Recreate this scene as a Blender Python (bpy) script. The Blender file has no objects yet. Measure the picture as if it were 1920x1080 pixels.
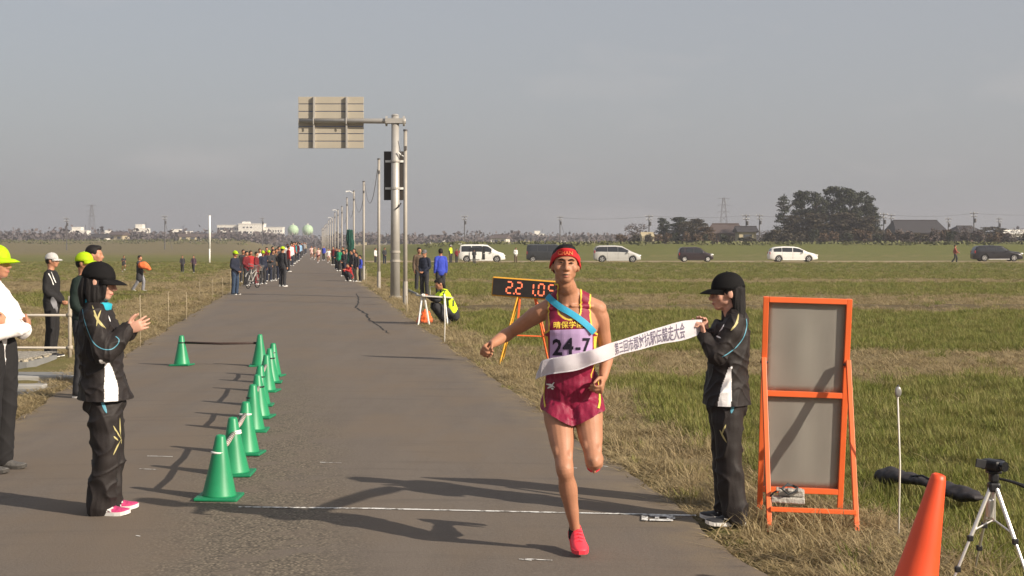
import bpy, bmesh, math, random
import numpy as np
from mathutils import Vector, Matrix, noise
from mathutils.bvhtree import BVHTree

random.seed(7)
rng = np.random.default_rng(7)
R = math.radians
SC = bpy.context.scene
COL = SC.collection

# ---------------------------------------------------------------- camera
F_PX, CAM_H, HOR = 2800.0, 1.75, 460.0        # focal length and horizon row of the 1920 px wide photograph
cam_data = bpy.data.cameras.new('camera')
cam_data.sensor_width = 36.0
cam_data.lens = 36.0 * F_PX / 1920.0
cam_data.shift_y = -(540.0 - HOR) / 1920.0
cam_data.clip_start, cam_data.clip_end = 0.1, 12000.0
cam = bpy.data.objects.new('camera', cam_data)
cam.location = (0, 0, CAM_H)
cam.rotation_euler = (R(90), 0, 0)
COL.objects.link(cam)
SC.camera = cam

# ---------------------------------------------------------------- sky, sun, exposure
SUN_EL = R(27.0)
_n = math.hypot(1.0, 0.66)
SUN_TO = Vector((-math.cos(SUN_EL) / _n, 0.66 * math.cos(SUN_EL) / _n, -math.sin(SUN_EL)))   # way the light travels
world = bpy.data.worlds.new('World')
SC.world = world
world.use_nodes = True
wt = world.node_tree
wt.nodes.clear()
w_out = wt.nodes.new('ShaderNodeOutputWorld')
w_bg = wt.nodes.new('ShaderNodeBackground')
w_sky = wt.nodes.new('ShaderNodeTexSky')
w_sky.sky_type = 'NISHITA'
w_sky.sun_disc = False
w_sky.sun_elevation = SUN_EL
w_sky.sun_rotation = math.atan2(-SUN_TO.x, -SUN_TO.y)
w_sky.altitude = 0
w_sky.air_density = 1.0
w_sky.dust_density = 4.0
w_sky.ozone_density = 1.0
w_bg.inputs['Strength'].default_value = 0.09
# thin high cloud veil: greys the blue sky evenly and carries a few faint pale smudges
w_veil = wt.nodes.new('ShaderNodeMix'); w_veil.data_type = 'RGBA'
w_veil.inputs['Factor'].default_value = 0.72
w_veil.inputs['B'].default_value = (3.20, 3.20, 3.36, 1)
w_tc = wt.nodes.new('ShaderNodeTexCoord')
w_map = wt.nodes.new('ShaderNodeMapping'); w_map.inputs['Scale'].default_value = (2.4, 2.4, 7.5)
w_map.inputs['Location'].default_value = (0.35, 0.0, 0.2)
w_noise = wt.nodes.new('ShaderNodeTexNoise'); w_noise.inputs['Scale'].default_value = 3.0; w_noise.inputs['Detail'].default_value = 5
w_ramp = wt.nodes.new('ShaderNodeMapRange')
for k, v in (('From Min', 0.55), ('From Max', 0.76), ('To Min', 0.0), ('To Max', 0.28)): w_ramp.inputs[k].default_value = v
w_cl = wt.nodes.new('ShaderNodeMix'); w_cl.data_type = 'RGBA'
w_cl.inputs['B'].default_value = (4.3, 4.0, 3.9, 1)
wt.links.new(w_sky.outputs[0], w_veil.inputs['A'])
wt.links.new(w_tc.outputs['Generated'], w_map.inputs[0])
wt.links.new(w_map.outputs[0], w_noise.inputs['Vector'])
wt.links.new(w_noise.outputs[0], w_ramp.inputs[0])
wt.links.new(w_ramp.outputs[0], w_cl.inputs['Factor'])
wt.links.new(w_veil.outputs['Result'], w_cl.inputs['A'])
wt.links.new(w_cl.outputs['Result'], w_bg.inputs['Color'])
wt.links.new(w_bg.outputs[0], w_out.inputs['Surface'])

sun_data = bpy.data.lights.new('sun', 'SUN')
sun_data.energy = 4.2
sun_data.angle = R(0.6)
sun_data.color = (1.0, 0.885, 0.735)
sun = bpy.data.objects.new('sun', sun_data)
sun.rotation_euler = SUN_TO.to_track_quat('-Z', 'Y').to_euler()
sun.location = (30, -20, 40)
COL.objects.link(sun)

SC.view_settings.view_transform = 'Standard'
SC.view_settings.look = 'None'
SC.view_settings.gamma = 1.0
SC.view_settings.use_curve_mapping = False
SC.view_settings.exposure = 0.66
SC.render.engine = 'CYCLES'
SC.cycles.use_denoising = True
SC.cycles.max_bounces = 6
SC.cycles.volume_bounces = 1
SC.cycles.volume_step_rate = 4

# ---------------------------------------------------------------- placing
SLOPE = 0.1364                                  # the road runs towards (-SLOPE, 1)
def P(x, y, z=0.0):                             # a point of the photograph standing on the ground at height z
    d = F_PX * (CAM_H - z) / (y - HOR)
    return Vector(((x - 960.0) / F_PX * d, d, z))
def at(x, y, d):                                # a point of the photograph at distance d
    return Vector(((x - 960.0) / F_PX * d, d, CAM_H - (y - HOR) / F_PX * d))
def road_u(x, y): return x + SLOPE * y
U0, U1 = -2.95, 2.45                            # road edges

# ---------------------------------------------------------------- materials
MATS = {}
def nodes_of(m): return m.node_tree.nodes, m.node_tree.links
def pm(name, col, rough=0.7, var=0.12, scale=12.0, bump=0.0, bscale=60.0, metallic=0.0, spec=0.3, alpha=None, trans=0.0, sheen=0.0, emit=None, hue=None):
    """procedural principled material: base colour broken up by noise, optional fine bump"""
    if name in MATS: return MATS[name]
    m = bpy.data.materials.new(name); m.use_nodes = True
    N, L = nodes_of(m)
    b = N['Principled BSDF']
    b.inputs['Roughness'].default_value = rough
    b.inputs['Metallic'].default_value = metallic
    b.inputs['Specular IOR Level'].default_value = spec
    if trans: b.inputs['Transmission Weight'].default_value = trans
    if sheen: b.inputs['Sheen Weight'].default_value = sheen
    tc = N.new('ShaderNodeTexCoord')
    if var > 0:
        n = N.new('ShaderNodeTexNoise'); n.inputs['Scale'].default_value = scale; n.inputs['Detail'].default_value = 5
        L.new(tc.outputs['Object'], n.inputs['Vector'])
        mx = N.new('ShaderNodeMix'); mx.data_type = 'RGBA'
        c2 = hue if hue else col
        mx.inputs['A'].default_value = (*[max(0, c * (1 - var)) for c in col], 1)
        mx.inputs['B'].default_value = (*[min(1, c * (1 + var)) for c in c2], 1)
        L.new(n.outputs[0], mx.inputs['Factor'])
        L.new(mx.outputs['Result'], b.inputs['Base Color'])
    else:
        b.inputs['Base Color'].default_value = (*col, 1)
    if bump > 0:
        n2 = N.new('ShaderNodeTexNoise'); n2.inputs['Scale'].default_value = bscale; n2.inputs['Detail'].default_value = 4
        L.new(tc.outputs['Object'], n2.inputs['Vector'])
        bp = N.new('ShaderNodeBump'); bp.inputs['Strength'].default_value = bump; bp.inputs['Distance'].default_value = 0.01
        L.new(n2.outputs[0], bp.inputs['Height']); L.new(bp.outputs[0], b.inputs['Normal'])
    if emit:
        b.inputs['Emission Color'].default_value = (*emit[0], 1); b.inputs['Emission Strength'].default_value = emit[1]
    MATS[name] = m
    return m

# ---------------------------------------------------------------- objects
def tag(o, label=None, cat=None, group=None, kind=None):
    if label: o['label'] = label
    if cat: o['category'] = cat
    if group: o['group'] = group
    if kind: o['kind'] = kind
    return o
def link(o, parent=None):
    COL.objects.link(o)
    if parent is not None: o.parent = parent
    return o
def empty(name, loc=(0, 0, 0), rz=0.0, label=None, cat=None, group=None, rot=None):
    o = bpy.data.objects.new(name, None)
    o.empty_display_size = 0.1
    o.location = loc
    o.rotation_euler = rot if rot else (0, 0, rz)
    link(o)
    return tag(o, label, cat, group)
def mesh_from(bm, smooth=False):
    me = bpy.data.meshes.new('m')
    bm.to_mesh(me); bm.free()
    if smooth: me.shade_smooth()
    return me
def obj(name, me, mat, parent=None, smooth=None, label=None):
    """link a mesh (or bmesh) as one object"""
    if isinstance(me, bmesh.types.BMesh): me = mesh_from(me)
    if smooth is not None:
        if smooth: me.shade_smooth()
    mats = mat if isinstance(mat, (list, tuple)) else [mat]
    if len(me.materials) == 0:
        for m in mats: me.materials.append(m)
    o = bpy.data.objects.new(name, me); me.name = name
    link(o, parent)
    if label: o['label'] = label
    return o
def copy_tree(o, parent=None):
    c = o.copy(); COL.objects.link(c); c.parent = parent
    for ch in list(o.children): copy_tree(ch, c)
    return c
def NB(): return bmesh.new()
def box(bm, c, s, rot=None, mi=0):
    M = Matrix.Translation(Vector(c))
    if rot is not None: M = M @ rot.to_4x4()
    M = M @ Matrix.Diagonal((*s, 1))
    r = bmesh.ops.create_cube(bm, size=1.0, matrix=M)
    if mi:
        for v in r['verts']:
            for f in v.link_faces: f.material_index = mi
    return bm
def bevbox(bm, c, s, bev=0.01, rot=None):
    t = NB(); box(t, (0, 0, 0), s)
    bmesh.ops.bevel(t, geom=list(t.edges), offset=bev, segments=2, affect='EDGES', profile=0.5)
    M = Matrix.Translation(Vector(c)) @ (rot.to_4x4() if rot is not None else Matrix.Identity(4))
    t.transform(M)
    me = mesh_from(t); bm.from_mesh(me); bpy.data.meshes.remove(me)
    return bm
def frame_of(t, ref):
    t = t.normalized()
    s = ref - t * ref.dot(t)
    if s.length < 1e-4:
        s = Vector((1, 0, 0)) - t * t.x
        if s.length < 1e-3: s = Vector((0, 1, 0)) - t * t.y
    s.normalize()
    return s, t.cross(s)
def tube(bm, pts, rad, n=10, side=None, cap=True, power=2.0, mi=0):
    """loft along pts; rad = one number or (a, b) per point, a along 'side'"""
    pts = [Vector(p) for p in pts]
    k = len(pts)
    if not isinstance(rad, (list, tuple)) : rad = [rad] * k
    if isinstance(rad, tuple): rad = [rad] * k
    rings = []
    s_prev = Vector(side) if side is not None and not isinstance(side, list) else None
    for i in range(k):
        t = pts[min(i + 1, k - 1)] - pts[max(i - 1, 0)]
        if t.length < 1e-9: t = Vector((0, 0, 1))
        ref = Vector(side[i]) if isinstance(side, list) else (s_prev if s_prev is not None else (Vector((1, 0, 0)) if abs(t.normalized().x) < 0.8 else Vector((0, 1, 0))))
        s, b = frame_of(t, ref)
        if not isinstance(side, list): s_prev = s if side is None else Vector(side)
        r = rad[i]
        ra, rb = r if isinstance(r, (tuple, list)) else (r, r)
        ring = []
        for j in range(n):
            a = 2 * math.pi * j / n
            ca, sa = math.cos(a), math.sin(a)
            if power != 2.0:
                ca = math.copysign(abs(ca) ** (2 / power), ca); sa = math.copysign(abs(sa) ** (2 / power), sa)
            ring.append(bm.verts.new(pts[i] + s * (ra * ca) + b * (rb * sa)))
        rings.append(ring)
    fs = []
    for i in range(k - 1):
        for j in range(n):
            fs.append(bm.faces.new((rings[i][j], rings[i][(j + 1) % n], rings[i + 1][(j + 1) % n], rings[i + 1][j])))
    if cap:
        fs.append(bm.faces.new(list(reversed(rings[0])))); fs.append(bm.faces.new(rings[-1]))
    if mi:
        for f in fs: f.material_index = mi
    return bm
def ctube(bm, pts, rad, n=10, side=None, sub=5):
    """tube through smoothed control points with rounded ends"""
    pts = [Vector(p) for p in pts]
    if not isinstance(rad, list): rad = [rad] * len(pts)
    rr = [r if isinstance(r, (tuple, list)) else (r, r) for r in rad]
    P2, R2 = [], []
    k = len(pts)
    for i in range(k - 1):
        p0, p1, p2, p3 = pts[max(i - 1, 0)], pts[i], pts[i + 1], pts[min(i + 2, k - 1)]
        for j in range(sub if i < k - 2 else sub + 1):
            t = j / sub
            q = 0.5 * ((2 * p1) + (p2 - p0) * t + (2 * p0 - 5 * p1 + 4 * p2 - p3) * t * t + (3 * p1 - p0 - 3 * p2 + p3) * t ** 3)
            P2.append(q)
            s = t * t * (3 - 2 * t)
            R2.append((rr[i][0] * (1 - s) + rr[i + 1][0] * s, rr[i][1] * (1 - s) + rr[i + 1][1] * s))
    # rounded caps
    d0 = (P2[0] - P2[1]).normalized(); d1 = (P2[-1] - P2[-2]).normalized()
    a0, a1 = min(R2[0]), min(R2[-1])
    head = [(P2[0] + d0 * a0 * f, (R2[0][0] * g, R2[0][1] * g)) for f, g in ((0.95, 0.3), (0.6, 0.8))]
    tail = [(P2[-1] + d1 * a1 * f, (R2[-1][0] * g, R2[-1][1] * g)) for f, g in ((0.6, 0.8), (0.95, 0.3))]
    P3 = [h[0] for h in head] + P2 + [h[0] for h in tail]
    R3 = [h[1] for h in head] + R2 + [h[1] for h in tail]
    return tube(bm, P3, R3, n=n, side=side)
def ell(bm, c, r, rot=None, seg=14):
    M = Matrix.Translation(Vector(c))
    if rot is not None: M = M @ rot.to_4x4()
    if not isinstance(r, (tuple, list)): r = (r, r, r)
    M = M @ Matrix.Diagonal((*r, 1))
    bmesh.ops.create_uvsphere(bm, u_segments=seg, v_segments=max(6, seg * 2 // 3), radius=1.0, matrix=M)
    return bm
def lathe(bm, prof, n=24, M=None, mi=0):
    rings = []
    for r, z in prof:
        rings.append([bm.verts.new((r * math.cos(2 * math.pi * j / n), r * math.sin(2 * math.pi * j / n), z)) for j in range(n)])
    vs = [v for ring in rings for v in ring]
    fs = []
    for i in range(len(rings) - 1):
        for j in range(n):
            fs.append(bm.faces.new((rings[i][j], rings[i][(j + 1) % n], rings[i + 1][(j + 1) % n], rings[i + 1][j])))
    fs.append(bm.faces.new(list(reversed(rings[0])))); fs.append(bm.faces.new(rings[-1]))
    for f in fs:
        f.material_index = mi
    if M is not None: bmesh.ops.transform(bm, matrix=M, verts=vs)
    return bm
def bars(pairs, r, n=8):
    bm = NB()
    for a, b in pairs: tube(bm, [a, b], r, n=n)
    return bm
def rotz(a): return Matrix.Rotation(a, 3, 'Z')
def rotx(a): return Matrix.Rotation(a, 3, 'X')
def roty(a): return Matrix.Rotation(a, 3, 'Y')
def text_mesh(body, size=1.0, sub=0.0, bold=0.0):
    c = bpy.data.curves.new('t', 'FONT'); c.body = body; c.size = size
    c.align_x = 'CENTER'; c.align_y = 'CENTER'; c.resolution_u = 2; c.offset = bold
    o = bpy.data.objects.new('t', c); COL.objects.link(o)
    me = bpy.data.meshes.new_from_object(o.evaluated_get(bpy.context.evaluated_depsgraph_get()))
    bpy.data.objects.remove(o); bpy.data.curves.remove(c)
    bm = NB(); bm.from_mesh(me); bpy.data.meshes.remove(me)
    bmesh.ops.triangulate(bm, faces=bm.faces)
    if sub > 0:
        for _ in range(3):
            es = [e for e in bm.edges if e.calc_length() > sub]
            if not es: break
            bmesh.ops.subdivide_edges(bm, edges=es, cuts=1)
            bmesh.ops.triangulate(bm, faces=bm.faces)
    return bm
def vox(bm, size, smooth=2, fac=0.5):
    """merge overlapping closed shapes into one continuous surface"""
    me = mesh_from(bm)
    o = bpy.data.objects.new('tmp', me); COL.objects.link(o)
    md = o.modifiers.new('r', 'REMESH'); md.mode = 'VOXEL'; md.voxel_size = size; md.adaptivity = 0
    out = bpy.data.meshes.new_from_object(o.evaluated_get(bpy.context.evaluated_depsgraph_get()))
    bpy.data.objects.remove(o); bpy.data.meshes.remove(me)
    if smooth: lap(out, smooth, fac)
    out.shade_smooth()
    return out
def co_of(me):
    a = np.empty(len(me.vertices) * 3, np.float32); me.vertices.foreach_get('co', a); return a.reshape(-1, 3)
def no_of(me):
    a = np.empty(len(me.vertices) * 3, np.float32); me.vertex_normals.foreach_get('vector', a); return a.reshape(-1, 3)
def set_co(me, a):
    me.vertices.foreach_set('co', np.ascontiguousarray(a, np.float32).ravel()); me.update()
def lap(me, it, fac=0.5):
    co = co_of(me).astype(np.float64)
    e = np.empty(len(me.edges) * 2, np.int32); me.edges.foreach_get('vertices', e); e = e.reshape(-1, 2)
    cnt = np.bincount(e.ravel(), minlength=len(co)).astype(float)[:, None]; cnt[cnt == 0] = 1
    for _ in range(it):
        s = np.empty_like(co)
        for k in range(3):
            s[:, k] = np.bincount(e[:, 0], co[e[:, 1], k], len(co)) + np.bincount(e[:, 1], co[e[:, 0], k], len(co))
        co += fac * (s / cnt - co)
    set_co(me, co)
def fcent(me):
    a = np.empty(len(me.polygons) * 3, np.float32); me.polygons.foreach_get('center', a); return a.reshape(-1, 3)
def paint(me, fn):
    """give each face the material slot fn(centres) returns"""
    me.polygons.foreach_set('material_index', np.ascontiguousarray(fn(fcent(me)), np.int32)); me.update()
def bvh_of(me): return BVHTree.FromPolygons([v.co.copy() for v in me.vertices], [tuple(p.vertices) for p in me.polygons])
def vnoise(a, f, seed=0.0):
    """cheap smooth noise on an array of points (sum of rotated sines)"""
    x, y, z = a[:, 0] * f, a[:, 1] * f, a[:, 2] * f
    s = np.sin(x * 1.7 + 1.3 * np.sin(y * 1.1 + seed) + seed * 2.1) + np.sin(y * 1.9 + 1.7 * np.sin(z * 1.3 + seed * 1.7) + 0.7) + np.sin(z * 1.6 + 1.5 * np.sin(x * 0.9 - seed) + 2.9)
    return s / 3.0

# ================================================================ the ground
def sstep(a, b, x):
    t = np.clip((x - a) / (b - a), 0, 1); return t * t * (3 - 2 * t)
def n2(X, Y, f, seed=0.0):
    a = np.stack([np.asarray(X, float), np.asarray(Y, float), np.full(np.shape(X), seed * 3.3)], -1).reshape(-1, 3)
    return vnoise(a, f, seed).reshape(np.shape(X))
def ground_z(X, Y):
    X = np.asarray(X, float); Y = np.asarray(Y, float)
    u = X + SLOPE * Y
    off = np.maximum(U0 - u, u - U1)                       # metres outside the road edge
    z = np.where(off < 0, -0.06, -0.015 - 0.02 * sstep(0, .5, off))
    fade = sstep(0.15, 0.8, off)
    z = z + fade * (0.03 * n2(X, Y, 1.7, 1) + 0.018 * n2(X, Y, 5.0, 2)) * (1 - sstep(40, 90, Y))
    # small drop from the verge into the paddies
    z = z - 0.10 * sstep(1.0, 1.9, off) * (1 - sstep(120, 150, Y))
    # furrow ridge across the right-hand field
    z = z + np.where(u > U1 + 2.0, 0.10 * np.exp(-((Y - 45 - 0.6 * n2(X, Y, .2, 4)) / 1.3) ** 2), 0)
    # grass banks beyond the parked cars and beyond the left-hand paddies
    side = sstep(6, 22, off)
    z = z + np.where(u > 0, side * 2.0 * sstep(205, 245, Y), side * 3.2 * sstep(400, 520, Y)) * (1 - 0.0 * Y)
    z = z + np.where(off > 8, 0.25 * n2(X, Y, .02, 6), 0) * sstep(250, 400, Y)
    return z
def zones(X, Y):
    """weights of dry grass, green grass, bare soil at a place"""
    X = np.asarray(X, float); Y = np.asarray(Y, float)
    u = X + SLOPE * Y
    w = n2(X, Y, .35, 1.0) + .5 * n2(X, Y, 1.1, 2.0)
    Yw = Y * (1 + 0.03 * w)
    off = np.maximum(U0 - u, u - U1)
    right = u > 0
    bR = [(0, .68), (20.2, .62), (21.2, .12), (25.4, .15), (26.6, .88), (41, .9), (42, .1), (47, .08), (50, .2), (55, .3), (58, .62), (73, .66), (75, .08), (80, .1), (82, .64), (146, .66), (150, .25), (158, .2), (172, .15), (174, .62), (205, .55), (240, .8), (400, .5), (4000, .4)]
    bL = [(0, .2), (26, .22), (30, .34), (44, .3), (48, .62), (58, .6), (61, .08), (74, .1), (78, .45), (100, .5), (104, .62), (130, .66), (270, .55), (285, .12), (330, .3), (350, .1), (4000, .12)]
    gR = np.interp(Yw, [b[0] for b in bR], [b[1] for b in bR]); gL = np.interp(Yw, [b[0] for b in bL], [b[1] for b in bL])
    g = np.where(right, gR, gL)
    patch = n2(X, Y, .9, 5.0) * .5 + n2(X, Y, 2.3, 7.0) * .5
    g = g + np.where(right & (Y < 20.5), .38 * patch, .16 * patch)
    vw = np.where(right, 1.05 + .35 * n2(X, Y, .8, 3.0), 3.2 + .6 * n2(X, Y, .5, 3.0))
    verge = 1 - sstep(vw - .45, vw + .35, off)
    g = g * (1 - verge) + verge * (.12 + .14 * patch)
    soil = np.where(right, np.exp(-((Yw - 44.5) / 2.6) ** 2) * 1.0, np.exp(-((Yw - 55) / 2.5) ** 2) * .2 + .55 * sstep(275, 300, Y) * (1 - .6 * sstep(318, 322, Y) * (1 - sstep(340, 350, Y))))
    soil = soil * (1 - verge)
    soil = np.maximum(soil, np.where(right, np.exp(-(((X - 2.55) / .55) ** 2 + ((Y - 9.5) / 1.7) ** 2)) * .8, 0))
    soil = np.maximum(soil, (1 - sstep(0.02, .16, off + .06 * n2(X, Y, 4.0, 9.0))) * .7)
    dirt = np.where(right, sstep(157, 159, Y) * (1 - sstep(170, 173, Y)), 0)
    return np.clip(g, 0, 1), np.clip(soil, 0, 1), dirt

Yr = np.concatenate([np.linspace(-14, 5, 12), np.geomspace(5.6, 4200, 420)])
half = np.concatenate([np.linspace(0, .42, 95), np.geomspace(.43, 1.3, 26)])
fan = np.concatenate([-half[:0:-1], half])
GX = fan[None, :] * np.maximum(np.abs(Yr), 24.0)[:, None]
GY = np.repeat(Yr[:, None], len(fan), 1)
GZ = ground_z(GX, GY)
nr, nc = GX.shape
gv = np.stack([GX, GY, GZ], -1).reshape(-1, 3)
idx = np.arange(nr * nc).reshape(nr, nc)
gf = np.stack([idx[:-1, :-1], idx[:-1, 1:], idx[1:, 1:], idx[1:, :-1]], -1).reshape(-1, 4)
me = bpy.data.meshes.new('ground')
me.from_pydata(gv.tolist(), [], gf.tolist())
g_, s_, d_ = zones(GX.ravel(), GY.ravel())
for nm, arr in (('green', g_), ('soil', s_), ('dirt', d_)):
    at_ = me.attributes.new(nm, 'FLOAT', 'POINT'); at_.data.foreach_set('value', arr.astype(np.float32))
me.shade_smooth()

gm = bpy.data.materials.new('paddy_ground'); gm.use_nodes = True
N, L = nodes_of(gm)
b = N['Principled BSDF']; b.inputs['Roughness'].default_value = .95; b.inputs['Specular IOR Level'].default_value = .1
geo = N.new('ShaderNodeNewGeometry')
def gnoise(scale, detail=6, rough=.65, sc3=None):
    n = N.new('ShaderNodeTexNoise'); n.inputs['Scale'].default_value = scale; n.inputs['Detail'].default_value = detail; n.inputs['Roughness'].default_value = rough
    if sc3:
        mp = N.new('ShaderNodeMapping'); mp.inputs['Scale'].default_value = sc3
        L.new(geo.outputs['Position'], mp.inputs[0]); L.new(mp.outputs[0], n.inputs['Vector'])
    else: L.new(geo.outputs['Position'], n.inputs['Vector'])
    return n
def gmix(fac, a, c):
    m = N.new('ShaderNodeMix'); m.data_type = 'RGBA'
    if hasattr(fac, 'node'): L.new(fac, m.inputs['Factor'])
    else: m.inputs['Factor'].default_value = fac
    for k, v in (('A', a), ('B', c)):
        if hasattr(v, 'node'): L.new(v, m.inputs[k])
        else: m.inputs[k].default_value = (*v, 1)
    return m.outputs['Result']
def attr(nm):
    a = N.new('ShaderNodeAttribute'); a.attribute_name = nm; return a.outputs['Fac']
def gmath(op, a, c):
    m = N.new('ShaderNodeMath'); m.operation = op; m.use_clamp = True
    for i, v in enumerate((a, c)):
        if hasattr(v, 'node'): L.new(v, m.inputs[i])
        else: m.inputs[i].default_value = v
    return m.outputs[0]
def contrast(v, lo, hi):
    m = N.new('ShaderNodeMapRange'); L.new(v, m.inputs[0]); m.inputs['From Min'].default_value = lo; m.inputs['From Max'].default_value = hi
    return m.outputs[0]
nf = gnoise(9.0); nm_ = gnoise(1.6); nb = gnoise(.22, sc3=(.35, 1.4, 1)); nv = gnoise(34.0, 3)
dry = gmix(nf.outputs[0], (.17, .125, .062), (.34, .26, .135))
grn = gmix(nf.outputs[0], (.075, .095, .02), (.175, .17, .05))
grn = gmix(contrast(nb.outputs[0], .35, .7), grn, gmix(nm_.outputs[0], (.115, .135, .034), (.175, .165, .055)))
soilc = gmix(nf.outputs[0], (.075, .055, .038), (.17, .125, .09))
# mottled threshold so green and straw interleave in clumps rather than blend
gfac = contrast(gmath('ADD', gmath('SUBTRACT', attr('green'), .5), gmath('ADD', gmath('MULTIPLY', nm_.outputs[0], .5), gmath('MULTIPLY', nv.outputs[0], .5))), .36, .64)
c1 = gmix(gfac, dry, grn)
c2 = gmix(gmath('MULTIPLY', attr('soil'), contrast(nf.outputs[0], .25, .6)), c1, soilc)
c3 = gmix(attr('dirt'), c2, gmix(nf.outputs[0], (.30, .235, .15), (.42, .34, .23)))
L.new(c3, b.inputs['Base Color'])
bp = N.new('ShaderNodeBump'); bp.inputs['Strength'].default_value = .9; bp.inputs['Distance'].default_value = .06
L.new(nv.outputs[0], bp.inputs['Height']); L.new(bp.outputs[0], b.inputs['Normal'])
ground = obj('ground', me, gm); tag(ground, kind='structure')

# ---------------------------------------------------------------- road
rm = bpy.data.materials.new('old_asphalt'); rm.use_nodes = True
N, L = nodes_of(rm)
b = N['Principled BSDF']; b.inputs['Roughness'].default_value = .88; b.inputs['Specular IOR Level'].default_value = .25
geo = N.new('ShaderNodeNewGeometry')
nf = gnoise(55.0, 4); nm_ = gnoise(2.2, 6); nst = gnoise(.8, 5, sc3=(2.6, .35, 1)); nvx = N.new('ShaderNodeTexVoronoi'); nvx.inputs['Scale'].default_value = 42.0
L.new(geo.outputs['Position'], nvx.inputs['Vector'])
base = gmix(nm_.outputs[0], (.104, .086, .071), (.135, .112, .092))
base = gmix(contrast(nst.outputs[0], .38, .7), base, (.148, .123, .101))
base = gmix(contrast(nf.outputs[0], .42, .8), base, (.172, .145, .120))
# wheel tracks, patch repairs and dust along the edges
nlg = gnoise(.55, 4, sc3=(1.0, .5, 1)); ntr = gnoise(1.3, 5, sc3=(.35, 3.2, 1))
base = gmix(gmath('MULTIPLY', contrast(nlg.outputs[0], .44, .6), .75), base, (.152, .118, .087))
base = gmix(gmath('MULTIPLY', contrast(ntr.outputs[0], .55, .72), .6), base, (.098, .083, .071))
# coarse chippings where the top coat has worn off, down the middle of the road
sep = N.new('ShaderNodeSeparateXYZ'); L.new(geo.outputs['Position'], sep.inputs[0])
uu = N.new('ShaderNodeMath'); uu.operation = 'MULTIPLY_ADD'; uu.inputs[1].default_value = SLOPE
L.new(sep.outputs['Y'], uu.inputs[0]); L.new(sep.outputs['X'], uu.inputs[2])
du = N.new('ShaderNodeMath'); du.operation = 'ADD'; du.inputs[1].default_value = .3; L.new(uu.outputs[0], du.inputs[0])
ab = N.new('ShaderNodeMath'); ab.operation = 'ABSOLUTE'; L.new(du.outputs[0], ab.inputs[0])
band = N.new('ShaderNodeMapRange'); L.new(ab.outputs[0], band.inputs[0])
for k, v in (('From Min', .25), ('From Max', .75), ('To Min', 1), ('To Max', 0)): band.inputs[k].default_value = v
along = N.new('ShaderNodeMapRange'); L.new(sep.outputs['Y'], along.inputs[0])
for k, v in (('From Min', 13.0), ('From Max', 24.0), ('To Min', 1), ('To Max', .25)): along.inputs[k].default_value = v
worn = gmath('MULTIPLY', gmath('MULTIPLY', band.outputs[0], along.outputs[0]), contrast(nm_.outputs[0], .36, .50))
chip = gmix(contrast(nvx.outputs['Distance'], .15, .5), (.33, .275, .20), (.075, .063, .05))
chip = gmix(contrast(nvx.outputs['Color'], .2, .9), chip, (.15, .125, .095))
col = gmix(worn, base, chip)
mid = N.new('ShaderNodeMath'); mid.operation = 'ADD'; mid.inputs[1].default_value = -(U0 + U1) / 2; L.new(uu.outputs[0], mid.inputs[0])
amid = N.new('ShaderNodeMath'); amid.operation = 'ABSOLUTE'; L.new(mid.outputs[0], amid.inputs[0])
edge_ = N.new('ShaderNodeMapRange'); L.new(amid.outputs[0], edge_.inputs[0])
for k, v in (('From Min', 2.2), ('From Max', 2.72), ('To Min', 0), ('To Max', 1)): edge_.inputs[k].default_value = v
col = gmix(gmath('MULTIPLY', edge_.outputs[0], contrast(nm_.outputs[0], .38, .62)), col, (.20, .155, .10))
L.new(col, b.inputs['Base Color'])
bp = N.new('ShaderNodeBump'); bp.inputs['Strength'].default_value = .5; bp.inputs['Distance'].default_value = .006
L.new(nf.outputs[0], bp.inputs['Height']); L.new(bp.outputs[0], b.inputs['Normal'])
bm = NB()
ys = np.concatenate([np.linspace(-14, 40, 220), np.geomspace(40.4, 1500, 160)])
prev = None
for y in ys:
    jl = .035 * math.sin(y * 1.3) + .02 * math.sin(y * 3.1 + 1) + .012 * math.sin(y * 7.7); jr = .035 * math.sin(y * 1.1 + 2) + .02 * math.sin(y * 2.7) + .012 * math.sin(y * 8.1)
    row = [bm.verts.new((u - SLOPE * y, y, zz)) for u, zz in ((U0 + jl - .02, -.05), (U0 + jl, 0), (-1.2, .02), (0.4, .02), (U1 + jr, 0), (U1 + jr + .02, -.05))]
    if prev:
        for k in range(5): bm.faces.new((prev[k], prev[k + 1], row[k + 1], row[k]))
    prev = row
road = obj('road', bm, rm); tag(road, kind='structure')
def road_z(p):
    u = road_u(p[0], p[1])
    if u < -1.2: return .02 * (u - U0) / (-1.2 - U0)
    if u > .4: return .02 * (U1 - u) / (U1 - .4)
    return .02

# tarred cracks in the asphalt
tar = pm('crack_tar', (.022, .02, .019), rough=.8, var=.3, scale=30)
def crack(pts, w, name='road_crack'):
    bm = NB(); prev = None
    n = len(pts)
    for i in range(n - 1):
        a, c = P(*pts[i]), P(*pts[i + 1])
        for t in np.linspace(0, 1, 8)[: (8 if i == n - 2 else 7)]:
            q = a.lerp(c, t); wv = w * (.5 + .9 * abs(noise.noise(q * 3.1))) * (1 - .5 * abs(2 * (i + t) / (n - 1) - 1))
            q = q + Vector((.05 * noise.noise(q * 2.7), .25 * noise.noise(q * 1.9 + Vector((5, 0, 0))), 0))
            z = road_z(q) + .004
            v = (bm.verts.new((q.x - wv, q.y, z)), bm.verts.new((q.x + wv, q.y, z)))
            if prev: bm.faces.new((prev[0], prev[1], v[1], v[0]))
            prev = v
    o = obj(name, bm, tar, road); return o
crack([(668, 551), (673, 560), (671, 570), (667, 577), (676, 583), (688, 590), (692, 600), (711, 612), (729, 626)], .045)
crack([(590, 566), (620, 567), (655, 566)], .02)

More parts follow.
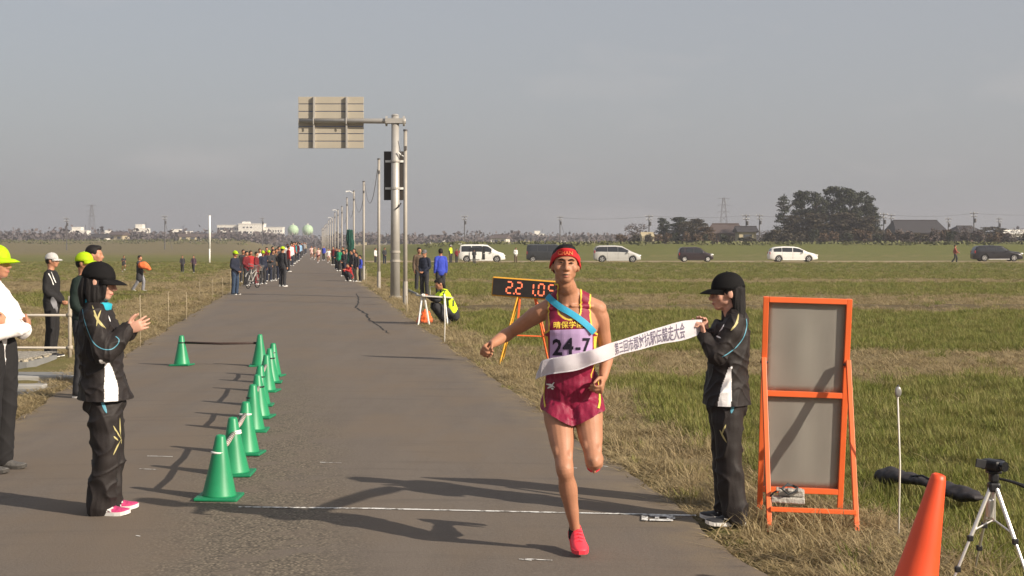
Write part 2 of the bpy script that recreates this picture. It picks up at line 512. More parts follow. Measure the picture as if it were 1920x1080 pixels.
# finish line and chalk marks
wp = bpy.data.materials.new('worn_white_paint'); wp.use_nodes = True
N, L = nodes_of(wp); b = N['Principled BSDF']; b.inputs['Roughness'].default_value = .8
geo = N.new('ShaderNodeNewGeometry'); nn = gnoise(26.0, 5); n3 = gnoise(5.0, 3)
L.new(gmix(contrast(gmath('MULTIPLY', nn.outputs[0], gmath('ADD', n3.outputs[0], .5)), .38, .52), (.16, .14, .12), (.74, .73, .70)), b.inputs['Base Color'])
def line_strip(a, c, w, name, n=40, jit=.006):
    bm = NB(); prev = None
    for i in range(n + 1):
        q = a.lerp(c, i / n); z = road_z(q) + .004; ww = w * (.8 + .35 * noise.noise(Vector((q.x * 5, q.y, 3)))); j = jit * noise.noise(Vector((q.x * 3, 1, q.y)))
        v = (bm.verts.new((q.x, q.y - ww + j, z)), bm.verts.new((q.x, q.y + ww + j, z)))
        if prev: bm.faces.new((prev[0], v[0], v[1], prev[1]))
        prev = v
    return obj(name, bm, wp, road)
o = line_strip(P(447, 957), P(1305, 967), .024, 'finish_line', 90)
o['label'] = 'thin white painted finish line across the road'
bm = NB()
for x0, x1, y0, y1 in ((1203, 1215, 969, 979), (1218, 1262, 968, 971), (1218, 1262, 976, 979.5), (1228, 1236, 971.3, 975.7), (1250, 1266, 971.3, 975.7)):
    q = [P(x0, y0), P(x1, y0), P(x1, y1), P(x0, y1)]
    bm.faces.new([bm.verts.new((v.x, v.y, road_z(v) + .008)) for v in q])
o = obj('road_marking', bm, wp, road); o['label'] = 'small white painted mark at the right end of the finish line'
for k, (x, y, w) in enumerate(((1010, 1053, 26), (1068, 878, 14), (1130, 874, 10), (300, 860, 24), (280, 884, 18), (258, 1012, 4), (620, 872, 20), (985, 1054, 12))):
    a, c = P(x - w, y), P(x + w, y + 1.5)
    line_strip(a, c, .010, 'chalk_mark', 10, .03)

# ================================================================ far background
def gz(x, y): return float(ground_z(x, y))
def stand(px, d):                                   # ground point seen in column px at distance d
    x = (px - 960) / F_PX * d
    return Vector((x, d, gz(x, d)))
def zat(py, d): return CAM_H - (py - HOR) / F_PX * d
leaf_dark = pm('evergreen_leaf', (.016, .022, .012), rough=.75, var=.5, scale=.9, hue=(.036, .042, .021))
leaf_mid = pm('shrub_leaf', (.036, .036, .021), rough=.8, var=.5, scale=.8, hue=(.066, .052, .032))
leaf_brown = pm('autumn_leaf', (.085, .050, .030), rough=.8, var=.4, scale=.8, hue=(.11, .075, .045))
twig_grey = pm('bare_twig', (.075, .058, .052), rough=.9, var=.35, scale=.5, hue=(.10, .078, .07))
bark = pm('bark', (.06, .048, .038), rough=.9, var=.3, scale=5)

ZS = 1.0
def cards(bm, c, r, n, size, rnd, flat=1.0):
    for _ in range(n):
        v = Vector((rnd.gauss(0, 1), rnd.gauss(0, 1), rnd.gauss(0, 1)))
        v = v.normalized() * (rnd.random() ** .45)
        p = c + Vector((v.x * r[0], v.y * r[1], v.z * r[2]))
        s = size * (.6 + .8 * rnd.random())
        a = Vector((rnd.uniform(-1, 1), rnd.uniform(-1, 1), rnd.uniform(-1, 1) * flat)).normalized()
        t = a.orthogonal().normalized(); q = a.cross(t)
        ang = rnd.random() * 6.28
        t2 = t * math.cos(ang) + q * math.sin(ang); q2 = a.cross(t2)
        ds = [t2 * s * .5 * i + q2 * s * .36 * j for i, j in ((-1, -.3), (.1, -1), (1, .2), (-.2, 1))]
        bm.faces.new([bm.verts.new((p.x + o_.x, p.y + o_.y, p.z + o_.z * ZS)) for o_ in ds])
def crown_mesh(kind, seed):
    """crown of a tree 1 unit tall and 1 unit in half-width, as clumps of leaves"""
    global ZS
    ZS = {'pine': .22, 'round': .24, 'bare': .5}.get(kind, .6)      # crowns are stretched upwards afterwards; keep the leaves level
    rnd = random.Random(seed); bm = NB()
    if kind == 'pine':
        for k in range(15):
            z = .22 + .76 * k / 15
            rr = (.95 - .75 * (k / 15) ** 1.3) * rnd.uniform(.75, 1.1)
            for j in range(rnd.randint(3, 5)):
                a = rnd.random() * 6.28; q = rr * rnd.uniform(.35, .85)
                cards(bm, Vector((q * math.cos(a), q * math.sin(a), z + rnd.uniform(-.02, .02))), (.30, .30, .035), 26, .13, rnd)
        cards(bm, Vector((0, 0, .95)), (.12, .12, .06), 30, .10, rnd)
    elif kind == 'round':
        for k in range(72):
            a = rnd.random() * 6.28; z = .06 + .88 * rnd.random() ** 1.15
            rr = math.sqrt(max(0.05, 1 - ((z - .52) / .5) ** 2)) * rnd.uniform(.25, .9)
            cards(bm, Vector((rr * math.cos(a), rr * math.sin(a), z)), (.34, .34, .055), 52, .15, rnd)
    elif kind == 'bare':
        for k in range(26):
            a = rnd.random() * 6.28; z = rnd.uniform(.3, .95)
            rr = math.sqrt(max(0.03, 1 - ((z - .55) / .5) ** 2)) * rnd.uniform(.2, .95)
            cards(bm, Vector((rr * math.cos(a), rr * math.sin(a), z)), (.26, .26, .09), 22, .085, rnd)
    else:   # shrub
        for k in range(20):
            a = rnd.random() * 6.28; z = rnd.uniform(.05, .85)
            rr = math.sqrt(max(.05, 1 - (z - .1) ** 2)) * rnd.uniform(.1, .8)
            cards(bm, Vector((rr * math.cos(a), rr * math.sin(a), z)), (.32, .32, .17), 40, .2, rnd)
    ZS = 1.0
    return mesh_from(bm)
def trunk_mesh(seed, top=.8):
    rnd = random.Random(seed); bm = NB()
    pts = [Vector((rnd.uniform(-.03, .03) * k, rnd.uniform(-.03, .03) * k, top * k / 6 - .02)) for k in range(7)]
    tube(bm, pts, [.07 * (1 - .8 * k / 6) for k in range(7)], n=7)
    for k in range(9):
        i = rnd.randint(2, 5); a = rnd.random() * 6.28; q = rnd.uniform(.35, .75)
        p = pts[i]; e = p + Vector((q * math.cos(a), q * math.sin(a), rnd.uniform(.1, .25)))
        tube(bm, [p, p.lerp(e, .5) + Vector((0, 0, .03)), e], [.026, .017, .006], n=5)
    return mesh_from(bm)
CROWNS = {}
def plant(name, base, h, w, kind, seed, leafmat, label, cat, group):
    key = (kind, seed)
    if key not in CROWNS: CROWNS[key] = (crown_mesh(kind, seed), trunk_mesh(seed, .8 if kind != 'shrub' else .5))
    cm, tm = CROWNS[key]
    e = empty(name, base, label=label, cat=cat, group=group)
    e.rotation_euler = (0, 0, (seed * 1.7 + base[0]) % 6.28)
    for nm, me_, mt in (('crown', cm, leafmat), ('trunk', tm, bark)):
        o = bpy.data.objects.new(nm, me_); link(o, e)
        if not me_.materials: me_.materials.append(mt)
        o.material_slots[0].link = 'OBJECT'; o.material_slots[0].material = mt
        o.scale = (w, w, h)
    return e
grove = 'tall dark evergreens of the farm grove'
for k, (px, py, hw, d, kind, sd, lb) in enumerate((
        (1470, 364, 27, 300, 'pine', 1, 'dark tiered pine at the left end of the tall farm grove'),
        (1503, 355, 25, 306, 'round', 2, 'dark evergreen second from the left in the tall farm grove'),
        (1532, 357, 23, 298, 'round', 3, 'narrow dark evergreen left of the highest crown of the grove'),
        (1562, 345, 30, 304, 'round', 4, 'tallest dark evergreen in the middle of the farm grove'),
        (1592, 350, 27, 300, 'round', 2, 'dark evergreen just right of the tallest grove tree'),
        (1618, 356, 28, 306, 'round', 3, 'broad dark evergreen near the right end of the grove'),
        (1634, 384, 18, 300, 'round', 4, 'lower dark evergreen at the right end of the grove'))):
    b0 = stand(px, d)
    plant('evergreen_tree', b0, zat(py, d) - b0.z, hw / F_PX * d, kind, sd, leaf_dark, lb, 'tree', grove)
for px, py, hw, d, kind, sd, mt, lb in (
        (1487, 402, 30, 295, 'round', 3, leaf_mid, 'lower brownish tree under the left crowns of the grove'),
        (1530, 398, 34, 294, 'round', 2, leaf_mid, 'lower brownish tree under the middle crowns of the grove'),
        (1580, 396, 34, 295, 'round', 4, leaf_mid, 'lower brownish tree under the tallest crown of the grove'),
        (1625, 404, 30, 294, 'round', 3, leaf_mid, 'lower brownish tree under the right crowns of the grove'),
        (1290, 414, 22, 288, 'round', 3, leaf_mid, 'low brownish tree between the round farm trees'),
        (1325, 424, 20, 286, 'round', 2, leaf_brown, 'low russet tree in front of the brown farmhouse'),
        (1192, 419, 30, 290, 'bare', 5, twig_grey, 'thin grey-brown leafless tree left of the farm trees'),
        (1243, 407, 15, 296, 'round', 3, leaf_dark, 'slim dark tree at the left of the low farm trees'),
        (1272, 405, 25, 292, 'round', 4, leaf_dark, 'round dark evergreen above the small ochre shed'),
        (1307, 409, 24, 300, 'round', 2, leaf_mid, 'brownish green round tree left of the brown farmhouse'),
        (1437, 432, 22, 280, 'bare', 5, twig_grey, 'low leafless tree at the foot of the grove on its left'),
        (1805, 421, 22, 330, 'bare', 6, twig_grey, 'leafless tree right of the big dark roof'),
        (1862, 424, 34, 320, 'round', 3, leaf_mid, 'broad greenish tree above the black sport utility car'),
        (1905, 428, 20, 335, 'bare', 5, twig_grey, 'leafless tree at the right edge near the white building')):
    b0 = stand(px, d)
    plant('farm_tree', b0, zat(py, d) - b0.z, hw / F_PX * d, kind, sd, mt, lb, 'tree', 'trees around the farmhouses')
rnd = random.Random(5)
for k in range(34):
    px = 1400 + k * 16 + rnd.uniform(-6, 6); d = rnd.uniform(272, 288); top = rnd.uniform(428, 440) if px > 1450 else rnd.uniform(436, 444)
    b0 = stand(px, d)
    plant('shrub', b0 - Vector((0, 0, .3)), zat(top, d) - b0.z + .3, rnd.uniform(13, 22) / F_PX * d, 'shrub', rnd.choice((11, 12, 13)), rnd.choice((leaf_mid, leaf_mid, leaf_brown, twig_grey, leaf_dark)),
          'low bushy shrub in the hedge at the foot of the farm grove', 'shrub', 'hedge shrubs along the farm')
for k in range(13):
    px = 1168 + k * 17 + rnd.uniform(-5, 5); d = rnd.uniform(274, 288); b0 = stand(px, d)
    plant('shrub', b0 - Vector((0, 0, .3)), zat(rnd.uniform(434, 443), d) - b0.z + .3, rnd.uniform(10, 18) / F_PX * d, 'shrub', rnd.choice((11, 12, 13)), rnd.choice((leaf_mid, leaf_brown, leaf_dark)),
          'low bushy shrub below the farm trees left of the grove', 'shrub', 'hedge shrubs left of the grove')

# far wood and thickets along the whole horizon
bm = NB(); rnd = random.Random(9)
for k in range(1500):
    d = rnd.uniform(610, 900); px = rnd.uniform(-500, 2420); x = (px - 960) / F_PX * d
    u = road_u(x, d)
    if -9 < u < 9: d += 300; x = (px - 960) / F_PX * d
    h = rnd.uniform(2.8, 6.2) * (1.3 if rnd.random() < .2 else 1); w = rnd.uniform(4, 11)
    b0 = Vector((x, d, gz(x, d) + h * .42))
    cards(bm, b0, (w, 3.0, h * .55), 34, 1.7, rnd)
for k in range(150):
    d = rnd.uniform(905, 985); px = rnd.uniform(505, 700); x = (px - 960) / F_PX * d
    h = rnd.uniform(5, 10); cards(bm, Vector((x, d, gz(x, d) + h * .42)), (rnd.uniform(4, 9), 3.0, h * .55), 34, 1.8, rnd)
far_wood = obj('far_wood', bm, pm('far_wood_twigs', (.078, .062, .064), rough=.9, var=.45, scale=.05, hue=(.11, .092, .090)))
tag(far_wood, 'brown leafless wood and thickets along the horizon', 'wood', kind='stuff')
# dry reeds on the crests of the banks
bm = NB(); rnd = random.Random(19)
for k in range(900):
    right = rnd.random() < .5
    d = rnd.uniform(236, 262) if right else rnd.uniform(470, 560)
    px = rnd.uniform(800, 2300) if right else rnd.uniform(-300, 470); x = (px - 960) / F_PX * d
    h = rnd.uniform(.25, .7) if right else rnd.uniform(.5, 1.2)
    cards(bm, Vector((x, d, gz(x, d) + h * .3)), (1.6, 1.0, h * .5), 10, .55, rnd)
o = obj('bank_reeds', bm, pm('reed_straw', (.12, .10, .05), rough=.9, var=.5, scale=.2, hue=(.10, .11, .04))); tag(o, 'dry reeds and weeds along the crests of the grass banks', 'reeds', kind='stuff')

# ---------------------------------------------------------------- buildings
tile = pm('dark_roof_tile', (.045, .042, .045), rough=.7, var=.2, scale=1.5)
brown_roof = pm('brown_metal_roof', (.10, .075, .068), rough=.6, var=.2, scale=1)
plaster = pm('pale_plaster', (.62, .58, .50), rough=.85, var=.1, scale=.6)
ochre = pm('ochre_plaster', (.42, .36, .24), rough=.85, var=.15, scale=.8)
boards = pm('dark_boards', (.13, .085, .07), rough=.8, var=.25, scale=1.2)
bwhite = pm('white_concrete', (.80, .77, .70), rough=.8, var=.06, scale=.3)
glass_far = pm('dark_window_glass', (.05, .055, .065), rough=.25, var=.2, scale=2, spec=.6)
def house(name, base, w, dp, h, rh, rz, wm, rm_, label, cat='house', hip=0.0, over=.5, wins=0, group=None):
    e = empty(name, base, rz, label, cat, group)
    bm = NB(); box(bm, (0, 0, h / 2 - .4), (w, dp, h + .8))
    wall = obj('wall', bm, wm, e)
    bm = NB(); W, D = w / 2 + over, dp / 2 + over; rw = w / 2 * (1 - hip) + (over if hip == 0 else 0)
    lo = [bm.verts.new(v) for v in ((-W, -D, h), (W, -D, h), (W, D, h), (-W, D, h))]
    lo2 = [bm.verts.new((v.co.x, v.co.y, h - .18)) for v in lo]
    r = [bm.verts.new((-rw, 0, h + rh)), bm.verts.new((rw, 0, h + rh))]
    bm.faces.new((lo[0], lo[1], r[1], r[0])); bm.faces.new((lo[2], lo[3], r[0], r[1]))
    bm.faces.new((lo[1], lo[2], r[1])); bm.faces.new((lo[3], lo[0], r[0]))
    for i in range(4): bm.faces.new((lo[i], lo2[i], lo2[(i + 1) % 4], lo[(i + 1) % 4]))
    bm.faces.new(list(reversed(lo2)))
    roof = obj('roof', bm, rm_, e)
    bm = NB(); tube(bm, [r_ for r_ in ((-rw, 0, h + rh + .05), (rw, 0, h + rh + .05))], .14, n=6)
    obj('ridge', bm, rm_, roof)
    for i in range(wins):
        x = -w / 2 + w * (i + .5) / wins
        bm = NB(); box(bm, (x, -dp / 2 - .02, h * .55), (w / wins * .5, .06, 1.1)); wi = obj('window', bm, glass_far, e)
        bm = NB(); box(bm, (x, -dp / 2 - .06, h * .55 - .62), (w / wins * .6, .1, .08)); obj('sill', bm, wm, wi)
    return e
def hs(px, d): return stand(px, d)
b0 = hs(1716, 330); house('farm_barn', b0, 10.6, 9, zat(436, 330) - b0.z, zat(413.5, 330) - zat(436, 330), .06, boards, tile, 'big farm building with a wide dark tiled hip roof right of the grove', 'barn', hip=.06, over=.6, wins=3)
b0 = hs(1360, 310); house('farmhouse', b0, 7.4, 6, zat(437, 310) - b0.z, zat(420, 310) - zat(437, 310), -.1, boards, brown_roof, 'brown farmhouse with a low ridged roof left of the grove', hip=.25, wins=3)
b0 = hs(1398, 300); house('farmhouse', b0, 3.4, 4, zat(434, 300) - b0.z, zat(425, 300) - zat(434, 300), .05, ochre, tile, 'small pale yellow farm shed under a dark roof beside the grove', 'shed', wins=1)
b0 = hs(1213, 276); house('garden_shed', b0, 2.2, 2, zat(442, 276) - b0.z, .5, .1, ochre, ochre, 'small ochre shed below the round farm trees', 'shed', wins=1, over=.1)
b0 = hs(1902, 420); house('farmhouse', b0, 9, 6, zat(438, 420) - b0.z, zat(432, 420) - zat(438, 420), 0, plaster, bwhite, 'white building at the right edge behind the black sport utility car', 'building', wins=3)
b0 = hs(1808, 345); house('farmhouse', b0, 6, 6, zat(436, 345) - b0.z, zat(424, 345) - zat(436, 345), .3, boards, tile, 'small dark roofed farmhouse right of the big dark roof', hip=.3, wins=2)
rnd = random.Random(33)
fh = None
for k in range(40):
    px = rnd.uniform(-20, 1440) if k < 50 else rnd.uniform(1660, 1940)
    d = rnd.uniform(560, 640); x = (px - 960) / F_PX * d
    if -14 < road_u(x, d) < 14 or 400 < px < 620: continue
    wm = rnd.choice((plaster, ochre, bwhite, ochre)); rr = rnd.choice((tile, brown_roof, tile, brown_roof))
    b0 = Vector((x, d + 40, gz(x, d + 40)))
    house('far_house', b0, rnd.uniform(4, 7), 5, rnd.uniform(1.6, 3.0), rnd.uniform(.8, 1.5), rnd.uniform(-.4, .4), wm, rr, 'small pale house half hidden in the far wood on the horizon', wins=2, group='small houses along the horizon')
conc = pm('weathered_concrete', (.30, .28, .25), rough=.9, var=.15, scale=3)
# the school: three joined blocks with bands of windows
D0 = 1000.0
sx = lambda px: (px - 960) / F_PX * D0
b0 = Vector((sx(470), D0, gz(sx(470), D0)))
e = empty('school_building', b0, label='long cream school building with rows of windows on the left horizon', cat='school')
for nm, x0, x1, y0, yo in (('wall', 410, 451, 423, 0), ('wall', 451, 498, 420.5, -3), ('wall', 498, 532, 427, -1)):
    zt = zat(y0, D0) - b0.z
    bm = NB(); box(bm, ((sx(x0) + sx(x1)) / 2 - b0.x, yo, zt / 2 - 1), (sx(x1) - sx(x0), 10, zt + 2)); wl = obj(nm, bm, bwhite, e)
    bm = NB(); box(bm, ((sx(x0) + sx(x1)) / 2 - b0.x, yo, zt + .2), (sx(x1) - sx(x0) + .5, 10.5, .4)); obj('parapet', bm, bwhite, wl)
    nw = 9 if x0 == 410 else 7
    for row in range(3):
        zc = zt - 2.2 - row * 3.2
        if zc < 1: continue
        for i in range(nw):
            if x0 == 451 and row == 0 and i not in (1, 2, 3): continue
            xc = sx(x0 + (x1 - x0) * (i + .5) / nw) - b0.x
            bm = NB(); box(bm, (xc, yo - 5.02, zc), ((sx(x1) - sx(x0)) / nw * (.86 if x0 == 410 else .5), .1, 1.7 if x0 == 410 else 1.0)); obj('window', bm, glass_far, wl)
bm = NB(); box(bm, (sx(462) - b0.x, 0, zat(419, D0) - b0.z), (5, 4, 2.4)); obj('roof_tank', bm, bwhite, e)
# gas holders
tank_green = pm('pale_green_tank_paint', (.45, .62, .40), rough=.5, var=.06, scale=.4)
for px, lb in ((549.5, 'left one of two pale green spherical gas holders at the end of the road'), (577, 'right one of two pale green spherical gas holders at the end of the road')):
    d = 1020.0; x = (px - 960) / F_PX * d; r = 10.3 / F_PX * d; zc = zat(431.5, d)
    e = empty('gas_holder', (x, d, gz(x, d)), label=lb, cat='tank', group='spherical gas holders')
    zc -= gz(x, d)
    bm = NB(); ell(bm, (0, 0, zc), r, seg=32); sph = obj('tank_shell', bm, tank_green, e, smooth=True)
    bm = NB(); tube(bm, [(0, 0, zc + r - .1), (0, 0, zc + r + .8)], .5); obj('vent', bm, bwhite, sph)
    for k in range(8):
        a = k * math.pi / 4; bm = NB(); tube(bm, [(r * .9 * math.cos(a), r * .9 * math.sin(a), -.5), (r * .9 * math.cos(a), r * .9 * math.sin(a), zc)], .22, n=6); obj('leg', bm, conc, e)
for px, w, y0, lb in ((150, 34, 426, 'white block of flats far left on the horizon'), (205, 16, 432, 'small white building right of the far left flats'), (266, 26, 421, 'cream stepped building left of the pale pole on the horizon'), (335, 30, 430, 'low white hall with a small tower on the left horizon'), (357, 22, 434, 'low white shed beside the white hall on the horizon'), (1010, 22, 433, 'white house on the horizon left of the runner')):
    d = 950.0; x = (px - 960) / F_PX * d; zb = gz(x, d); zt = zat(y0, d) - zb
    e = empty('far_building', (x, d, zb), label=lb, cat='building')
    ww = w / F_PX * d
    bm = NB(); box(bm, (0, 0, zt * .4), (ww, 8, zt * .8)); wl = obj('wall', bm, bwhite, e)
    bm = NB(); box(bm, (-ww * .12, 0.2, zt * .85), (ww * .5, 7, zt * .32)); obj('upper_storey', bm, bwhite, e)
    bm = NB(); tube(bm, [(ww * .3, 0, zt * .6), (ww * .3, 0, zt * 1.15)], .15, n=5); obj('mast', bm, tile, e)
    for i in range(4):
        bm = NB(); box(bm, (ww * (-.36 + .24 * i), -4.02, zt * .55), (ww * .14, .1, 1.2)); obj('window', bm, glass_far, wl)

# ---------------------------------------------------------------- utility poles, pylons
dsteel = pm('dark_steel', (.09, .085, .085), rough=.6, var=.2, scale=2)
for px, yt, d, lb in ((125, 408, 420, 'dark utility pole with wide crossarms at the far left'), (309, 404, 430, 'utility pole with a leaning stay left of the pale field pole'), (492, 408, 520, 'utility pole in front of the cream school'), (871, 404, 400, 'utility pole above the white minivan'), (1050, 405, 420, 'utility pole right behind the runner'), (1217, 403, 330, 'utility pole left of the round farm trees'), (1399, 402, 330, 'utility pole above the brown farmhouse'), (1424, 402, 360, 'utility pole just left of the tall grove'), (1657, 399, 320, 'utility pole at the right end of the grove'), (1671, 401, 340, 'second utility pole right of the grove'), (1778, 408, 380, 'short utility pole right of the big dark roof'), (1826, 397, 330, 'tall utility pole with double crossarms left of the sport utility car'), (1873, 408, 390, 'utility pole near the right edge')):
    b0 = stand(px, d); h = zat(yt, d) - b0.z
    e = empty('utility_pole', b0, label=lb, cat='utility pole', group='utility poles on the horizon')
    bm = NB(); tube(bm, [(0, 0, -.5), (0, 0, h)], [.17, .11], n=8); obj('mast', bm, dsteel, e)
    for zz, w in ((h - .35, 1.7), (h - 1.1, 1.3)):
        bm = NB(); box(bm, (0, -.15, zz), (w, .12, .14)); arm = obj('crossarm', bm, dsteel, e)
        for s in (-.45, 0, .45):
            bm = NB(); tube(bm, [(s * w, -.15, zz + .08), (s * w, -.15, zz + .3)], [.06, .04], n=6); obj('insulator', bm, bwhite, arm)
    if px in (309, 1050):
        bm = NB(); tube(bm, [(0, 0, h * .85), (2.2, 0, -.3)], .06, n=5); obj('stay', bm, dsteel, e)
    bm = NB(); tube(bm, [(.3, -.1, h - 2.4), (.3, -.1, h - 1.5)], .22, n=8); obj('transformer', bm, dsteel, e)
def wire(name, a, c, sag, r, mat, label=None, cat=None, group=None, n=16):
    bm = NB(); tube(bm, [a.lerp(c, i / n) - Vector((0, 0, sag * 4 * (i / n) * (1 - i / n))) for i in range(n + 1)], r, n=4)
    o = obj(name, bm, mat)
    return tag(o, label, cat, group)
for (p0, y0, d0), (p1, y1, d1), lb in (((1217, 404, 330), (1399, 404, 330), 'power line over the low farm trees'), ((1399, 404, 330), (1657, 402, 320), 'power line behind the tall grove'), ((1671, 403, 340), (1826, 400, 330), 'power line above the big dark roof'), ((1826, 400, 330), (2010, 398, 330), 'power line leaving the picture on the right'), ((1050, 408, 420), (1217, 406, 330), 'power line between runner and farm trees')):
    wire('power_line', at(p0, y0, d0), at(p1, y1, d1), .5, .02, dsteel, lb, 'wire', 'power lines on the horizon')
def pylon(px, yt, d, lb):
    b0 = stand(px, d); h = zat(yt, d) - b0.z
    e = empty('pylon', b0, label=lb, cat='pylon', group='faint lattice pylons')
    bm = NB(); w0, w1 = h * .11, h * .02
    lv = [i / 8 for i in range(9)]
    for sx_ in (-1, 1):
        for sy in (-1, 1): tube(bm, [(sx_ * w0, sy * w0, 0), (sx_ * w1, sy * w1, h)], .14, n=4)
    for i in range(8):
        wa = w0 + (w1 - w0) * lv[i]; wb = w0 + (w1 - w0) * lv[i + 1]
        for s in (-1, 1):
            tube(bm, [(-wa, s * wa, h * lv[i]), (wb, s * wb, h * lv[i + 1])], .07, n=4); tube(bm, [(wa, s * wa, h * lv[i]), (-wb, s * wb, h * lv[i + 1])], .07, n=4)
    obj('lattice', bm, dsteel, e)
    for zz in (.98, .84, .70):
        bm = NB(); tube(bm, [(-h * .13, 0, h * zz), (0, 0, h * zz + h * .02), (h * .13, 0, h * zz)], .13, n=4); obj('crossarm', bm, dsteel, e)
pylon(172, 384, 1150, 'faint lattice pylon on the left horizon')
pylon(1357, 371, 1100, 'faint lattice pylon between the farmhouses and the grove')

# ================================================================ roadside furniture
galv = pm('galvanised_steel', (.42, .40, .37), rough=.5, var=.12, scale=6, metallic=.35)
galv2 = pm('dull_steel_pipe', (.36, .33, .29), rough=.6, var=.15, scale=8, metallic=.2)
panel_back = pm('grey_sign_back', (.40, .36, .29), rough=.6, var=.08, scale=3, metallic=.1)
dark_back = pm('dark_brown_sign_back', (.045, .038, .034), rough=.7, var=.2, scale=3)
whitep = pm('white_paint', (.78, .77, .74), rough=.5, var=.05, scale=8)
black_plastic = pm('black_plastic', (.018, .018, .02), rough=.45, var=.3, scale=20)
def gpt(px, py):                                   # ground point under a pixel
    p = P(px, py)
    return Vector((p.x, p.y, gz(p.x, p.y)))
# --- overhead direction sign seen from the back
pd = 49.5
px_ = at(741, 560, pd)
base = Vector((px_.x, pd, -.05))
e = empty('overhead_sign', base, label='tall grey pole holding a sign panel over the road, seen from behind', cat='road sign')
topz = zat(217, pd) + .05
bm = NB(); tube(bm, [(0, 0, -.3), (0, 0, topz)], [.165, .125], n=20); obj('pole', bm, galv, e, smooth=False).data.shade_smooth()
bm = NB(); tube(bm, [(0, 0, topz), (0, 0, topz + .05)], [.14, .09], n=16); obj('pole_cap', bm, galv, e)
bm = NB(); tube(bm, [(0, 0, 0), (0, 0, .06)], [.3, .3], n=4); tube(bm, [(0, 0, .06), (0, 0, .12)], [.21, .21], n=16); obj('base_plate', bm, conc, e)
az = zat(227, pd) + .05
xl = (558 - 741) / F_PX * pd; xr = (681 - 741) / F_PX * pd
bm = NB(); tube(bm, [(.35, 0, az), (0, 0, az), (xl + .05, 0, az + .01)], [.09, .09, .07], n=16); arm = obj('arm', bm, galv, e, smooth=True)
bm = NB()
for x in (-.32, .26): tube(bm, [(x, 0, az), (x + .06, 0, az)], .17, n=16)
for yy in (-.14, .14): box(bm, (-.02, yy, az), (.55, .05, .16))
obj('clamp', bm, galv, arm)
zt, zb = zat(180, pd) + .05, zat(278, pd) + .05
nb_ = 7
hts = np.linspace(zb, zt, nb_ + 1)
for i in range(nb_):
    bm = NB(); bevbox(bm, ((xl + xr) / 2, .17, (hts[i] + hts[i + 1]) / 2), (xr - xl, .03, hts[i + 1] - hts[i] - .022), .006); obj('sign_plank', bm, panel_back, e)
bm = NB(); box(bm, ((xl + xr) / 2, .192, (zt + zb) / 2), (xr - xl - .02, .012, zt - zb - .02)); obj('sign_face', bm, pm('blue_sign_face', (.03, .10, .35), rough=.4), e)
for px in (588, 649.5):
    x = (px - 741) / F_PX * pd
    bm = NB(); box(bm, (x, .10, (zt + zb) / 2), (.055, .11, zt - zb - .02)); rib = obj('mounting_rib', bm, galv, e)
    bm = NB(); tube(bm, [(x, -.09, az - .11), (x, -.10, az), (x, -.09, az + .11)], .02, n=6); obj('u_bolt', bm, galv, rib)
bm = NB(); tube(bm, [(.1, -.17, zat(283, pd)), (.34, -.12, zat(294, pd))], .022, n=6); obj('bracket', bm, whitep, e)
bm = NB(); tube(bm, [(.02, -.17, zat(390, pd)), (.13, -.17, zat(385, pd)), (.2, -.12, zat(378, pd))], .02, n=6); obj('bracket', bm, black_plastic, e)
for zz in (1.55, 1.25):
    bm = NB(); tube(bm, [(0, 0, zz), (0, 0, zz + .07)], .172, n=20); obj('collar', bm, galv2, e)
# --- dark lower sign panel clamped behind that pole
zt2, zb2 = zat(280, pd) , zat(372, pd)
x0, x1 = (718.5 - 741) / F_PX * pd, (757 - 741) / F_PX * pd
e2 = empty('warning_sign', base + Vector((0, 0, 0)), label='upright dark sign panel clamped to the tall grey pole, seen from behind', cat='sign')
bm = NB(); bevbox(bm, ((x0 + x1) / 2, .28, (zt2 + zb2) / 2), (x1 - x0, .04, zt2 - zb2), .01); obj('panel', bm, dark_back, e2)
for py in (299, 350):
    zz = zat(py, pd)
    bm = NB(); box(bm, ((x0 + x1) / 2 + .02, .23, zz), (x1 - x0 - .06, .05, .07)); st = obj('strap', bm, whitep, e2)
    bm = NB(); tube(bm, [(0, 0, zz - .03), (0, 0, zz + .03)], .175, n=18); obj('pole_clip', bm, galv, st)
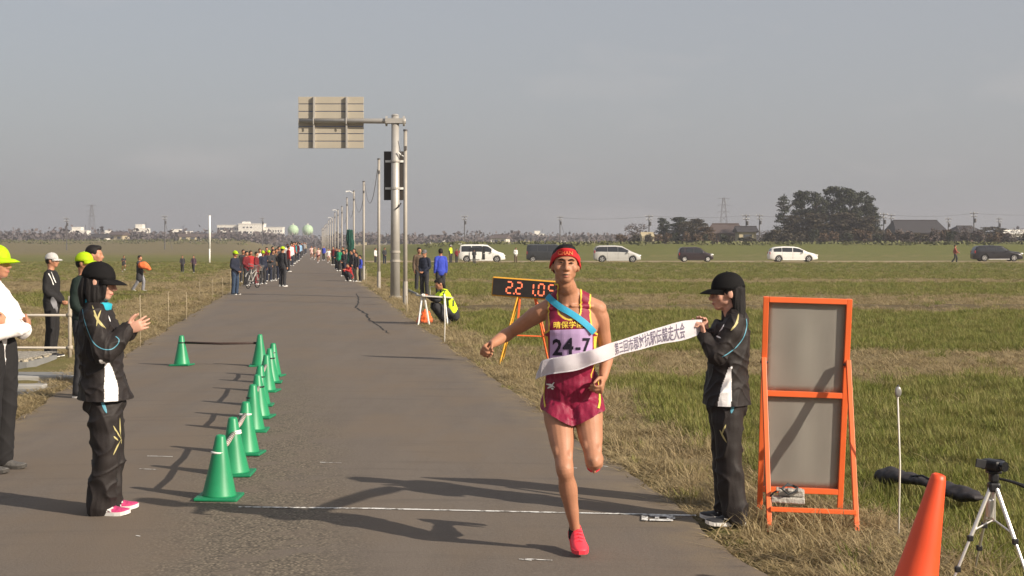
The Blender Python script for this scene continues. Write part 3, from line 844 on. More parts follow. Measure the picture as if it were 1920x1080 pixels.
# --- row of slim poles along the right edge of the road
pole_h = 5.12
names = ['nearest slim grey pole, right beside the tall overhead sign', 'second slim grey pole from the front, left of the overhead sign', 'third slim grey pole from the front, beside the green net', 'fourth slim grey pole of the receding row', 'fifth slim grey pole of the receding row', 'sixth slim grey pole of the receding row', 'seventh slim grey pole of the receding row', 'eighth slim grey pole of the receding row', 'ninth slim grey pole of the receding row']
pole_tops = []
for k in range(17):
    yy = 43.4 + 16.2 * k
    uo = 2.82 - .004 * k
    x = uo - SLOPE * yy
    e = empty('slim_pole', (x, yy, -.05), label=names[k] if k < len(names) else 'slim grey pole, %s of the receding row from the front' % ['tenth', 'eleventh', 'twelfth', 'thirteenth', 'fourteenth', 'fifteenth', 'sixteenth', 'seventeenth'][k - 9], cat='pole', group='slim poles along the road')
    h = pole_h + .12 * math.sin(k * 2.1)
    bm = NB(); tube(bm, [(0, 0, -.2), (0, 0, h)], [.062, .052], n=12); obj('mast', bm, galv2, e, smooth=True)
    bm = NB(); tube(bm, [(0, 0, h), (0, 0, h + .05)], [.066, .06], n=10); obj('cap', bm, dsteel, e)
    bm = NB(); box(bm, (.0, -.07, h - .5), (.09, .05, .12)); obj('cable_clip', bm, dsteel, e)
    if k in (3, 6, 8):
        bm = NB(); tube(bm, [(0, 0, h - .15), (-.25, 0, h + .02), (-.5, 0, h - .02)], [.03, .03, .05], n=6); obj('lamp_arm', bm, whitep, e)
    bm = NB(); tube(bm, [(0, 0, 0), (0, 0, .75)], [.072, .072], n=10); obj('sleeve', bm, galv2, e)
    pole_tops.append(Vector((x, yy, h - .35)))
cable_m = pm('grey_cable', (.16, .15, .15), rough=.7)
wire('hanging_cable', pole_tops[1] + Vector((-.06, 0, -.1)), pole_tops[2] + Vector((.06, 0, .2)), 1.15, .012, cable_m, 'thin slack cable hanging between the second and third slim poles', 'cable')
for k in range(2, 7):
    wire('hanging_cable', pole_tops[k] + Vector((.05, 0, 0)), pole_tops[k + 1] + Vector((.05, 0, 0)), .9 + .1 * k, .012, cable_m, 'slack cable between the %s slim poles of the row' % ['third and fourth', 'fourth and fifth', 'fifth and sixth', 'sixth and seventh', 'seventh and eighth'][k - 2], 'cable', 'cables between the slim poles')
wire('hanging_cable', pole_tops[0] + Vector((-.05, 0, -.45)), pole_tops[0] + Vector((-.3, 1.2, .1)), .12, .012, cable_m, 'short loose cable at the top of the nearest slim pole', 'cable')
# --- green net bundled beside the third pole
nx, ny = 2.55 - SLOPE * 90, 90.0
bm = NB(); rnd = random.Random(4)
pts, rad = [], []
for i in range(15):
    t = i / 14; pts.append(Vector((.05 * math.sin(5 * t), .05 * math.cos(4 * t), -.02 + 2.75 * t))); rad.append((.24 * (1 - .55 * t ** 3) * (1 + .2 * math.sin(9 * t)) + .03, .16))
tube(bm, pts, rad, n=18)
me = vox(bm, .04, 1)
c = co_of(me); nn = no_of(me); set_co(me, c + nn * (.045 * vnoise(c * np.array([3, 3, .6]), 9.0, 2.0))[:, None])
o = obj('rolled_net', me, pm('green_netting', (.012, .06, .045), rough=.9, var=.5, scale=10)); o.location = (nx, ny, -.05)
tag(o, 'tall dark green net bundled up beside the third slim pole', 'net')
# --- lone pale pole in the left paddy
b0 = gpt(393, 492)
e = empty('field_pole', b0, label='lone white pole standing in the left paddy field', cat='pole')
h = zat(404, b0.y) - b0.z
bm = NB(); tube(bm, [(0, 0, -.3), (0, 0, h * .3)], .085, n=10); obj('lower_tube', bm, whitep, e, smooth=True)
bm = NB(); tube(bm, [(0, 0, h * .3), (0, 0, h)], .11, n=10); obj('upper_tube', bm, whitep, e, smooth=True)

# --- thin stakes with strings
bamboo = pm('bleached_bamboo', (.36, .30, .20), rough=.8, var=.2, scale=20)
wire_grey = pm('white_plastic_stake', (.66, .63, .57), rough=.6, var=.1, scale=10)
lefts = [((262, 651), 556, 'nearest thin bamboo stake at the left road edge, behind the clapping hands'), ((315, 612), 549, 'second bamboo stake from the front on the left verge'), ((349, 599), 549, 'third bamboo stake from the front on the left verge'), ((374, 560), 527, 'fourth bamboo stake from the front on the left verge'), ((398, 562), 524, 'fifth bamboo stake from the front on the left verge'), ((417, 556), 522, 'sixth bamboo stake from the front on the left verge'), ((432, 549), 510, 'last bamboo stake before the man with the yellow cap on the left verge')]
def stake(name, bx, by, ty, lb, mat, r, grp, ring=False):
    b0 = gpt(bx, by); h = zat(ty, b0.y) - b0.z
    e = empty(name, b0, label=lb, cat='stake', group=grp)
    bm = NB(); tube(bm, [(0, 0, -.15), (.012, 0, h * .5), (0, .01, h)], [r, r * .95, r * .85], n=7); obj('rod', bm, mat, e, smooth=True)
    bm = NB(); tube(bm, [(0, .01, h - .005), (0, .01, h + .02)], [r * 1.35, r * 1.2], n=7); obj('tip', bm, mat, e)
    return e, h
for (bx, by), ty, lb in lefts: stake('bamboo_stake', bx, by, ty, lb, bamboo, .008, 'bamboo stakes along the left verge')
for bx, by, ty, lb in ((833, 640, 563, 'thin white stake in front of the crouching timekeeper'), (762, 590, 556, 'thin wooden stake in the dry grass below the nearest slim pole'), (687, 533, 506, 'thin wooden stake right of the roadside crowd')):
    stake('marker_stake', bx, by, ty, lb, wire_grey if bx == 833 else bamboo, .012, 'thin stakes on the right verge')
e, h = stake('reflector_stake', 1684, 990, 745, 'thin white stake with a round reflector beside the orange framed board', wire_grey, .006, None)
bm = NB()
M = Matrix.Translation((0, 0, h + .035)) @ Matrix.Rotation(R(90), 4, 'X')
lathe(bm, [(.006, -.006), (.028, -.008), (.033, -.004), (.033, .004), (.028, .008), (.006, .006)], n=20, M=M @ Matrix.Diagonal((.62, 1, 1, 1)))
rf = obj('reflector', bm, pm('grey_reflector', (.33, .32, .31), rough=.3, var=.2, scale=40, metallic=.5), e, smooth=True)
bm = NB(); tube(bm, [(0, 0, h + .065), (0, 0, h + .078)], .006, n=8); obj('hook', bm, dsteel, rf)

# --- pipe railing and concrete culvert on the left
rail_p = gpt(131, 668)
e = empty('pipe_railing', Vector((rail_p.x, rail_p.y, -.05)), label='rusty two-bar pipe railing beside the left road edge', cat='railing')
dR = rail_p.y
rust = pm('weathered_pipe', (.34, .31, .26), rough=.7, var=.3, scale=14, metallic=.15, hue=(.40, .34, .26))
for k in range(4):
    x = -k * 1.35
    bm = NB(); tube(bm, [(x, 0, -.2), (x, 0, zat(555, dR) + .05)], .030, n=12); pst = obj('post', bm, rust, e, smooth=True)
    for py in (591, 652):
        bm = NB(); tube(bm, [(x - .045, 0, zat(py, dR) + .05), (x + .045, 0, zat(py, dR) + .05)], .038, n=12)
        obj('joint', bm, rust, pst, smooth=True)
for py in (591, 652):
    bm = NB(); tube(bm, [(.03, -.01, zat(py, dR) + .05), (-4.3, -.01, zat(py, dR) + .06)], .019, n=12); obj('rail', bm, galv2, e, smooth=True)
conc_l = pm('pale_concrete', (.33, .32, .30), rough=.9, var=.2, scale=5, bump=.3, bscale=40)
conc_m = pm('damp_concrete', (.20, .20, .195), rough=.85, var=.25, scale=4, bump=.3, bscale=40)
c0 = P(70, 720)
e = empty('concrete_culvert', Vector((c0.x, c0.y, -.05)), label='low concrete culvert edge beside the road below the pipe railing', cat='culvert')
for nm, dy, zz, w, hh, mt in (('kerb_beam', 0.75, .03, .20, .12, conc_l), ('kerb_beam', -.35, .025, .2, .11, conc_l), ('slab', .2, -.02, .85, .10, conc_m), ('slab', 1.35, .0, .95, .10, conc_m), ('slab', -.85, -.01, .75, .08, conc_m)):
    bm = NB(); bevbox(bm, (-1.55 + .12 * dy, dy, zz), (3.6, w, hh), .015); obj(nm, bm, mt, e)
# wire basket of stones behind it
e = empty('stone_gabion', Vector((rail_p.x - 1.6, rail_p.y - 1.0, -.05)), label='flat wire basket filled with pale stones under the railing', cat='gabion')
bm = NB(); rnd = random.Random(8)
for k in range(520):
    t = NB(); bmesh.ops.create_icosphere(t, subdivisions=1, radius=1)
    sx_, sy, sz = rnd.uniform(.03, .055), rnd.uniform(.03, .055), rnd.uniform(.02, .035)
    t.transform(Matrix.Translation((rnd.uniform(-1.9, 1.45), rnd.uniform(-.7, .7), .10 + rnd.uniform(-.015, .015))) @ Matrix.Rotation(rnd.random() * 3, 4, 'Z') @ Matrix.Diagonal((sx_, sy, sz, 1)))
    m_ = mesh_from(t); bm.from_mesh(m_); bpy.data.meshes.remove(m_)
o = obj('stones', bm, pm('river_stone', (.34, .30, .23), rough=.9, var=.4, scale=7), e); o['kind'] = 'stuff'
bm = NB(); box(bm, (-.22, 0, .03), (3.4, 1.45, .12)); obj('bed', bm, conc_m, e)
bm = NB()
for i in range(24): tube(bm, [(-1.9 + i * .145, -.72, .142), (-1.9 + i * .145 + .07, .72, .142)], .004, n=4)
for i in range(11): tube(bm, [(-1.9, -.7 + i * .14, .147), (1.47, -.7 + i * .14, .147)], .004, n=4)
obj('wire_mesh', bm, galv, e)

# --- green cones with bars
cone_g = pm('green_cone_plastic', (.014, .24, .10), rough=.42, var=.28, scale=5, spec=.5)
cone_gd = pm('green_cone_base', (.010, .19, .085), rough=.5, var=.15, scale=10)
red_o = pm('bright_orange_plastic', (.76, .078, .020), rough=.45, var=.14, scale=7, spec=.5)
bar_dark = pm('bar_black_red', (.05, .03, .025), rough=.6, var=.5, scale=30)
def cone(name, loc, h, rb, mt, mtb, lb, cat, grp=None, rot=(0, 0, 0)):
    e = empty(name, loc, label=lb, cat=cat, group=grp, rot=rot)
    bm = NB()
    lathe(bm, [(rb, .018), (rb * .97, .03), (rb * .62, h * .5), (rb * .30, h * .96), (rb * .26, h * .99), (rb * .16, h), (rb * .13, h * .99), (rb * .10, h * .95)], n=32)
    obj('shell', bm, mt, e, smooth=True)
    bm = NB(); bevbox(bm, (0, 0, .011), (rb * 2.5, rb * 2.5, .022), .008); obj('base', bm, mtb, e)
    return e
# (x, base y, rank words)
cones = [(411, 943, 'nearest green cone of the row, in front'), (439, 898, 'second green cone from the front, white ring round its neck'), (460, 859, 'third green cone from the front in the row'), (473, 815, 'fourth green cone from the front in the row'), (485, 790, 'fifth green cone from the front in the row'), (487, 767, 'sixth green cone from the front in the row'), (499, 740, 'seventh green cone from the front in the row'), (507, 724, 'eighth green cone from the front in the row'), (511, 711, 'ninth and farthest green cone on the right of the row'), (487, 692, 'green cone at the right end of the dark crossbar'), (341, 690, 'lone green cone at the left end of the dark crossbar')]
CH = .435
cone_at = []
for k, (x, y, lb) in enumerate(cones):
    p = P(x, y - 3); p.z = road_z(p) + .001
    cone('traffic_cone', p, CH + (.02 if k == 9 else 0), .118, cone_g, cone_gd, lb, 'cone', 'green cones on the road', rot=(R(1.2) * math.sin(k * 2.3), R(1.4) * math.sin(k * 4.1 + 1), .12 * math.sin(k * 3)))
    cone_at.append(p)
bar_mat = bpy.data.materials.new('red_white_bar'); bar_mat.use_nodes = True
N, L = nodes_of(bar_mat); b = N['Principled BSDF']; b.inputs['Roughness'].default_value = .5
tc = N.new('ShaderNodeTexCoord'); wv = N.new('ShaderNodeTexWave'); wv.bands_direction = 'DIAGONAL'; wv.inputs['Scale'].default_value = 9.0
L.new(tc.outputs['Object'], wv.inputs['Vector'])
cr_ = N.new('ShaderNodeValToRGB'); cr_.color_ramp.interpolation = 'CONSTANT'; cr_.color_ramp.elements[0].color = (.62, .58, .52, 1); cr_.color_ramp.elements[1].position = .62; cr_.color_ramp.elements[1].color = (.20, .06, .045, 1)
L.new(wv.outputs[0], cr_.inputs[0]); L.new(cr_.outputs[0], b.inputs['Base Color'])
def cone_bar(i, j, zi, mt, lb, ringmat):
    a, c = cone_at[i] + Vector((0, 0, zi)), cone_at[j] + Vector((0, 0, zi))
    d = (c - a).normalized()
    ra = .118 * (1 - zi / CH) * .85 + .022
    e = empty('cone_bar', a, label=lb, cat='bar', group='bars linking the cones')
    bm = NB(); tube(bm, [d * ra, (c - a) * .5 - Vector((0, 0, .012)), (c - a) - d * ra], .017, n=12); obj('rod', bm, mt, e, smooth=True)
    for q in (Vector((0, 0, 0)), c - a):
        bm = NB()
        tube(bm, [q + Vector((ra * math.cos(t), ra * math.sin(t), 0)) for t in np.linspace(0, 2 * math.pi, 21)], .009, n=6, side=(0, 0, 1)); obj('ring', bm, ringmat, e, smooth=True)
cone_bar(0, 1, .315, bar_mat, 'red and white bar between the two nearest green cones', whitep)
cone_bar(1, 2, .33, bar_mat, 'red and white bar between second and third green cones', whitep)
cone_bar(3, 4, .31, bar_mat, 'red and white bar between fourth and fifth green cones', black_plastic)
cone_bar(5, 6, .31, bar_mat, 'red and white bar between sixth and seventh green cones', black_plastic)
cone_bar(7, 8, .31, bar_mat, 'bar between the two farthest green cones of the row', black_plastic)
cone_bar(10, 9, .33, bar_dark, 'dark bar across the lane between two green cones', black_plastic)
# --- tilted orange cone at the right
p = P(1704, 1138); cone('safety_cone', (p.x, p.y, gz(p.x, p.y) - .01), .70, .128, red_o, red_o, 'big bright orange cone tilting beside the camera tripod', 'cone', rot=(R(2), R(11.5), 0))

# --- orange framed board
ora = pm('orange_frame_paint', (.80, .135, .03), rough=.42, var=.08, scale=10, spec=.5, hue=(.82, .15, .04))
sheet = pm('grey_sheet_metal', (.46, .43, .38), rough=.5, var=.08, scale=5, spec=.5)
p = P(1502, 968)
e = empty('board_stand', Vector((p.x, p.y, gz(p.x, p.y))), rot=(0, R(1.6), R(-4)), label='orange framed A-shaped board stand with two blank grey panels', cat='board')
W, HT = .53, 1.43
lean = .34
def fy(z): return .16 * (1 - z / HT) * 1.0 - .02                    # main frame leans back a little towards its foot
def seg(name, a, c, w, t, mt, par, bev=.003):
    a, c = Vector(a), Vector(c); d = c - a
    q = d.to_track_quat('Z', 'Y').to_matrix()
    bm = NB(); bevbox(bm, (a + c) / 2, (w, t, d.length), bev, rot=q); return obj(name, bm, mt, par)
for s in (-1, 1): seg('upright', (s * (W / 2 + (-.012 if s < 0 else .0)), fy(0), .02), (s * W / 2, fy(HT), HT), .036, .036, ora, e)
def hbar(name, z, y, w=W, hh=.036, t=.036, par=e, mt=None, x=0): 
    bm = NB(); bevbox(bm, (x, y, z), (w, t, hh), .003); return obj(name, bm, mt or ora, par)
hbar('top_rail', HT - .018, fy(HT), W - .037)
hbar('middle_rail', .80, fy(.8), W - .037)
hbar('bottom_rail', .165, fy(.165), W - .037)
for nm, z0, z1 in (('upper_panel', .819, HT - .037), ('lower_panel', .184, .781)):
    bm = NB(); zc = (z0 + z1) / 2
    n = 14
    vs = [[bm.verts.new((-W / 2 + .018 + (W - .036) * i / n, fy(z0 + (z1 - z0) * j / n) + .012 + .006 * math.sin(i * .8) * math.sin(math.pi * j / n) * math.sin(math.pi * i / n), z0 + (z1 - z0) * j / n)) for i in range(n + 1)] for j in range(n + 1)]
    for j in range(n):
        for i in range(n): bm.faces.new((vs[j][i], vs[j][i + 1], vs[j + 1][i + 1], vs[j + 1][i]))
    bmesh.ops.solidify(bm, geom=list(bm.faces), thickness=-.002)
    obj(nm, bm, sheet, e, smooth=True)
hz_ = 1.035
for s in (-1, 1):
    lg = seg('leg', (s * (W / 2 + .005), fy(hz_) - .035, hz_), (s * (W / 2 + .004) + .03, fy(hz_) - .035 - .36, -.03), .03, .03, ora, e)
    bm = NB(); tube(bm, [(s * W / 2 - .025, fy(hz_) - .018, hz_ - .03), (s * W / 2 + .025, fy(hz_) - .018, hz_ - .03)], .009, n=10); obj('hinge_bolt', bm, dsteel, lg)
hbar('leg_brace', .115, fy(hz_) - .035 - .33, W + .0, .028, .026, x=.03)
# concrete block weighing the stand down
bm = NB()
t = rotz(R(-9))
bevbox(bm, (0, 0, 0), (.205, .09, .035), .006); bevbox(bm, (.02, .03, .042), (.16, .08, .04), .006)
for x in (-.06, .01, .07): bevbox(bm, (x, -.02, .066), (.03, .10, .012), .004)
ob = obj('concrete_block', bm, pm('rough_block', (.44, .42, .38), rough=.95, var=.35, scale=30, bump=.8, bscale=50)); pb = P(1480, 950, .1)
ob.location = (pb.x - .02, pb.y - .06, .155); ob.rotation_euler = (0, R(2), R(-9)); tag(ob, 'grey concrete block tied to the foot of the board stand', 'block')
bm = NB()
tube(bm, [(-.11, -.03, .02), (-.09, -.055, .05), (-.05, -.058, .072), (-.01, -.03, .095), (.03, .01, .088), (.06, -.03, .082), (.045, -.062, .06), (.0, -.068, .045), (-.04, -.06, .075), (.0, .0, .10), (.05, .03, .07)], .006, n=6)
ow = obj('tie_rope', bm, pm('dark_rope', (.045, .05, .055), rough=.9, var=.4, scale=40)); ow.location = ob.location; ow.rotation_euler = (0, 0, R(-9)); tag(ow, 'dark cord wound round the concrete block', 'rope')

# --- race clock on a folding stand
d = 22.0
yel = pm('yellow_orange_paint', (.72, .36, .035), rough=.45, var=.08, scale=8)
e = empty('race_clock', Vector((at(985, 545, d).x, d, gz(.2, d))), rot=(0, 0, 0), label='black digital race clock with a yellow rim on a yellow and orange folding stand', cat='clock')
cx, cz = 0.0, zat(541, d) - e.location.z
tilt = roty(R(4.0)) @ rotz(R(-12))
bm = NB(); w_, h_, t_ = 1.0, .285, .09
bevbox(bm, (0, 0, 0), (w_, t_, h_), .02); bm.transform(Matrix.Translation((cx, 0, cz)) @ tilt.to_4x4()); case = obj('case', bm, yel, e)
bm = NB(); bevbox(bm, (0, -t_ / 2 - .002, 0), (w_ - .035, .012, h_ - .035), .004); bm.transform(Matrix.Translation((cx, 0, cz)) @ tilt.to_4x4()); obj('display', bm, pm('black_display', (.030, .026, .025), rough=.4, var=.3, scale=12), case)
led = pm('lit_red_segment', (.8, .16, .08), rough=.5, var=0, emit=((1.0, .22, .10), .55))
segs = {'0': 'abcdef', '1': 'bc', '2': 'abged', '5': 'afgcd'}
def digit(bm, ch, x, z, s):
    q = {'a': ((-.5, 1), (.5, 1)), 'b': ((.5, 1), (.5, 0)), 'c': ((.5, 0), (.5, -1)), 'd': ((-.5, -1), (.5, -1)), 'e': ((-.5, 0), (-.5, -1)), 'f': ((-.5, 1), (-.5, 0)), 'g': ((-.5, 0), (.5, 0))}
    for c_ in segs[ch]:
        (xa, za), (xb, zb_) = q[c_]
        a = Vector((x + s * xa, -t_ / 2 - .011, z + s * za)); b_ = Vector((x + s * xb, -t_ / 2 - .011, z + s * zb_)); dd = (b_ - a).normalized()
        a += dd * s * .14; b_ -= dd * s * .14
        t = dd.cross(Vector((0, 1, 0))) * s * .13
        bm.faces.new([bm.verts.new(v) for v in (a - t, a + t, b_ + t, b_ - t)])
for ch, x in (('2', -.23), ('2', -.085), ('1', .09), ('0', .25), ('5', .40)):
    bm = NB(); digit(bm, ch, x, 0, .082); bm.transform(Matrix.Translation((cx, 0, cz)) @ tilt.to_4x4()); obj('digit', bm, led, case)
for x in (-.155, .165):
    bm = NB(); box(bm, (x, -t_ / 2 - .011, -.085), (.022, .003, .022)); bm.transform(Matrix.Translation((cx, 0, cz)) @ tilt.to_4x4()); obj('dot', bm, led, case)
for (xa, ya, za), (xb, yb, zb_), mt in (((-.12, -.03, cz - .13), (-.40, -.32, 0), yel), ((-.10, -.0, cz - .13), (-.36, .30, 0), yel), ((.16, -.03, cz - .15), (.40, -.30, 0), ora), ((.14, .02, cz - .15), (.36, .32, 0), ora)):
    seg('leg', (xa, ya, za), (xb, yb, zb_), .022, .022, mt, e)
seg('leg_brace', (-.27, -.15, cz * .42), (.29, -.14, cz * .40), .018, .018, ora, e)
seg('mast', (-.08, 0, cz - .14), (-.11, 0, cz - .5), .03, .03, ora, e)

# --- camera tripod with a small camcorder
alu = pm('silver_aluminium', (.62, .60, .57), rough=.35, var=.06, scale=10, metallic=.7)
tp = Vector((2.50, 7.75, 0)); tp.z = gz(tp.x, tp.y)
e = empty('camera_tripod', tp, label='small silver tripod with black joints beside the orange cone', cat='tripod')
hub = Vector((0, 0, zat(913, 7.75) - tp.z))
feet = [Vector((-.29, -.12, -.04)), Vector((.13, -.30, -.04)), Vector((.03, .42, .0))]
for f in feet:
    top = hub + Vector((f.x * .06, f.y * .06, 0)); mid = top.lerp(f, .45); m2 = top.lerp(f, .72)
    bm = NB(); tube(bm, [top, mid], (.011, .008), n=8); lg = obj('leg', bm, alu, e)
    bm = NB(); tube(bm, [mid, m2], (.008, .006), n=8); obj('leg_section', bm, alu, lg)
    bm = NB(); tube(bm, [m2, f], (.006, .005), n=8); obj('leg_section', bm, alu, lg)
    for q in (mid, m2):
        bm = NB(); bevbox(bm, q, (.03, .026, .03), .005); obj('clip', bm, black_plastic, lg)
    bm = NB(); tube(bm, [hub + Vector((0, 0, -.17)), mid.lerp(top, .15)], .005, n=6); obj('brace', bm, alu, lg)
    bm = NB(); ell(bm, f, .013, seg=8); obj('foot', bm, black_plastic, lg)
bm = NB(); tube(bm, [hub + Vector((0, 0, .05)), hub + Vector((0, 0, -.18))], .011, n=10); obj('centre_column', bm, alu, e)
bm = NB(); bevbox(bm, hub + Vector((0, 0, .0)), (.06, .055, .05), .012); bevbox(bm, hub + Vector((0, 0, .05)), (.045, .05, .05), .01); bevbox(bm, hub + Vector((0, 0, .078)), (.07, .06, .014), .004); obj('head', bm, black_plastic, e)
bm = NB(); ctube(bm, [hub + Vector((.02, 0, .045)), hub + Vector((.09, -.03, .03)), hub + Vector((.14, -.05, .012))], [.006, .008, .011], n=8); obj('pan_handle', bm, black_plastic, e)
bm = NB(); bevbox(bm, hub + Vector((-.02, 0, -.11)), (.03, .05, .10), .008); obj('crank_case', bm, alu, e)
cm_ = hub + tp + Vector((-.005, 0, .115))
e = empty('camcorder', cm_, rz=.5, label='small black camcorder mounted on the silver tripod', cat='camcorder')
bm = NB(); bevbox(bm, (0, 0, 0), (.075, .12, .055), .015); obj('body', bm, black_plastic, e)
bm = NB(); tube(bm, [(0, -.055, .0), (0, -.085, .0)], [.024, .026], n=16); obj('lens', bm, pm('lens_glass', (.01, .01, .015), rough=.1, spec=.8), e)
bm = NB(); bevbox(bm, (-.085, .0, .012), (.07, .008, .045), .003, rot=roty(R(12))); obj('flip_screen', bm, black_plastic, e)
bm = NB(); ctube(bm, [(.045, -.04, .0), (.065, 0, .005), (.045, .04, .0)], [(.006, .02)] * 3, n=8); obj('hand_strap', bm, black_plastic, e)
# --- black bag
bm = NB()
a, c = P(1652, 897), P(1835, 938)
pts = [a.lerp(c, t) + Vector((0, .06 * math.sin(t * 3.1), .03 + .012 * math.sin(t * 5))) for t in np.linspace(0, 1, 8)]
ctube(bm, pts, [(.06, .05), (.10, .06), (.10, .04), (.095, .036), (.10, .042), (.11, .045), (.10, .035), (.06, .025)], n=16, side=(0, 1, 0))
me = vox(bm, .012, 2); cc = co_of(me); nn = no_of(me); set_co(me, cc + nn * (.020 * vnoise(cc, 13, 1) + .008 * vnoise(cc, 37, 3))[:, None])
o = obj('tripod_bag', me, pm('black_nylon', (.030, .026, .028), rough=.65, var=.3, scale=20, bump=.2, bscale=150)); tag(o, 'long black nylon bag lying in the grass behind the orange cone', 'bag')
bm = NB(); tube(bm, [pts[2] + Vector((0, -.07, .02)), pts[3] + Vector((0, -.09, .05)), pts[4] + Vector((0, -.07, .03))], .008, n=6); obj('handle', bm, black_plastic, o)

# --- timekeeper's table with white legs, orange bag, hose
d = 33.0
e = empty('folding_table', Vector((at(808, 560, d).x, d, gz(at(808, 560, d).x, d))), label='small folding table with white trestle legs in front of the crouching timekeeper', cat='table')
zz = zat(556, d) - e.location.z
bm = NB(); bevbox(bm, (.08, 0, zz), (.72, .5, .03), .006, rot=rotz(.35) @ roty(R(4))); obj('table_top', bm, galv, e)
for xa, ya, xb, yb in ((-.18, -.2, -.27, -.25), (-.14, -.2, -.02, -.25), (-.18, .2, -.28, .25), (.3, .2, .36, .25), (.3, -.2, .38, -.25)):
    seg('leg', (xa, ya, zz + .06), (xb, yb, 0), .035, .03, whitep, e)
seg('back_frame', (-.02, .1, zz), (-.02, .1, zz + .22), .015, .015, galv, e); seg('back_frame', (.28, .1, zz), (.28, .1, zz + .2), .015, .015, galv, e); seg('back_frame', (-.02, .1, zz + .215), (.28, .1, zz + .2), .015, .015, galv, e)
bm = NB(); ctube(bm, [(0, 0, .02), (0, 0, .12), (.01, 0, .22), (.0, 0, .3)], [(.20, .14), (.17, .13), (.11, .09), (.03, .03)], n=14, side=(1, 0, 0))
me = vox(bm, .02, 1); cc = co_of(me); nn = no_of(me); set_co(me, cc + nn * (.02 * vnoise(cc, 22, 1) + .012 * vnoise(cc, 50, 3))[:, None])
o = obj('orange_bag', me, pm('orange_vinyl', (.85, .14, .03), rough=.5, var=.15, scale=15)); q = gpt(797, 604); o.location = (q.x, q.y - .1, q.z); tag(o, 'crumpled orange bag on the ground under the folding table', 'bag')
bm = NB()
pl = [gpt(862, 600), gpt(885, 606), gpt(905, 615), gpt(922, 628), gpt(935, 645)]
ctube(bm, [v + Vector((0, 0, .03)) for v in pl], [.022, .025, .024, .022, .02], n=10, side=(0, 1, 0))
o = obj('drain_hose', bm, pm('dark_hose', (.10, .085, .075), rough=.8, var=.3, scale=10), smooth=True); tag(o, 'dark drain pipe curving through the dry grass behind the timekeeper', 'pipe')
bm = NB(); pl = [gpt(757, 538) , gpt(770, 545), gpt(782, 553)]
ctube(bm, [v + Vector((0, 0, .08)) for v in pl], [.06, .06, .06], n=8, side=(0, 1, 0))
o = obj('field_pipe', bm, conc_m, smooth=True); tag(o, 'short grey pipe at the field edge behind the tall sign pole', 'pipe')

# --- bicycle by the left crowd
tyre_m = pm('black_rubber', (.015, .015, .016), rough=.8, var=.2, scale=20)
chrome = pm('chrome', (.6, .6, .6), rough=.25, var=.05, metallic=.9)
q = P(474, 541)
e = empty('bicycle', (q.x, q.y, road_z(q)), rz=R(78), label='silver city bicycle parked in front of the left roadside crowd', cat='bicycle')
for x in (-.48, .50):
    bm = NB(); tube(bm, [(x + .30 * math.cos(t), 0, .31 + .30 * math.sin(t)) for t in np.linspace(0, 2 * math.pi, 25)], .02, n=6, side=(0, 1, 0)); wh = obj('wheel', bm, tyre_m, e, smooth=True)
    bm = NB()
    for k in range(10): tube(bm, [(x, 0, .31), (x + .29 * math.cos(k * .628), 0, .31 + .29 * math.sin(k * .628))], .004, n=4)
    tube(bm, [(x, -.04, .31), (x, .04, .31)], .02, n=8); obj('spokes', bm, dsteel, wh)
    bm = NB(); tube(bm, [(x + .335 * math.cos(t), 0, .31 + .335 * math.sin(t)) for t in np.linspace(.3, 2.6, 12)], (.028, .004), n=6, side=(0, 1, 0)); obj('mudguard', bm, galv, e)
fr = [((-.48, 0, .31), (-.05, 0, .30)), ((-.05, 0, .30), (-.17, 0, .78)), ((-.48, 0, .31), (-.15, 0, .70)), ((-.05, 0, .30), (.36, 0, .66)), ((-.12, 0, .58), (.35, 0, .74)), ((.33, 0, .88), (.50, 0, .31))]
obj('frame', bars(fr, .017), galv, e)
bm = NB(); ctube(bm, [(.20, -.27, .98), (.32, -.2, .97), (.33, 0, .92), (.32, .2, .97), (.20, .27, .98)], .012, n=8); obj('handlebar', bm, chrome, e)
bm = NB(); ell(bm, (-.20, 0, .84), (.13, .08, .035)); obj('saddle', bm, black_plastic, e, smooth=True)
bm = NB()
for k in range(5):
    s = .15 + .015 * k; z0 = .72 + .045 * k
    tube(bm, [(.52 + s * a_, s * b_, z0) for a_, b_ in ((-1, -1), (1, -1), (1, 1), (-1, 1), (-1, -1))], .006, n=4)
obj('basket', bm, galv2, e)

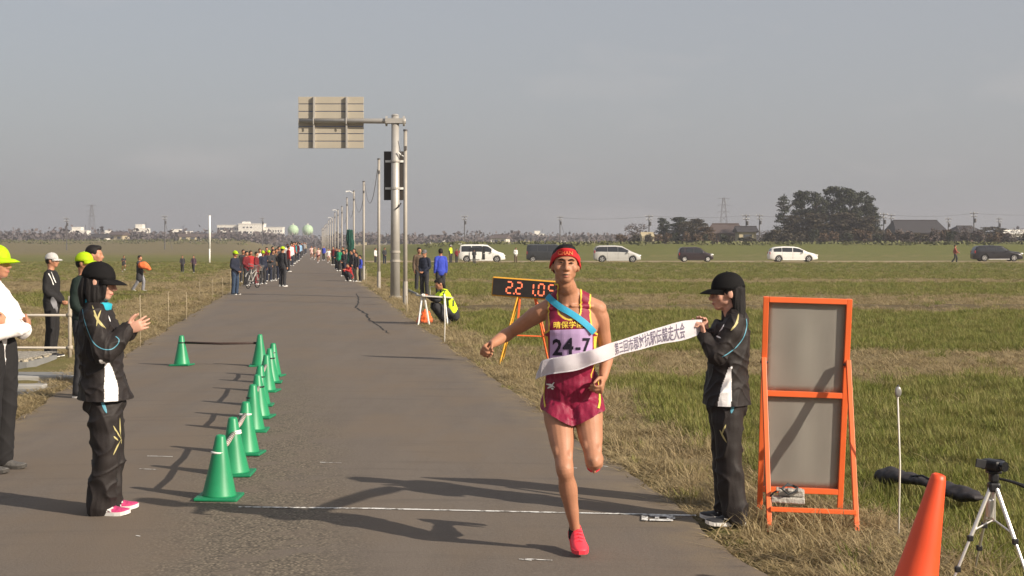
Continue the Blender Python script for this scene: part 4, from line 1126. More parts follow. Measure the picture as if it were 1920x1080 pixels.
# ================================================================ parked cars
glass_car = pm('tinted_car_glass', (.022, .024, .028), rough=.12, var=.2, scale=2, spec=.7)
tyre2 = pm('car_tyre', (.018, .017, .017), rough=.85, var=.2, scale=10)
rim_m = pm('alloy_rim', (.62, .61, .60), rough=.35, var=.05, metallic=.5)
under = pm('black_trim', (.015, .015, .016), rough=.7, var=.2)
lamp_c = pm('clear_headlamp', (.80, .80, .78), rough=.15, var=.05, spec=.8)
lamp_r = pm('red_tail_lamp', (.35, .02, .02), rough=.25, var=.1, spec=.7)
def car_paint(name, c, rough=.28): return pm(name, c, rough=rough, var=.04, scale=1.0, spec=.6)
def interp(pts, x): return float(np.interp(x, [p[0] for p in pts], [p[1] for p in pts]))
def wheel_meshes(r=.33, w=.2):
    M = Matrix.Rotation(R(90), 4, 'X')
    bm = NB(); lathe(bm, [(r * .62, -w / 2), (r * .9, -w / 2), (r, -w * .36), (r, w * .36), (r * .9, w / 2), (r * .62, w / 2)], n=28, M=M); t = mesh_from(bm, True)
    bm = NB(); lathe(bm, [(r * .62, -w * .515), (r * .62, w * .3)], n=24, M=M)
    rim = mesh_from(bm)
    bm = NB()
    for k in range(5):
        a = k * 2 * math.pi / 5; q = Matrix.Rotation(a, 3, 'Y')
        box(bm, q @ Vector((r * .34, -w * .54, 0)), (r * .54, .02, r * .17), rot=q)
    lathe(bm, [(r * .14, -.62 * w), (r * .14, -w * .3)], n=12, M=M)
    tube(bm, [(r * .63 * math.cos(t), -w * .52, r * .63 * math.sin(t)) for t in np.linspace(0, 2 * math.pi, 25)], r * .045, n=5, side=(0, 1, 0))
    return t, rim, mesh_from(bm)
WT, WR, WS = wheel_meshes()
WT.materials.append(tyre2); WR.materials.append(dsteel); WS.materials.append(rim_m)
def car(name, xr_px, xf_px, yb, W, spec, paint, label, cat):
    """spec: roofline (fractions of length, metres), belt line, wheel positions, pillars between side windows"""
    d = F_PX * CAM_H / (yb - HOR); s = F_PX / d
    Lc = (xf_px - xr_px) / s; x0 = (xr_px - 960) / s
    z0 = gz(x0 + Lc / 2, d)
    e = empty(name, (x0 + Lc / 2, d + W / 2, z0), label=label, cat=cat, group='cars parked along the farm track')
    top = [(t * Lc - Lc / 2, h) for t, h in spec['top']]; belt = [(t * Lc - Lc / 2, h) for t, h in spec['belt']]
    hw0 = W / 2
    def hw(x):
        t = abs(x) / (Lc / 2); return hw0 * (1 - .16 * max(0, (t - .72) / .28) ** 2.2)
    def yz(x, v):
        """half width and height of the body side at station x; v 0..1 sill to belt, 1..2 belt to roof edge"""
        zt = interp(top, x); zb = min(interp(belt, x), zt - .03)
        lo = .20 + .10 * max(0, (abs(x) / (Lc / 2) - .8) / .2)
        w = hw(x)
        if v <= 1:
            z = lo + (zb - lo) * v
            return w * (.93 + .07 * math.sin(min(1, v * 1.15) * math.pi * .62) ** .7) if v > 0 else w * .9, z
        q = v - 1
        return w * (.985 - spec.get('tumble', .13) * q ** 1.2), zb + (zt - .05 - zb) * q
    xs = sorted(set([round(-Lc / 2 + Lc * k / 44, 4) for k in range(45)] + [round(p[0], 4) for p in top]))
    vs_ = [0, .12, .3, .5, .7, .88, 1.0, 1.25, 1.5, 1.75, 1.92, 2.0]
    bm = NB(); prev = None
    for x in xs:
        row = []
        prof = [yz(x, v) for v in vs_]
        zt = interp(top, x); yt = prof[-1][0]
        prof += [(yt * .9, zt - .015), (yt * .55, zt + .012), (0, zt + .02)]
        row = [bm.verts.new((x, -y, z)) for y, z in prof] + [bm.verts.new((x, y, z)) for y, z in reversed(prof[:-1])]
        if prev:
            for k in range(len(row) - 1): bm.faces.new((prev[k], row[k], row[k + 1], prev[k + 1]))
            bm.faces.new((prev[-1], row[-1], row[0], prev[0]))
        else: bm.faces.new(list(row))
        prev = row
    bm.faces.new(list(reversed(prev)))
    bmesh.ops.recalc_face_normals(bm, faces=bm.faces)
    # wheel arches cut out of the body
    me_ = mesh_from(bm, True); bo = bpy.data.objects.new('tmp', me_); COL.objects.link(bo)
    wr = spec.get('wr', .33); wx = [spec['wheels'][0] * Lc - Lc / 2, spec['wheels'][1] * Lc - Lc / 2]
    cb = NB()
    for x in wx: tube(cb, [(x, -W, wr), (x, -hw0 + .24, wr)], wr * 1.17, n=28); tube(cb, [(x, W, wr), (x, hw0 - .24, wr)], wr * 1.17, n=28)
    co_ = bpy.data.objects.new('tmpc', mesh_from(cb)); COL.objects.link(co_)
    md = bo.modifiers.new('b', 'BOOLEAN'); md.operation = 'DIFFERENCE'; md.object = co_; md.solver = 'EXACT'
    body_me = bpy.data.meshes.new_from_object(bo.evaluated_get(bpy.context.evaluated_depsgraph_get()))
    bpy.data.objects.remove(bo); bpy.data.objects.remove(co_)
    body = obj('body', body_me, paint, e)
    body_me.materials.clear(); body_me.materials.append(paint)
    bm = NB(); box(bm, (0, 0, .34), (Lc * .9, W * .80, .24)); obj('underbody', bm, under, e)
    # side windows
    off = .012
    for sd in (-1, 1):
        for (ta, tb) in spec['windows']:
            xa, xb = ta * Lc - Lc / 2, tb * Lc - Lc / 2
            bm = NB(); g = []
            for i in range(9):
                x = xa + (xb - xa) * i / 8; col_ = []
                for j in range(5):
                    v = 1.09 + (.80) * j / 4
                    zt = interp(top, x); y, z = yz(x, v)
                    col_.append(bm.verts.new((x, sd * (y + off), z)))
                g.append(col_)
            for i in range(8):
                for j in range(4): bm.faces.new((g[i][j], g[i + 1][j], g[i + 1][j + 1], g[i][j + 1]))
            wn = obj('side_window', bm, glass_car, e, smooth=True)
        bm = NB()
        for tx in spec.get('doors', ()):
            x = tx * Lc - Lc / 2
            tube(bm, [(x, sd * (yz(x, v)[0] + .004), yz(x, v)[1]) for v in (.16, .35, .6, .85, 1.0)], .007, n=4)
        if spec.get('doors'): obj('door_gap', bm, under, body)
        for tx in spec.get('handles', ()):
            x = tx * Lc - Lc / 2; y, z = yz(x, .86); bm = NB(); bevbox(bm, (x, sd * (y + .015), z), (.20, .03, .035), .008); obj('door_handle', bm, paint, body)
        y, z = yz(spec['mirror'] * Lc - Lc / 2, 1.1)
        bm = NB(); bevbox(bm, (spec['mirror'] * Lc - Lc / 2, sd * (y + .12), z + .02), (.12, .2, .15), .04); obj('mirror', bm, paint, e)
        # lamps
        xf = Lc / 2 - .16; y, z = hw(xf), spec.get('lamp_z', .72)
        bm = NB(); ell(bm, (xf, sd * (y - .06), z), (.19, .10, .09)); obj('headlight', bm, lamp_c, e, smooth=True)
        xr_ = -Lc / 2 + .06
        bm = NB(); bevbox(bm, (xr_ + .02, sd * (hw(xr_) - .06), spec.get('tail_z', .95)), (.12, .16, .3), .03); obj('tail_light', bm, lamp_r, e)
        bm = NB(); bevbox(bm, (0, sd * (hw0 * .955), .235), (wx[1] - wx[0] - wr * 2.5, .06, .10), .02); obj('side_sill', bm, spec.get('sill', paint), e)
    # windscreen and rear glass follow the roof line
    for nm, (ta, tb) in (('windscreen', spec['screen']), ('rear_window', spec['rear'])):
        xa, xb = ta * Lc - Lc / 2, tb * Lc - Lc / 2
        bm = NB(); g = []
        for i in range(7):
            x = xa + (xb - xa) * i / 6; y, z = yz(x, 2.0); zt = interp(top, x)
            nx_ = .014 * (1 if nm == 'windscreen' else -1)
            g.append([bm.verts.new((x + nx_, f * y * .86, zt + .036 - .012 * abs(f) )) for f in (-1, -.5, 0, .5, 1)])
        for i in range(6):
            for j in range(4): bm.faces.new((g[i][j], g[i + 1][j], g[i + 1][j + 1], g[i][j + 1]))
        obj(nm, bm, glass_car, e, smooth=True)
    bm = NB(); bevbox(bm, (Lc / 2 - .03, 0, .62), (.08, W * .5, .16), .02); obj('grille', bm, under, e)
    bm = NB(); box(bm, (Lc / 2 + .012, 0, .42), (.012, .33, .16)); obj('number_plate', bm, whitep, e)
    for x in wx:
        for sd in (-1, 1):
            wo = bpy.data.objects.new('wheel', WT); link(wo, e); wo.location = (x, sd * (hw0 - .115), wr); sc_ = wr / .33
            wo.scale = (sc_, 1, sc_)
            if sd > 0: wo.rotation_euler = (0, 0, math.pi)
            r1 = bpy.data.objects.new('rim', WR); link(r1, wo); r2 = bpy.data.objects.new('spokes', WS); link(r2, wo)
            if spec.get('hub'):
                r2.material_slots[0].link = 'OBJECT'; r2.material_slots[0].material = spec['hub']; r1.material_slots[0].link = 'OBJECT'; r1.material_slots[0].material = spec['hub']
    return e, Lc, yz
van = dict(top=[(0, .95), (.012, 1.45), (.04, 1.80), (.12, 1.86), (.5, 1.87), (.62, 1.82), (.80, 1.22), (.84, 1.12), (.96, .95), (.99, .75), (1, .5)], belt=[(0, 1.05), (.6, 1.04), (.8, 1.02), (1, .6)], wheels=(.17, .82), windows=[(.06, .27), (.285, .50), (.515, .71)], doors=(.28, .51, .74), handles=(.47, .55), mirror=.71, screen=(.63, .795), rear=(.006, .035), wr=.34, tail_z=1.1)
box_van = dict(top=[(0, .9), (.01, 1.5), (.03, 1.84), (.1, 1.88), (.75, 1.88), (.82, 1.78), (.92, 1.15), (.97, 1.02), (.995, .8), (1, .5)], belt=[(0, 1.1), (.8, 1.08), (.95, .95), (1, .6)], wheels=(.16, .84), windows=[(.05, .27), (.29, .52), (.54, .80)], doors=(.28, .53, .80), handles=(.49, .57), mirror=.83, screen=(.825, .915), rear=(.006, .028), wr=.31, tail_z=1.0, tumble=.08)
kei = dict(top=[(0, .85), (.015, 1.1), (.05, 1.48), (.1, 1.58), (.5, 1.60), (.62, 1.52), (.78, 1.06), (.83, .98), (.95, .86), (.99, .7), (1, .45)], belt=[(0, .98), (.6, .95), (.8, .92), (1, .55)], wheels=(.165, .835), windows=[(.07, .15), (.20, .42), (.445, .70)], doors=(.18, .43, .70), handles=(.39, .5), mirror=.70, screen=(.63, .775), rear=(.018, .045), wr=.29, lamp_z=.78, tail_z=.85, hub=whitep)
wagon = dict(top=[(0, .8), (.02, 1.08), (.06, 1.45), (.12, 1.58), (.3, 1.66), (.52, 1.63), (.62, 1.52), (.80, 1.06), (.84, 1.01), (.95, .86), (.99, .68), (1, .45)], belt=[(0, 1.05), (.6, 1.0), (.8, .96), (1, .55)], wheels=(.19, .81), windows=[(.085, .25), (.26, .47), (.485, .70)], doors=(.26, .48, .73), handles=(.44, .52), mirror=.69, screen=(.63, .795), rear=(.025, .055), wr=.34, tail_z=.95)
suv = dict(top=[(0, .9), (.015, 1.2), (.055, 1.62), (.11, 1.74), (.35, 1.78), (.56, 1.72), (.73, 1.20), (.77, 1.14), (.93, 1.02), (.98, .85), (1, .5)], belt=[(0, 1.15), (.6, 1.10), (.73, 1.08), (1, .65)], wheels=(.2, .81), windows=[(.075, .23), (.25, .44), (.46, .65)], doors=(.24, .45, .68), handles=(.41, .5), mirror=.66, screen=(.575, .725), rear=(.02, .05), wr=.38, lamp_z=.86, tail_z=1.05, sill=rim_m)
mpv = dict(van); mpv.update(top=[(0, .9), (.015, 1.3), (.05, 1.66), (.12, 1.75), (.45, 1.77), (.60, 1.69), (.82, 1.10), (.87, 1.0), (.96, .84), (.99, .66), (1, .45)], belt=[(0, 1.08), (.6, 1.03), (.82, .98), (1, .55)], windows=[(.035, .285), (.29, .505), (.51, .735)], mirror=.72, screen=(.61, .815))
suv['hub'] = rim_m
ev, Lv, yzv = car('white_minivan', 860, 947, 491.5, 1.83, van, car_paint('white_car_paint', (.80, .79, .76)), 'white minivan with an open sliding door, leftmost of the parked cars', 'van')
# its open sliding doorway: dark opening and the door slid back
xo = .52 * Lv - Lv / 2
bm = NB(); box(bm, (xo + .08, -.90, .98), (.30, .06, 1.36)); obj('doorway', bm, under, ev)
bm = NB(); bevbox(bm, (.36 * Lv - Lv / 2, -.985, .72), (1.15, .05, .78), .02); dr = obj('sliding_door', bm, MATS['white_car_paint'], ev)
bm = NB(); bevbox(bm, (.36 * Lv - Lv / 2, -.975, 1.36), (1.05, .045, .42), .02); obj('door_window', bm, glass_car, dr)
bm = NB(); bevbox(bm, (-Lv / 2 + .12, 0, 1.93), (.3, 1.4, .05), .02); obj('roof_spoiler', bm, MATS['white_car_paint'], ev)
car('black_box_van', 987, 1062, 491, 1.70, box_van, car_paint('dark_grey_car_paint', (.030, .032, .036)), 'boxy dark van half hidden behind the runner\'s head', 'van')
car('silver_minivan', 1114, 1202, 491.5, 1.80, mpv, car_paint('silver_car_paint', (.50, .49, .47), .32), 'silver minivan parked right of the runner', 'van')
car('small_hatchback', 1273, 1338, 490.5, 1.48, kei, car_paint('dark_plum_car_paint', (.030, .020, .024)), 'small dark hatchback with white wheel covers, above the ribbon holder\'s cap', 'car')
car('white_estate_car', 1443, 1534, 490.5, 1.75, wagon, car_paint('white_car_paint', (.80, .79, .76)), 'white estate car parked in front of the tall grove', 'car')
car('black_sport_utility_car', 1828, 1919, 489.5, 1.85, suv, car_paint('black_car_paint', (.014, .013, .017)), 'black sport utility car with bright alloy wheels at the right edge', 'car')

# ================================================================ people: one parametric figure
skin_m = pm('skin_tanned', (.385, .190, .108), rough=.52, var=.14, scale=18, spec=.4, hue=(.43, .196, .118), bump=.12, bscale=130)
skin_f = pm('skin_fair', (.52, .295, .21), rough=.55, var=.08, scale=14, spec=.35, hue=(.54, .285, .21))
hair_m = pm('black_hair', (.010, .008, .008), rough=.6, var=.4, scale=60, spec=.25, bump=.5, bscale=220)
cloth_black = pm('black_tracksuit', (.022, .018, .0175), rough=.6, var=.25, scale=9, bump=.2, bscale=180, spec=.22)
cloth_blackc = pm('black_cotton', (.016, .015, .016), rough=.85, var=.25, scale=9, bump=.25, bscale=200)
cloth_white = pm('white_shirt', (.80, .76, .75), rough=.8, var=.05, scale=9, bump=.25, bscale=150)
cloth_cap = pm('black_cap_cloth', (.016, .015, .016), rough=.8, var=.25, scale=15, bump=.2, bscale=300)
lime = pm('fluorescent_yellow', (.66, .90, .02), rough=.7, var=.06, scale=9)
dark_detail = pm('dark_feature', (.025, .016, .013), rough=.6, var=.2, scale=40)
lip_m = pm('lip', (.42, .15, .12), rough=.5, var=.1, scale=40)
def V(*a): return Vector(a)
def joints(**kw):
    J = dict(pelvis=V(0, 0, .93), waist=V(0, 0, 1.07), chest=V(0, .0, 1.25), neck=V(0, .02, 1.42), head=V(0, -.01, 1.605),
             shL=V(.165, .012, 1.375), elL=V(.205, .03, 1.09), wrL=V(.215, -.03, .85), shR=V(-.165, .012, 1.375), elR=V(-.205, .03, 1.09), wrR=V(-.215, -.03, .85),
             hiL=V(.088, 0, .90), knL=V(.10, -.015, .49), anL=V(.105, .02, .085), hiR=V(-.088, 0, .90), knR=V(-.10, -.015, .49), anR=V(-.105, .02, .085),
             toeL=V(.1, -1, 0), toeR=V(-.1, -1, 0), hyaw=0.0, hpitch=0.0, hroll=0.0)
    for k, v in kw.items(): J[k] = v if not isinstance(v, tuple) else Vector(v)
    return J
def head_R(J): return (rotz(J['hyaw']) @ rotx(J['hpitch']) @ roty(J['hroll']))
def hand(bm, w, d, n, s, curl=.5, k=1.0, thumb=.5, seg=8, spread=0.0):
    """palm, four fingers of different lengths and a thumb; d towards the fingers, n out of the palm, s towards the thumb"""
    d, n, s = d.normalized(), n.normalized(), s.normalized()
    c = w + d * .045 * k
    ctube(bm, [w - d * .02 * k, w + d * .02 * k, w + d * .06 * k, w + d * .088 * k], [(.024 * k, .018 * k), (.032 * k, .016 * k), (.040 * k, .0145 * k), (.039 * k, .012 * k)], n=12, side=s, sub=3)
    for i, (o, L_, r) in enumerate(((.030, .072, .0088), (.010, .080, .009), (-.010, .074, .0088), (-.029, .058, .0078))):
        p = w + d * (.086 - .004 * abs(i - 1)) * k + s * o * k
        dd = (d + s * spread * (1.5 - i)).normalized(); pts = [p - d * .012 * k, p]
        cr = curl[i] if isinstance(curl, (list, tuple)) else curl
        for f in (.46, .30, .24):
            ax = dd.cross(n)
            a = cr * (1.0 if f > .4 else 1.15)
            q = Matrix.Rotation(a, 3, ax) if ax.length > 1e-6 else Matrix.Identity(3)
            dd = (q @ dd).normalized()
            p = p + dd * L_ * f * k; pts.append(p)
        ctube(bm, pts, [r * k, r * k, r * k * .97, r * k * .9, r * k * .78], n=seg, sub=3)
    p = w + d * .025 * k + s * .026 * k
    d1 = (d * .62 + s * .72 + n * thumb * .5).normalized(); d2 = (d * .95 + s * (.45 - thumb * .5) + n * thumb * .5).normalized()
    ctube(bm, [p - d1 * .01 * k, p + d1 * .035 * k, p + d1 * .042 * k + d2 * .022 * k, p + d1 * .042 * k + d2 * .045 * k], [.0125 * k, .0115 * k, .010 * k, .0085 * k], n=seg, sub=3)
def hand_frame(J, sd):
    el, wr = J['el' + sd], J['wr' + sd]
    d = J.get('hd' + sd, (wr - el).normalized())
    x = 1 if sd == 'L' else -1
    n = J.get('hn' + sd, Vector((-x, 0, 0))); s = J.get('hs' + sd, Vector((0, -1, 0)))
    s = (s - d * s.dot(d)).normalized(); n = (n - d * n.dot(d) - s * n.dot(s))
    if n.length < 1e-3: n = d.cross(s)
    return d, n.normalized(), s
def head_bm(bm, J, k=1.0, fine=True):
    C, Q = J['head'], head_R(J)
    def T(x, y, z): return C + Q @ Vector((x * k, y * k, z * k))
    def E(c, r): ell(bm, T(*c), tuple(v * k for v in r), rot=Q, seg=16)
    E((0, .014, .030), (.077, .096, .087)); E((0, .0, .0), (.072, .088, .08)); E((0, -.022, -.040), (.060, .068, .064))
    E((0, -.058, -.088), (.032, .030, .026)); E((0, -.034, -.072), (.043, .050, .040))
    for s in (-1, 1):
        E((s * .041, -.052, -.024), (.026, .027, .030)); E((s * .077, .014, -.012), (.009, .021, .030)); E((s * .044, -.012, -.056), (.017, .038, .024))
    ctube(bm, [T(0, -.084, .014), T(0, -.098, -.012), T(0, -.108, -.034)], [.008 * k, .010 * k, .0135 * k], n=10)
    for s in (-1, 1): E((s * .013, -.096, -.038), (.010, .011, .009))
    ctube(bm, [T(-.045, -.072, .022), T(-.02, -.086, .025), T(.02, -.086, .025), T(.045, -.072, .022)], .0085 * k, n=8)
    ctube(bm, [T(-.022, -.083, -.062), T(0, -.092, -.060), T(.022, -.083, -.062)], [.005 * k, .0075 * k, .005 * k], n=8)
    ctube(bm, [T(-.018, -.082, -.074), T(0, -.089, -.075), T(.018, -.082, -.074)], [.005 * k, .0075 * k, .005 * k], n=8)
    ctube(bm, [T(0, .03, -.05), T(0, .022, -.10), J['neck'].lerp(C, .25), J['neck'] + Vector((0, 0, -.03))], [(.058 * k, .06 * k), (.054 * k, .058 * k), (.056 * k, .056 * k), (.075 * k, .06 * k)], n=14, side=(1, 0, 0))
def body_bm(J, k=1.0, slim=1.0, hands=True, hc=.5, shrink=1.0, headk=1.0, detail=True):
    bm = NB()
    head_bm(bm, J, headk)
    g = k * slim * shrink
    sh_ax = (J['shL'] - J['shR']).normalized(); hi_ax = (J['hiL'] - J['hiR']).normalized()
    mid = (J['shL'] + J['shR']) / 2
    up = (J['chest'] - J['pelvis']).normalized()
    pts = [J['pelvis'] - up * .10 * k, J['pelvis'] - up * .03 * k, J['pelvis'] + up * .04 * k, J['waist'], J['chest'] - up * .04 * k, J['chest'] + up * .05 * k, mid.lerp(J['neck'], .3), J['neck'] + up * .0 * k]
    rad = [(.10, .085), (.150, .105), (.145, .098), (.122, .086), (.142, .104), (.155, .106), (.125, .078), (.06, .055)]
    sides = []
    ctube(bm, pts, [(a * g, b_ * g) for a, b_ in rad], n=20, side=sh_ax.lerp(hi_ax, .5))
    for sd, x in (('L', 1), ('R', -1)):
        sh, el, wr = J['sh' + sd], J['el' + sd], J['wr' + sd]
        ctube(bm, [J['neck'] + Vector((x * .03 * k, .0, .02 * k)), J['neck'].lerp(sh, .55) + Vector((0, 0, .012 * k)), sh], [.042 * g, .045 * g, .05 * g], n=12)
        ua, fa = el - sh, wr - el
        ctube(bm, [sh + Vector((-x * .02 * k, 0, .004)), sh + ua * .18, sh + ua * .5, sh + ua * .86, el, el + fa * .22, el + fa * .55, wr], [.050 * g, .053 * g, .046 * g, .038 * g, .037 * g, .041 * g, .034 * g, .0245 * g / max(shrink, .9)], n=14, sub=4)
        if hands:
            d, n, s = hand_frame(J, sd); hand(bm, wr, d, n, s, J.get('curl' + sd, hc), k, J.get('thumb' + sd, .5), spread=J.get('spread' + sd, 0))
        hi, kn, an = J['hi' + sd], J['kn' + sd], J['an' + sd]
        th, cf = kn - hi, an - kn
        bk = th.normalized() - cf.normalized()
        back = Vector((0, 1, 0))
        back = back - cf.normalized() * back.dot(cf.normalized())
        if back.length > 1e-3: back.normalize()
        if 'calf' + sd in J: back = J['calf' + sd]
        ctube(bm, [hi - th * .02, hi + th * .2, hi + th * .5, hi + th * .85, kn, kn + cf * .12, kn + cf * .32 + back * .012 * k, kn + cf * .62 + back * .006 * k, kn + cf * .88, an], [.088 * g, .090 * g, .075 * g, .053 * g, .052 * g, .046 * g, .055 * g, .042 * g, .031 * g, .033 * g], n=16, sub=4)
        if detail:
            ell(bm, kn + Vector((0, -.024 * k, .004)), (.030 * g, .028 * g, .036 * g))
            for m_, z0_, z1_ in ((1, .62, .9), (-1, .55, .84)): ctube(bm, [hi + th * z0_ + Vector((m_ * .026 * k, -.030 * k, 0)), hi + th * (z0_ + z1_) / 2 + Vector((m_ * .030 * k, -.030 * k, 0)), hi + th * z1_ + Vector((m_ * .026 * k, -.022 * k, 0))], [.018 * g, .026 * g, .016 * g], n=10)
            for m_ in (1, -1): ctube(bm, [kn + cf * .10 + back * .026 * k + Vector((m_ * .020 * k, 0, 0)), kn + cf * .28 + back * .036 * k + Vector((m_ * .024 * k, 0, 0)), kn + cf * .48 + back * .020 * k + Vector((m_ * .014 * k, 0, 0))], [.016 * g, .028 * g, .014 * g], n=10)
        td = J['toe' + sd].normalized()
        ctube(bm, [an + Vector((0, 0, -.02 * k)) - td * .03 * k, an + td * .03 * k + Vector((0, 0, -.045 * k)), an + td * .09 * k + Vector((0, 0, -.062 * k))] if 'ground' + sd not in J else [an, an + td * .1 * k, an + td * .16 * k], [.030 * g, .020 * g, .012 * g], n=10)
    return bm
def top_bm(J, k=1.0, loose=1.0, hem=-.06, collar=True, sleeve=1.0, belly=0.0, cuff=.042, flare=1.0):
    bm = NB(); g = k * loose
    sh_ax = (J['shL'] - J['shR']).normalized(); hi_ax = (J['hiL'] - J['hiR']).normalized(); mid = (J['shL'] + J['shR']) / 2
    up = (J['chest'] - J['pelvis']).normalized()
    pts = [J['pelvis'] + up * hem * k, J['pelvis'] + up * (hem + .05) * k, J['waist'] + Vector((0, -belly * .4, 0)), J['chest'] - up * .04 * k, J['chest'] + up * .06 * k, mid.lerp(J['neck'], .25), J['neck'] + Vector((0, 0, -.01))]
    rad = [(.168 * flare, .130 * flare), (.172 * flare, .134 * flare), (.160, .124 + belly), (.168, .128), (.168, .122), (.135, .09), (.072, .068)]
    ctube(bm, pts, [(a * g, b_ * g) for a, b_ in rad], n=24, side=sh_ax.lerp(hi_ax, .5))
    if collar:
        tube(bm, [J['neck'] + Vector((0, 0, -.03)), J['neck'] + Vector((0, -.004, .035 * k))], [(.078 * k, .075 * k), (.070 * k, .070 * k)], n=18)
    for sd, x in (('L', 1), ('R', -1)):
        sh, el, wr = J['sh' + sd], J['el' + sd], J['wr' + sd]
        ctube(bm, [J['neck'] + Vector((x * .05 * k, .0, -.005)), J['neck'].lerp(sh, .6) + Vector((0, 0, .01)), sh], [.05 * g, .056 * g, .064 * g], n=12)
        ua, fa = el - sh, wr - el
        if sleeve >= 1: pp = [sh, sh + ua * .25, sh + ua * .6, el, el + fa * .35, el + fa * .75, wr - fa * .04]; rr = [.066, .070, .062, .058, .058, .052, cuff]
        else: pp = [sh, sh + ua * .3, sh + ua * .55]; rr = [.064, .066, .066]
        ctube(bm, pp, [r * g for r in rr], n=16, sub=4)
    return bm
def pants_bm(J, k=1.0, loose=1.0, length=1.0, flare=0.0, top=.05):
    bm = NB(); g = k * loose
    hi_ax = (J['hiL'] - J['hiR']).normalized(); up = (J['waist'] - J['pelvis']).normalized()
    ctube(bm, [J['pelvis'] - up * .10 * k, J['pelvis'] - up * .04 * k, J['pelvis'] + up * top * k, J['pelvis'] + up * (top + .05) * k], [(.115 * g, .10 * g), (.158 * g, .122 * g), (.152 * g, .115 * g), (.135 * g, .10 * g)], n=22, side=hi_ax)
    for sd in 'LR':
        hi, kn, an = J['hi' + sd], J['kn' + sd], J['an' + sd]
        th, cf = kn - hi, an - kn
        if length >= 1: pp = [hi - th * .03, hi + th * .25, hi + th * .6, kn, kn + cf * .35, kn + cf * .7, an + cf * .02]; rr = [.092, .097, .086, .078, .078, .076 + flare * .5, .074 + flare]
        else: pp = [hi - th * .05, hi + th * .15, hi + th * length]; rr = [.094, .103, .110]
        ctube(bm, pp, [r * g for r in rr], n=18, sub=4)
    return bm
def rumple(me, amp, f, seed, squash=(1, 1, 1.0)):
    c = co_of(me); n = no_of(me); q = c * np.array(squash)
    w = vnoise(q, f, seed) * .55 + vnoise(q, f * 2.1, seed + 3) * .3 + vnoise(q, f * 4.3, seed + 5) * .15
    w = np.sign(w) * np.abs(w) ** .8
    set_co(me, c + n * (amp * w)[:, None])
    return me
def cap_parts(k=1.0, brim=.075, n=28):
    """baseball cap in head space: crown, brim, button"""
    bm = NB(); prof = []
    rings = []
    for i in range(10):
        t = i / 9; a = t * math.pi / 2
        rx, ry = .087 * math.cos(a) ** .84 if t < 1 else .002, .106 * math.cos(a) ** .84 if t < 1 else .002
        z = .020 + .104 * math.sin(a)
        rings.append([bm.verts.new((rx * k * math.cos(2 * math.pi * j / n), (.012 + ry * math.sin(2 * math.pi * j / n)) * k, (z + .0 * t) * k)) for j in range(n)])
    for i in range(9):
        for j in range(n): bm.faces.new((rings[i][j], rings[i][(j + 1) % n], rings[i + 1][(j + 1) % n], rings[i + 1][j]))
    bm.faces.new(rings[-1])
    bmesh.ops.solidify(bm, geom=list(bm.faces), thickness=.003)
    crown = mesh_from(bm, True)
    bm = NB(); g = []
    for i in range(7):
        t = i / 6; row = []
        for j in range(15):
            s = -1 + 2 * j / 14
            ang = s * 1.22
            ex = math.cos(s * math.pi / 2) ** .55 if abs(s) < 1 else 0
            x = .085 * math.sin(ang); y0 = .012 - .104 * math.cos(ang)
            row.append(bm.verts.new((x * (1 + .02 * t) * k, (y0 - brim * t * ex) * k, (.028 - .004 * t - .020 * t * t - .008 * s * s - .010 * t * (1 - ex)) * k)))
        g.append(row)
    for i in range(6):
        for j in range(14): bm.faces.new((g[i][j], g[i + 1][j], g[i + 1][j + 1], g[i][j + 1]))
    bmesh.ops.solidify(bm, geom=list(bm.faces), thickness=.004)
    br = mesh_from(bm, True)
    bm = NB(); ell(bm, (0, .012 * k, .125 * k), (.007 * k, .007 * k, .004 * k), seg=10)
    return crown, br, mesh_from(bm, True)
CAPS = {}
def add_cap(parent, J, mat, k=1.0, brim=.075, name='cap', tilt=0.0):
    key = (round(k, 3), brim)
    if key not in CAPS: CAPS[key] = cap_parts(k, brim)
    a, b_, c = CAPS[key]
    M = Matrix.Translation(J['head']) @ (head_R(J) @ rotx(tilt)).to_4x4()
    out = []
    for nm, me_, par in ((name, a, parent), ('brim', b_, None), ('button', c, None)):
        o = bpy.data.objects.new(nm, me_)
        link(o, parent if par is not None else out[0])
        if par is not None: o.matrix_local = M
        if not me_.materials: me_.materials.append(mat)
        o.material_slots[0].link = 'OBJECT'; o.material_slots[0].material = mat
        out.append(o)
    return out[0]
def fold(me, amp, seed, f=7.0):
    """soft hanging folds for trousers and sleeves: long, diagonal, uneven"""
    c = co_of(me); n = no_of(me)
    q = np.stack([c[:, 0] + .35 * c[:, 2], c[:, 1] - .3 * c[:, 2], c[:, 2] * .45], -1)
    w = vnoise(q, f, seed) * .6 + vnoise(q, f * 2.3, seed + 2) * .3 + vnoise(c * np.array([.5, .5, 1.6]), f * 2.6, seed + 4) * .22
    q2 = np.stack([c[:, 0] - .5 * c[:, 2], c[:, 1] + .55 * c[:, 2], c[:, 2] * .8], -1)
    rg = (1 - np.abs(vnoise(q, f * 1.4, seed + 7))) ** 5 + .9 * (1 - np.abs(vnoise(q2, f * 1.9, seed + 9))) ** 6
    w = w * .7 + rg * .7 - .4
    set_co(me, c + n * (amp * w)[:, None]); return me
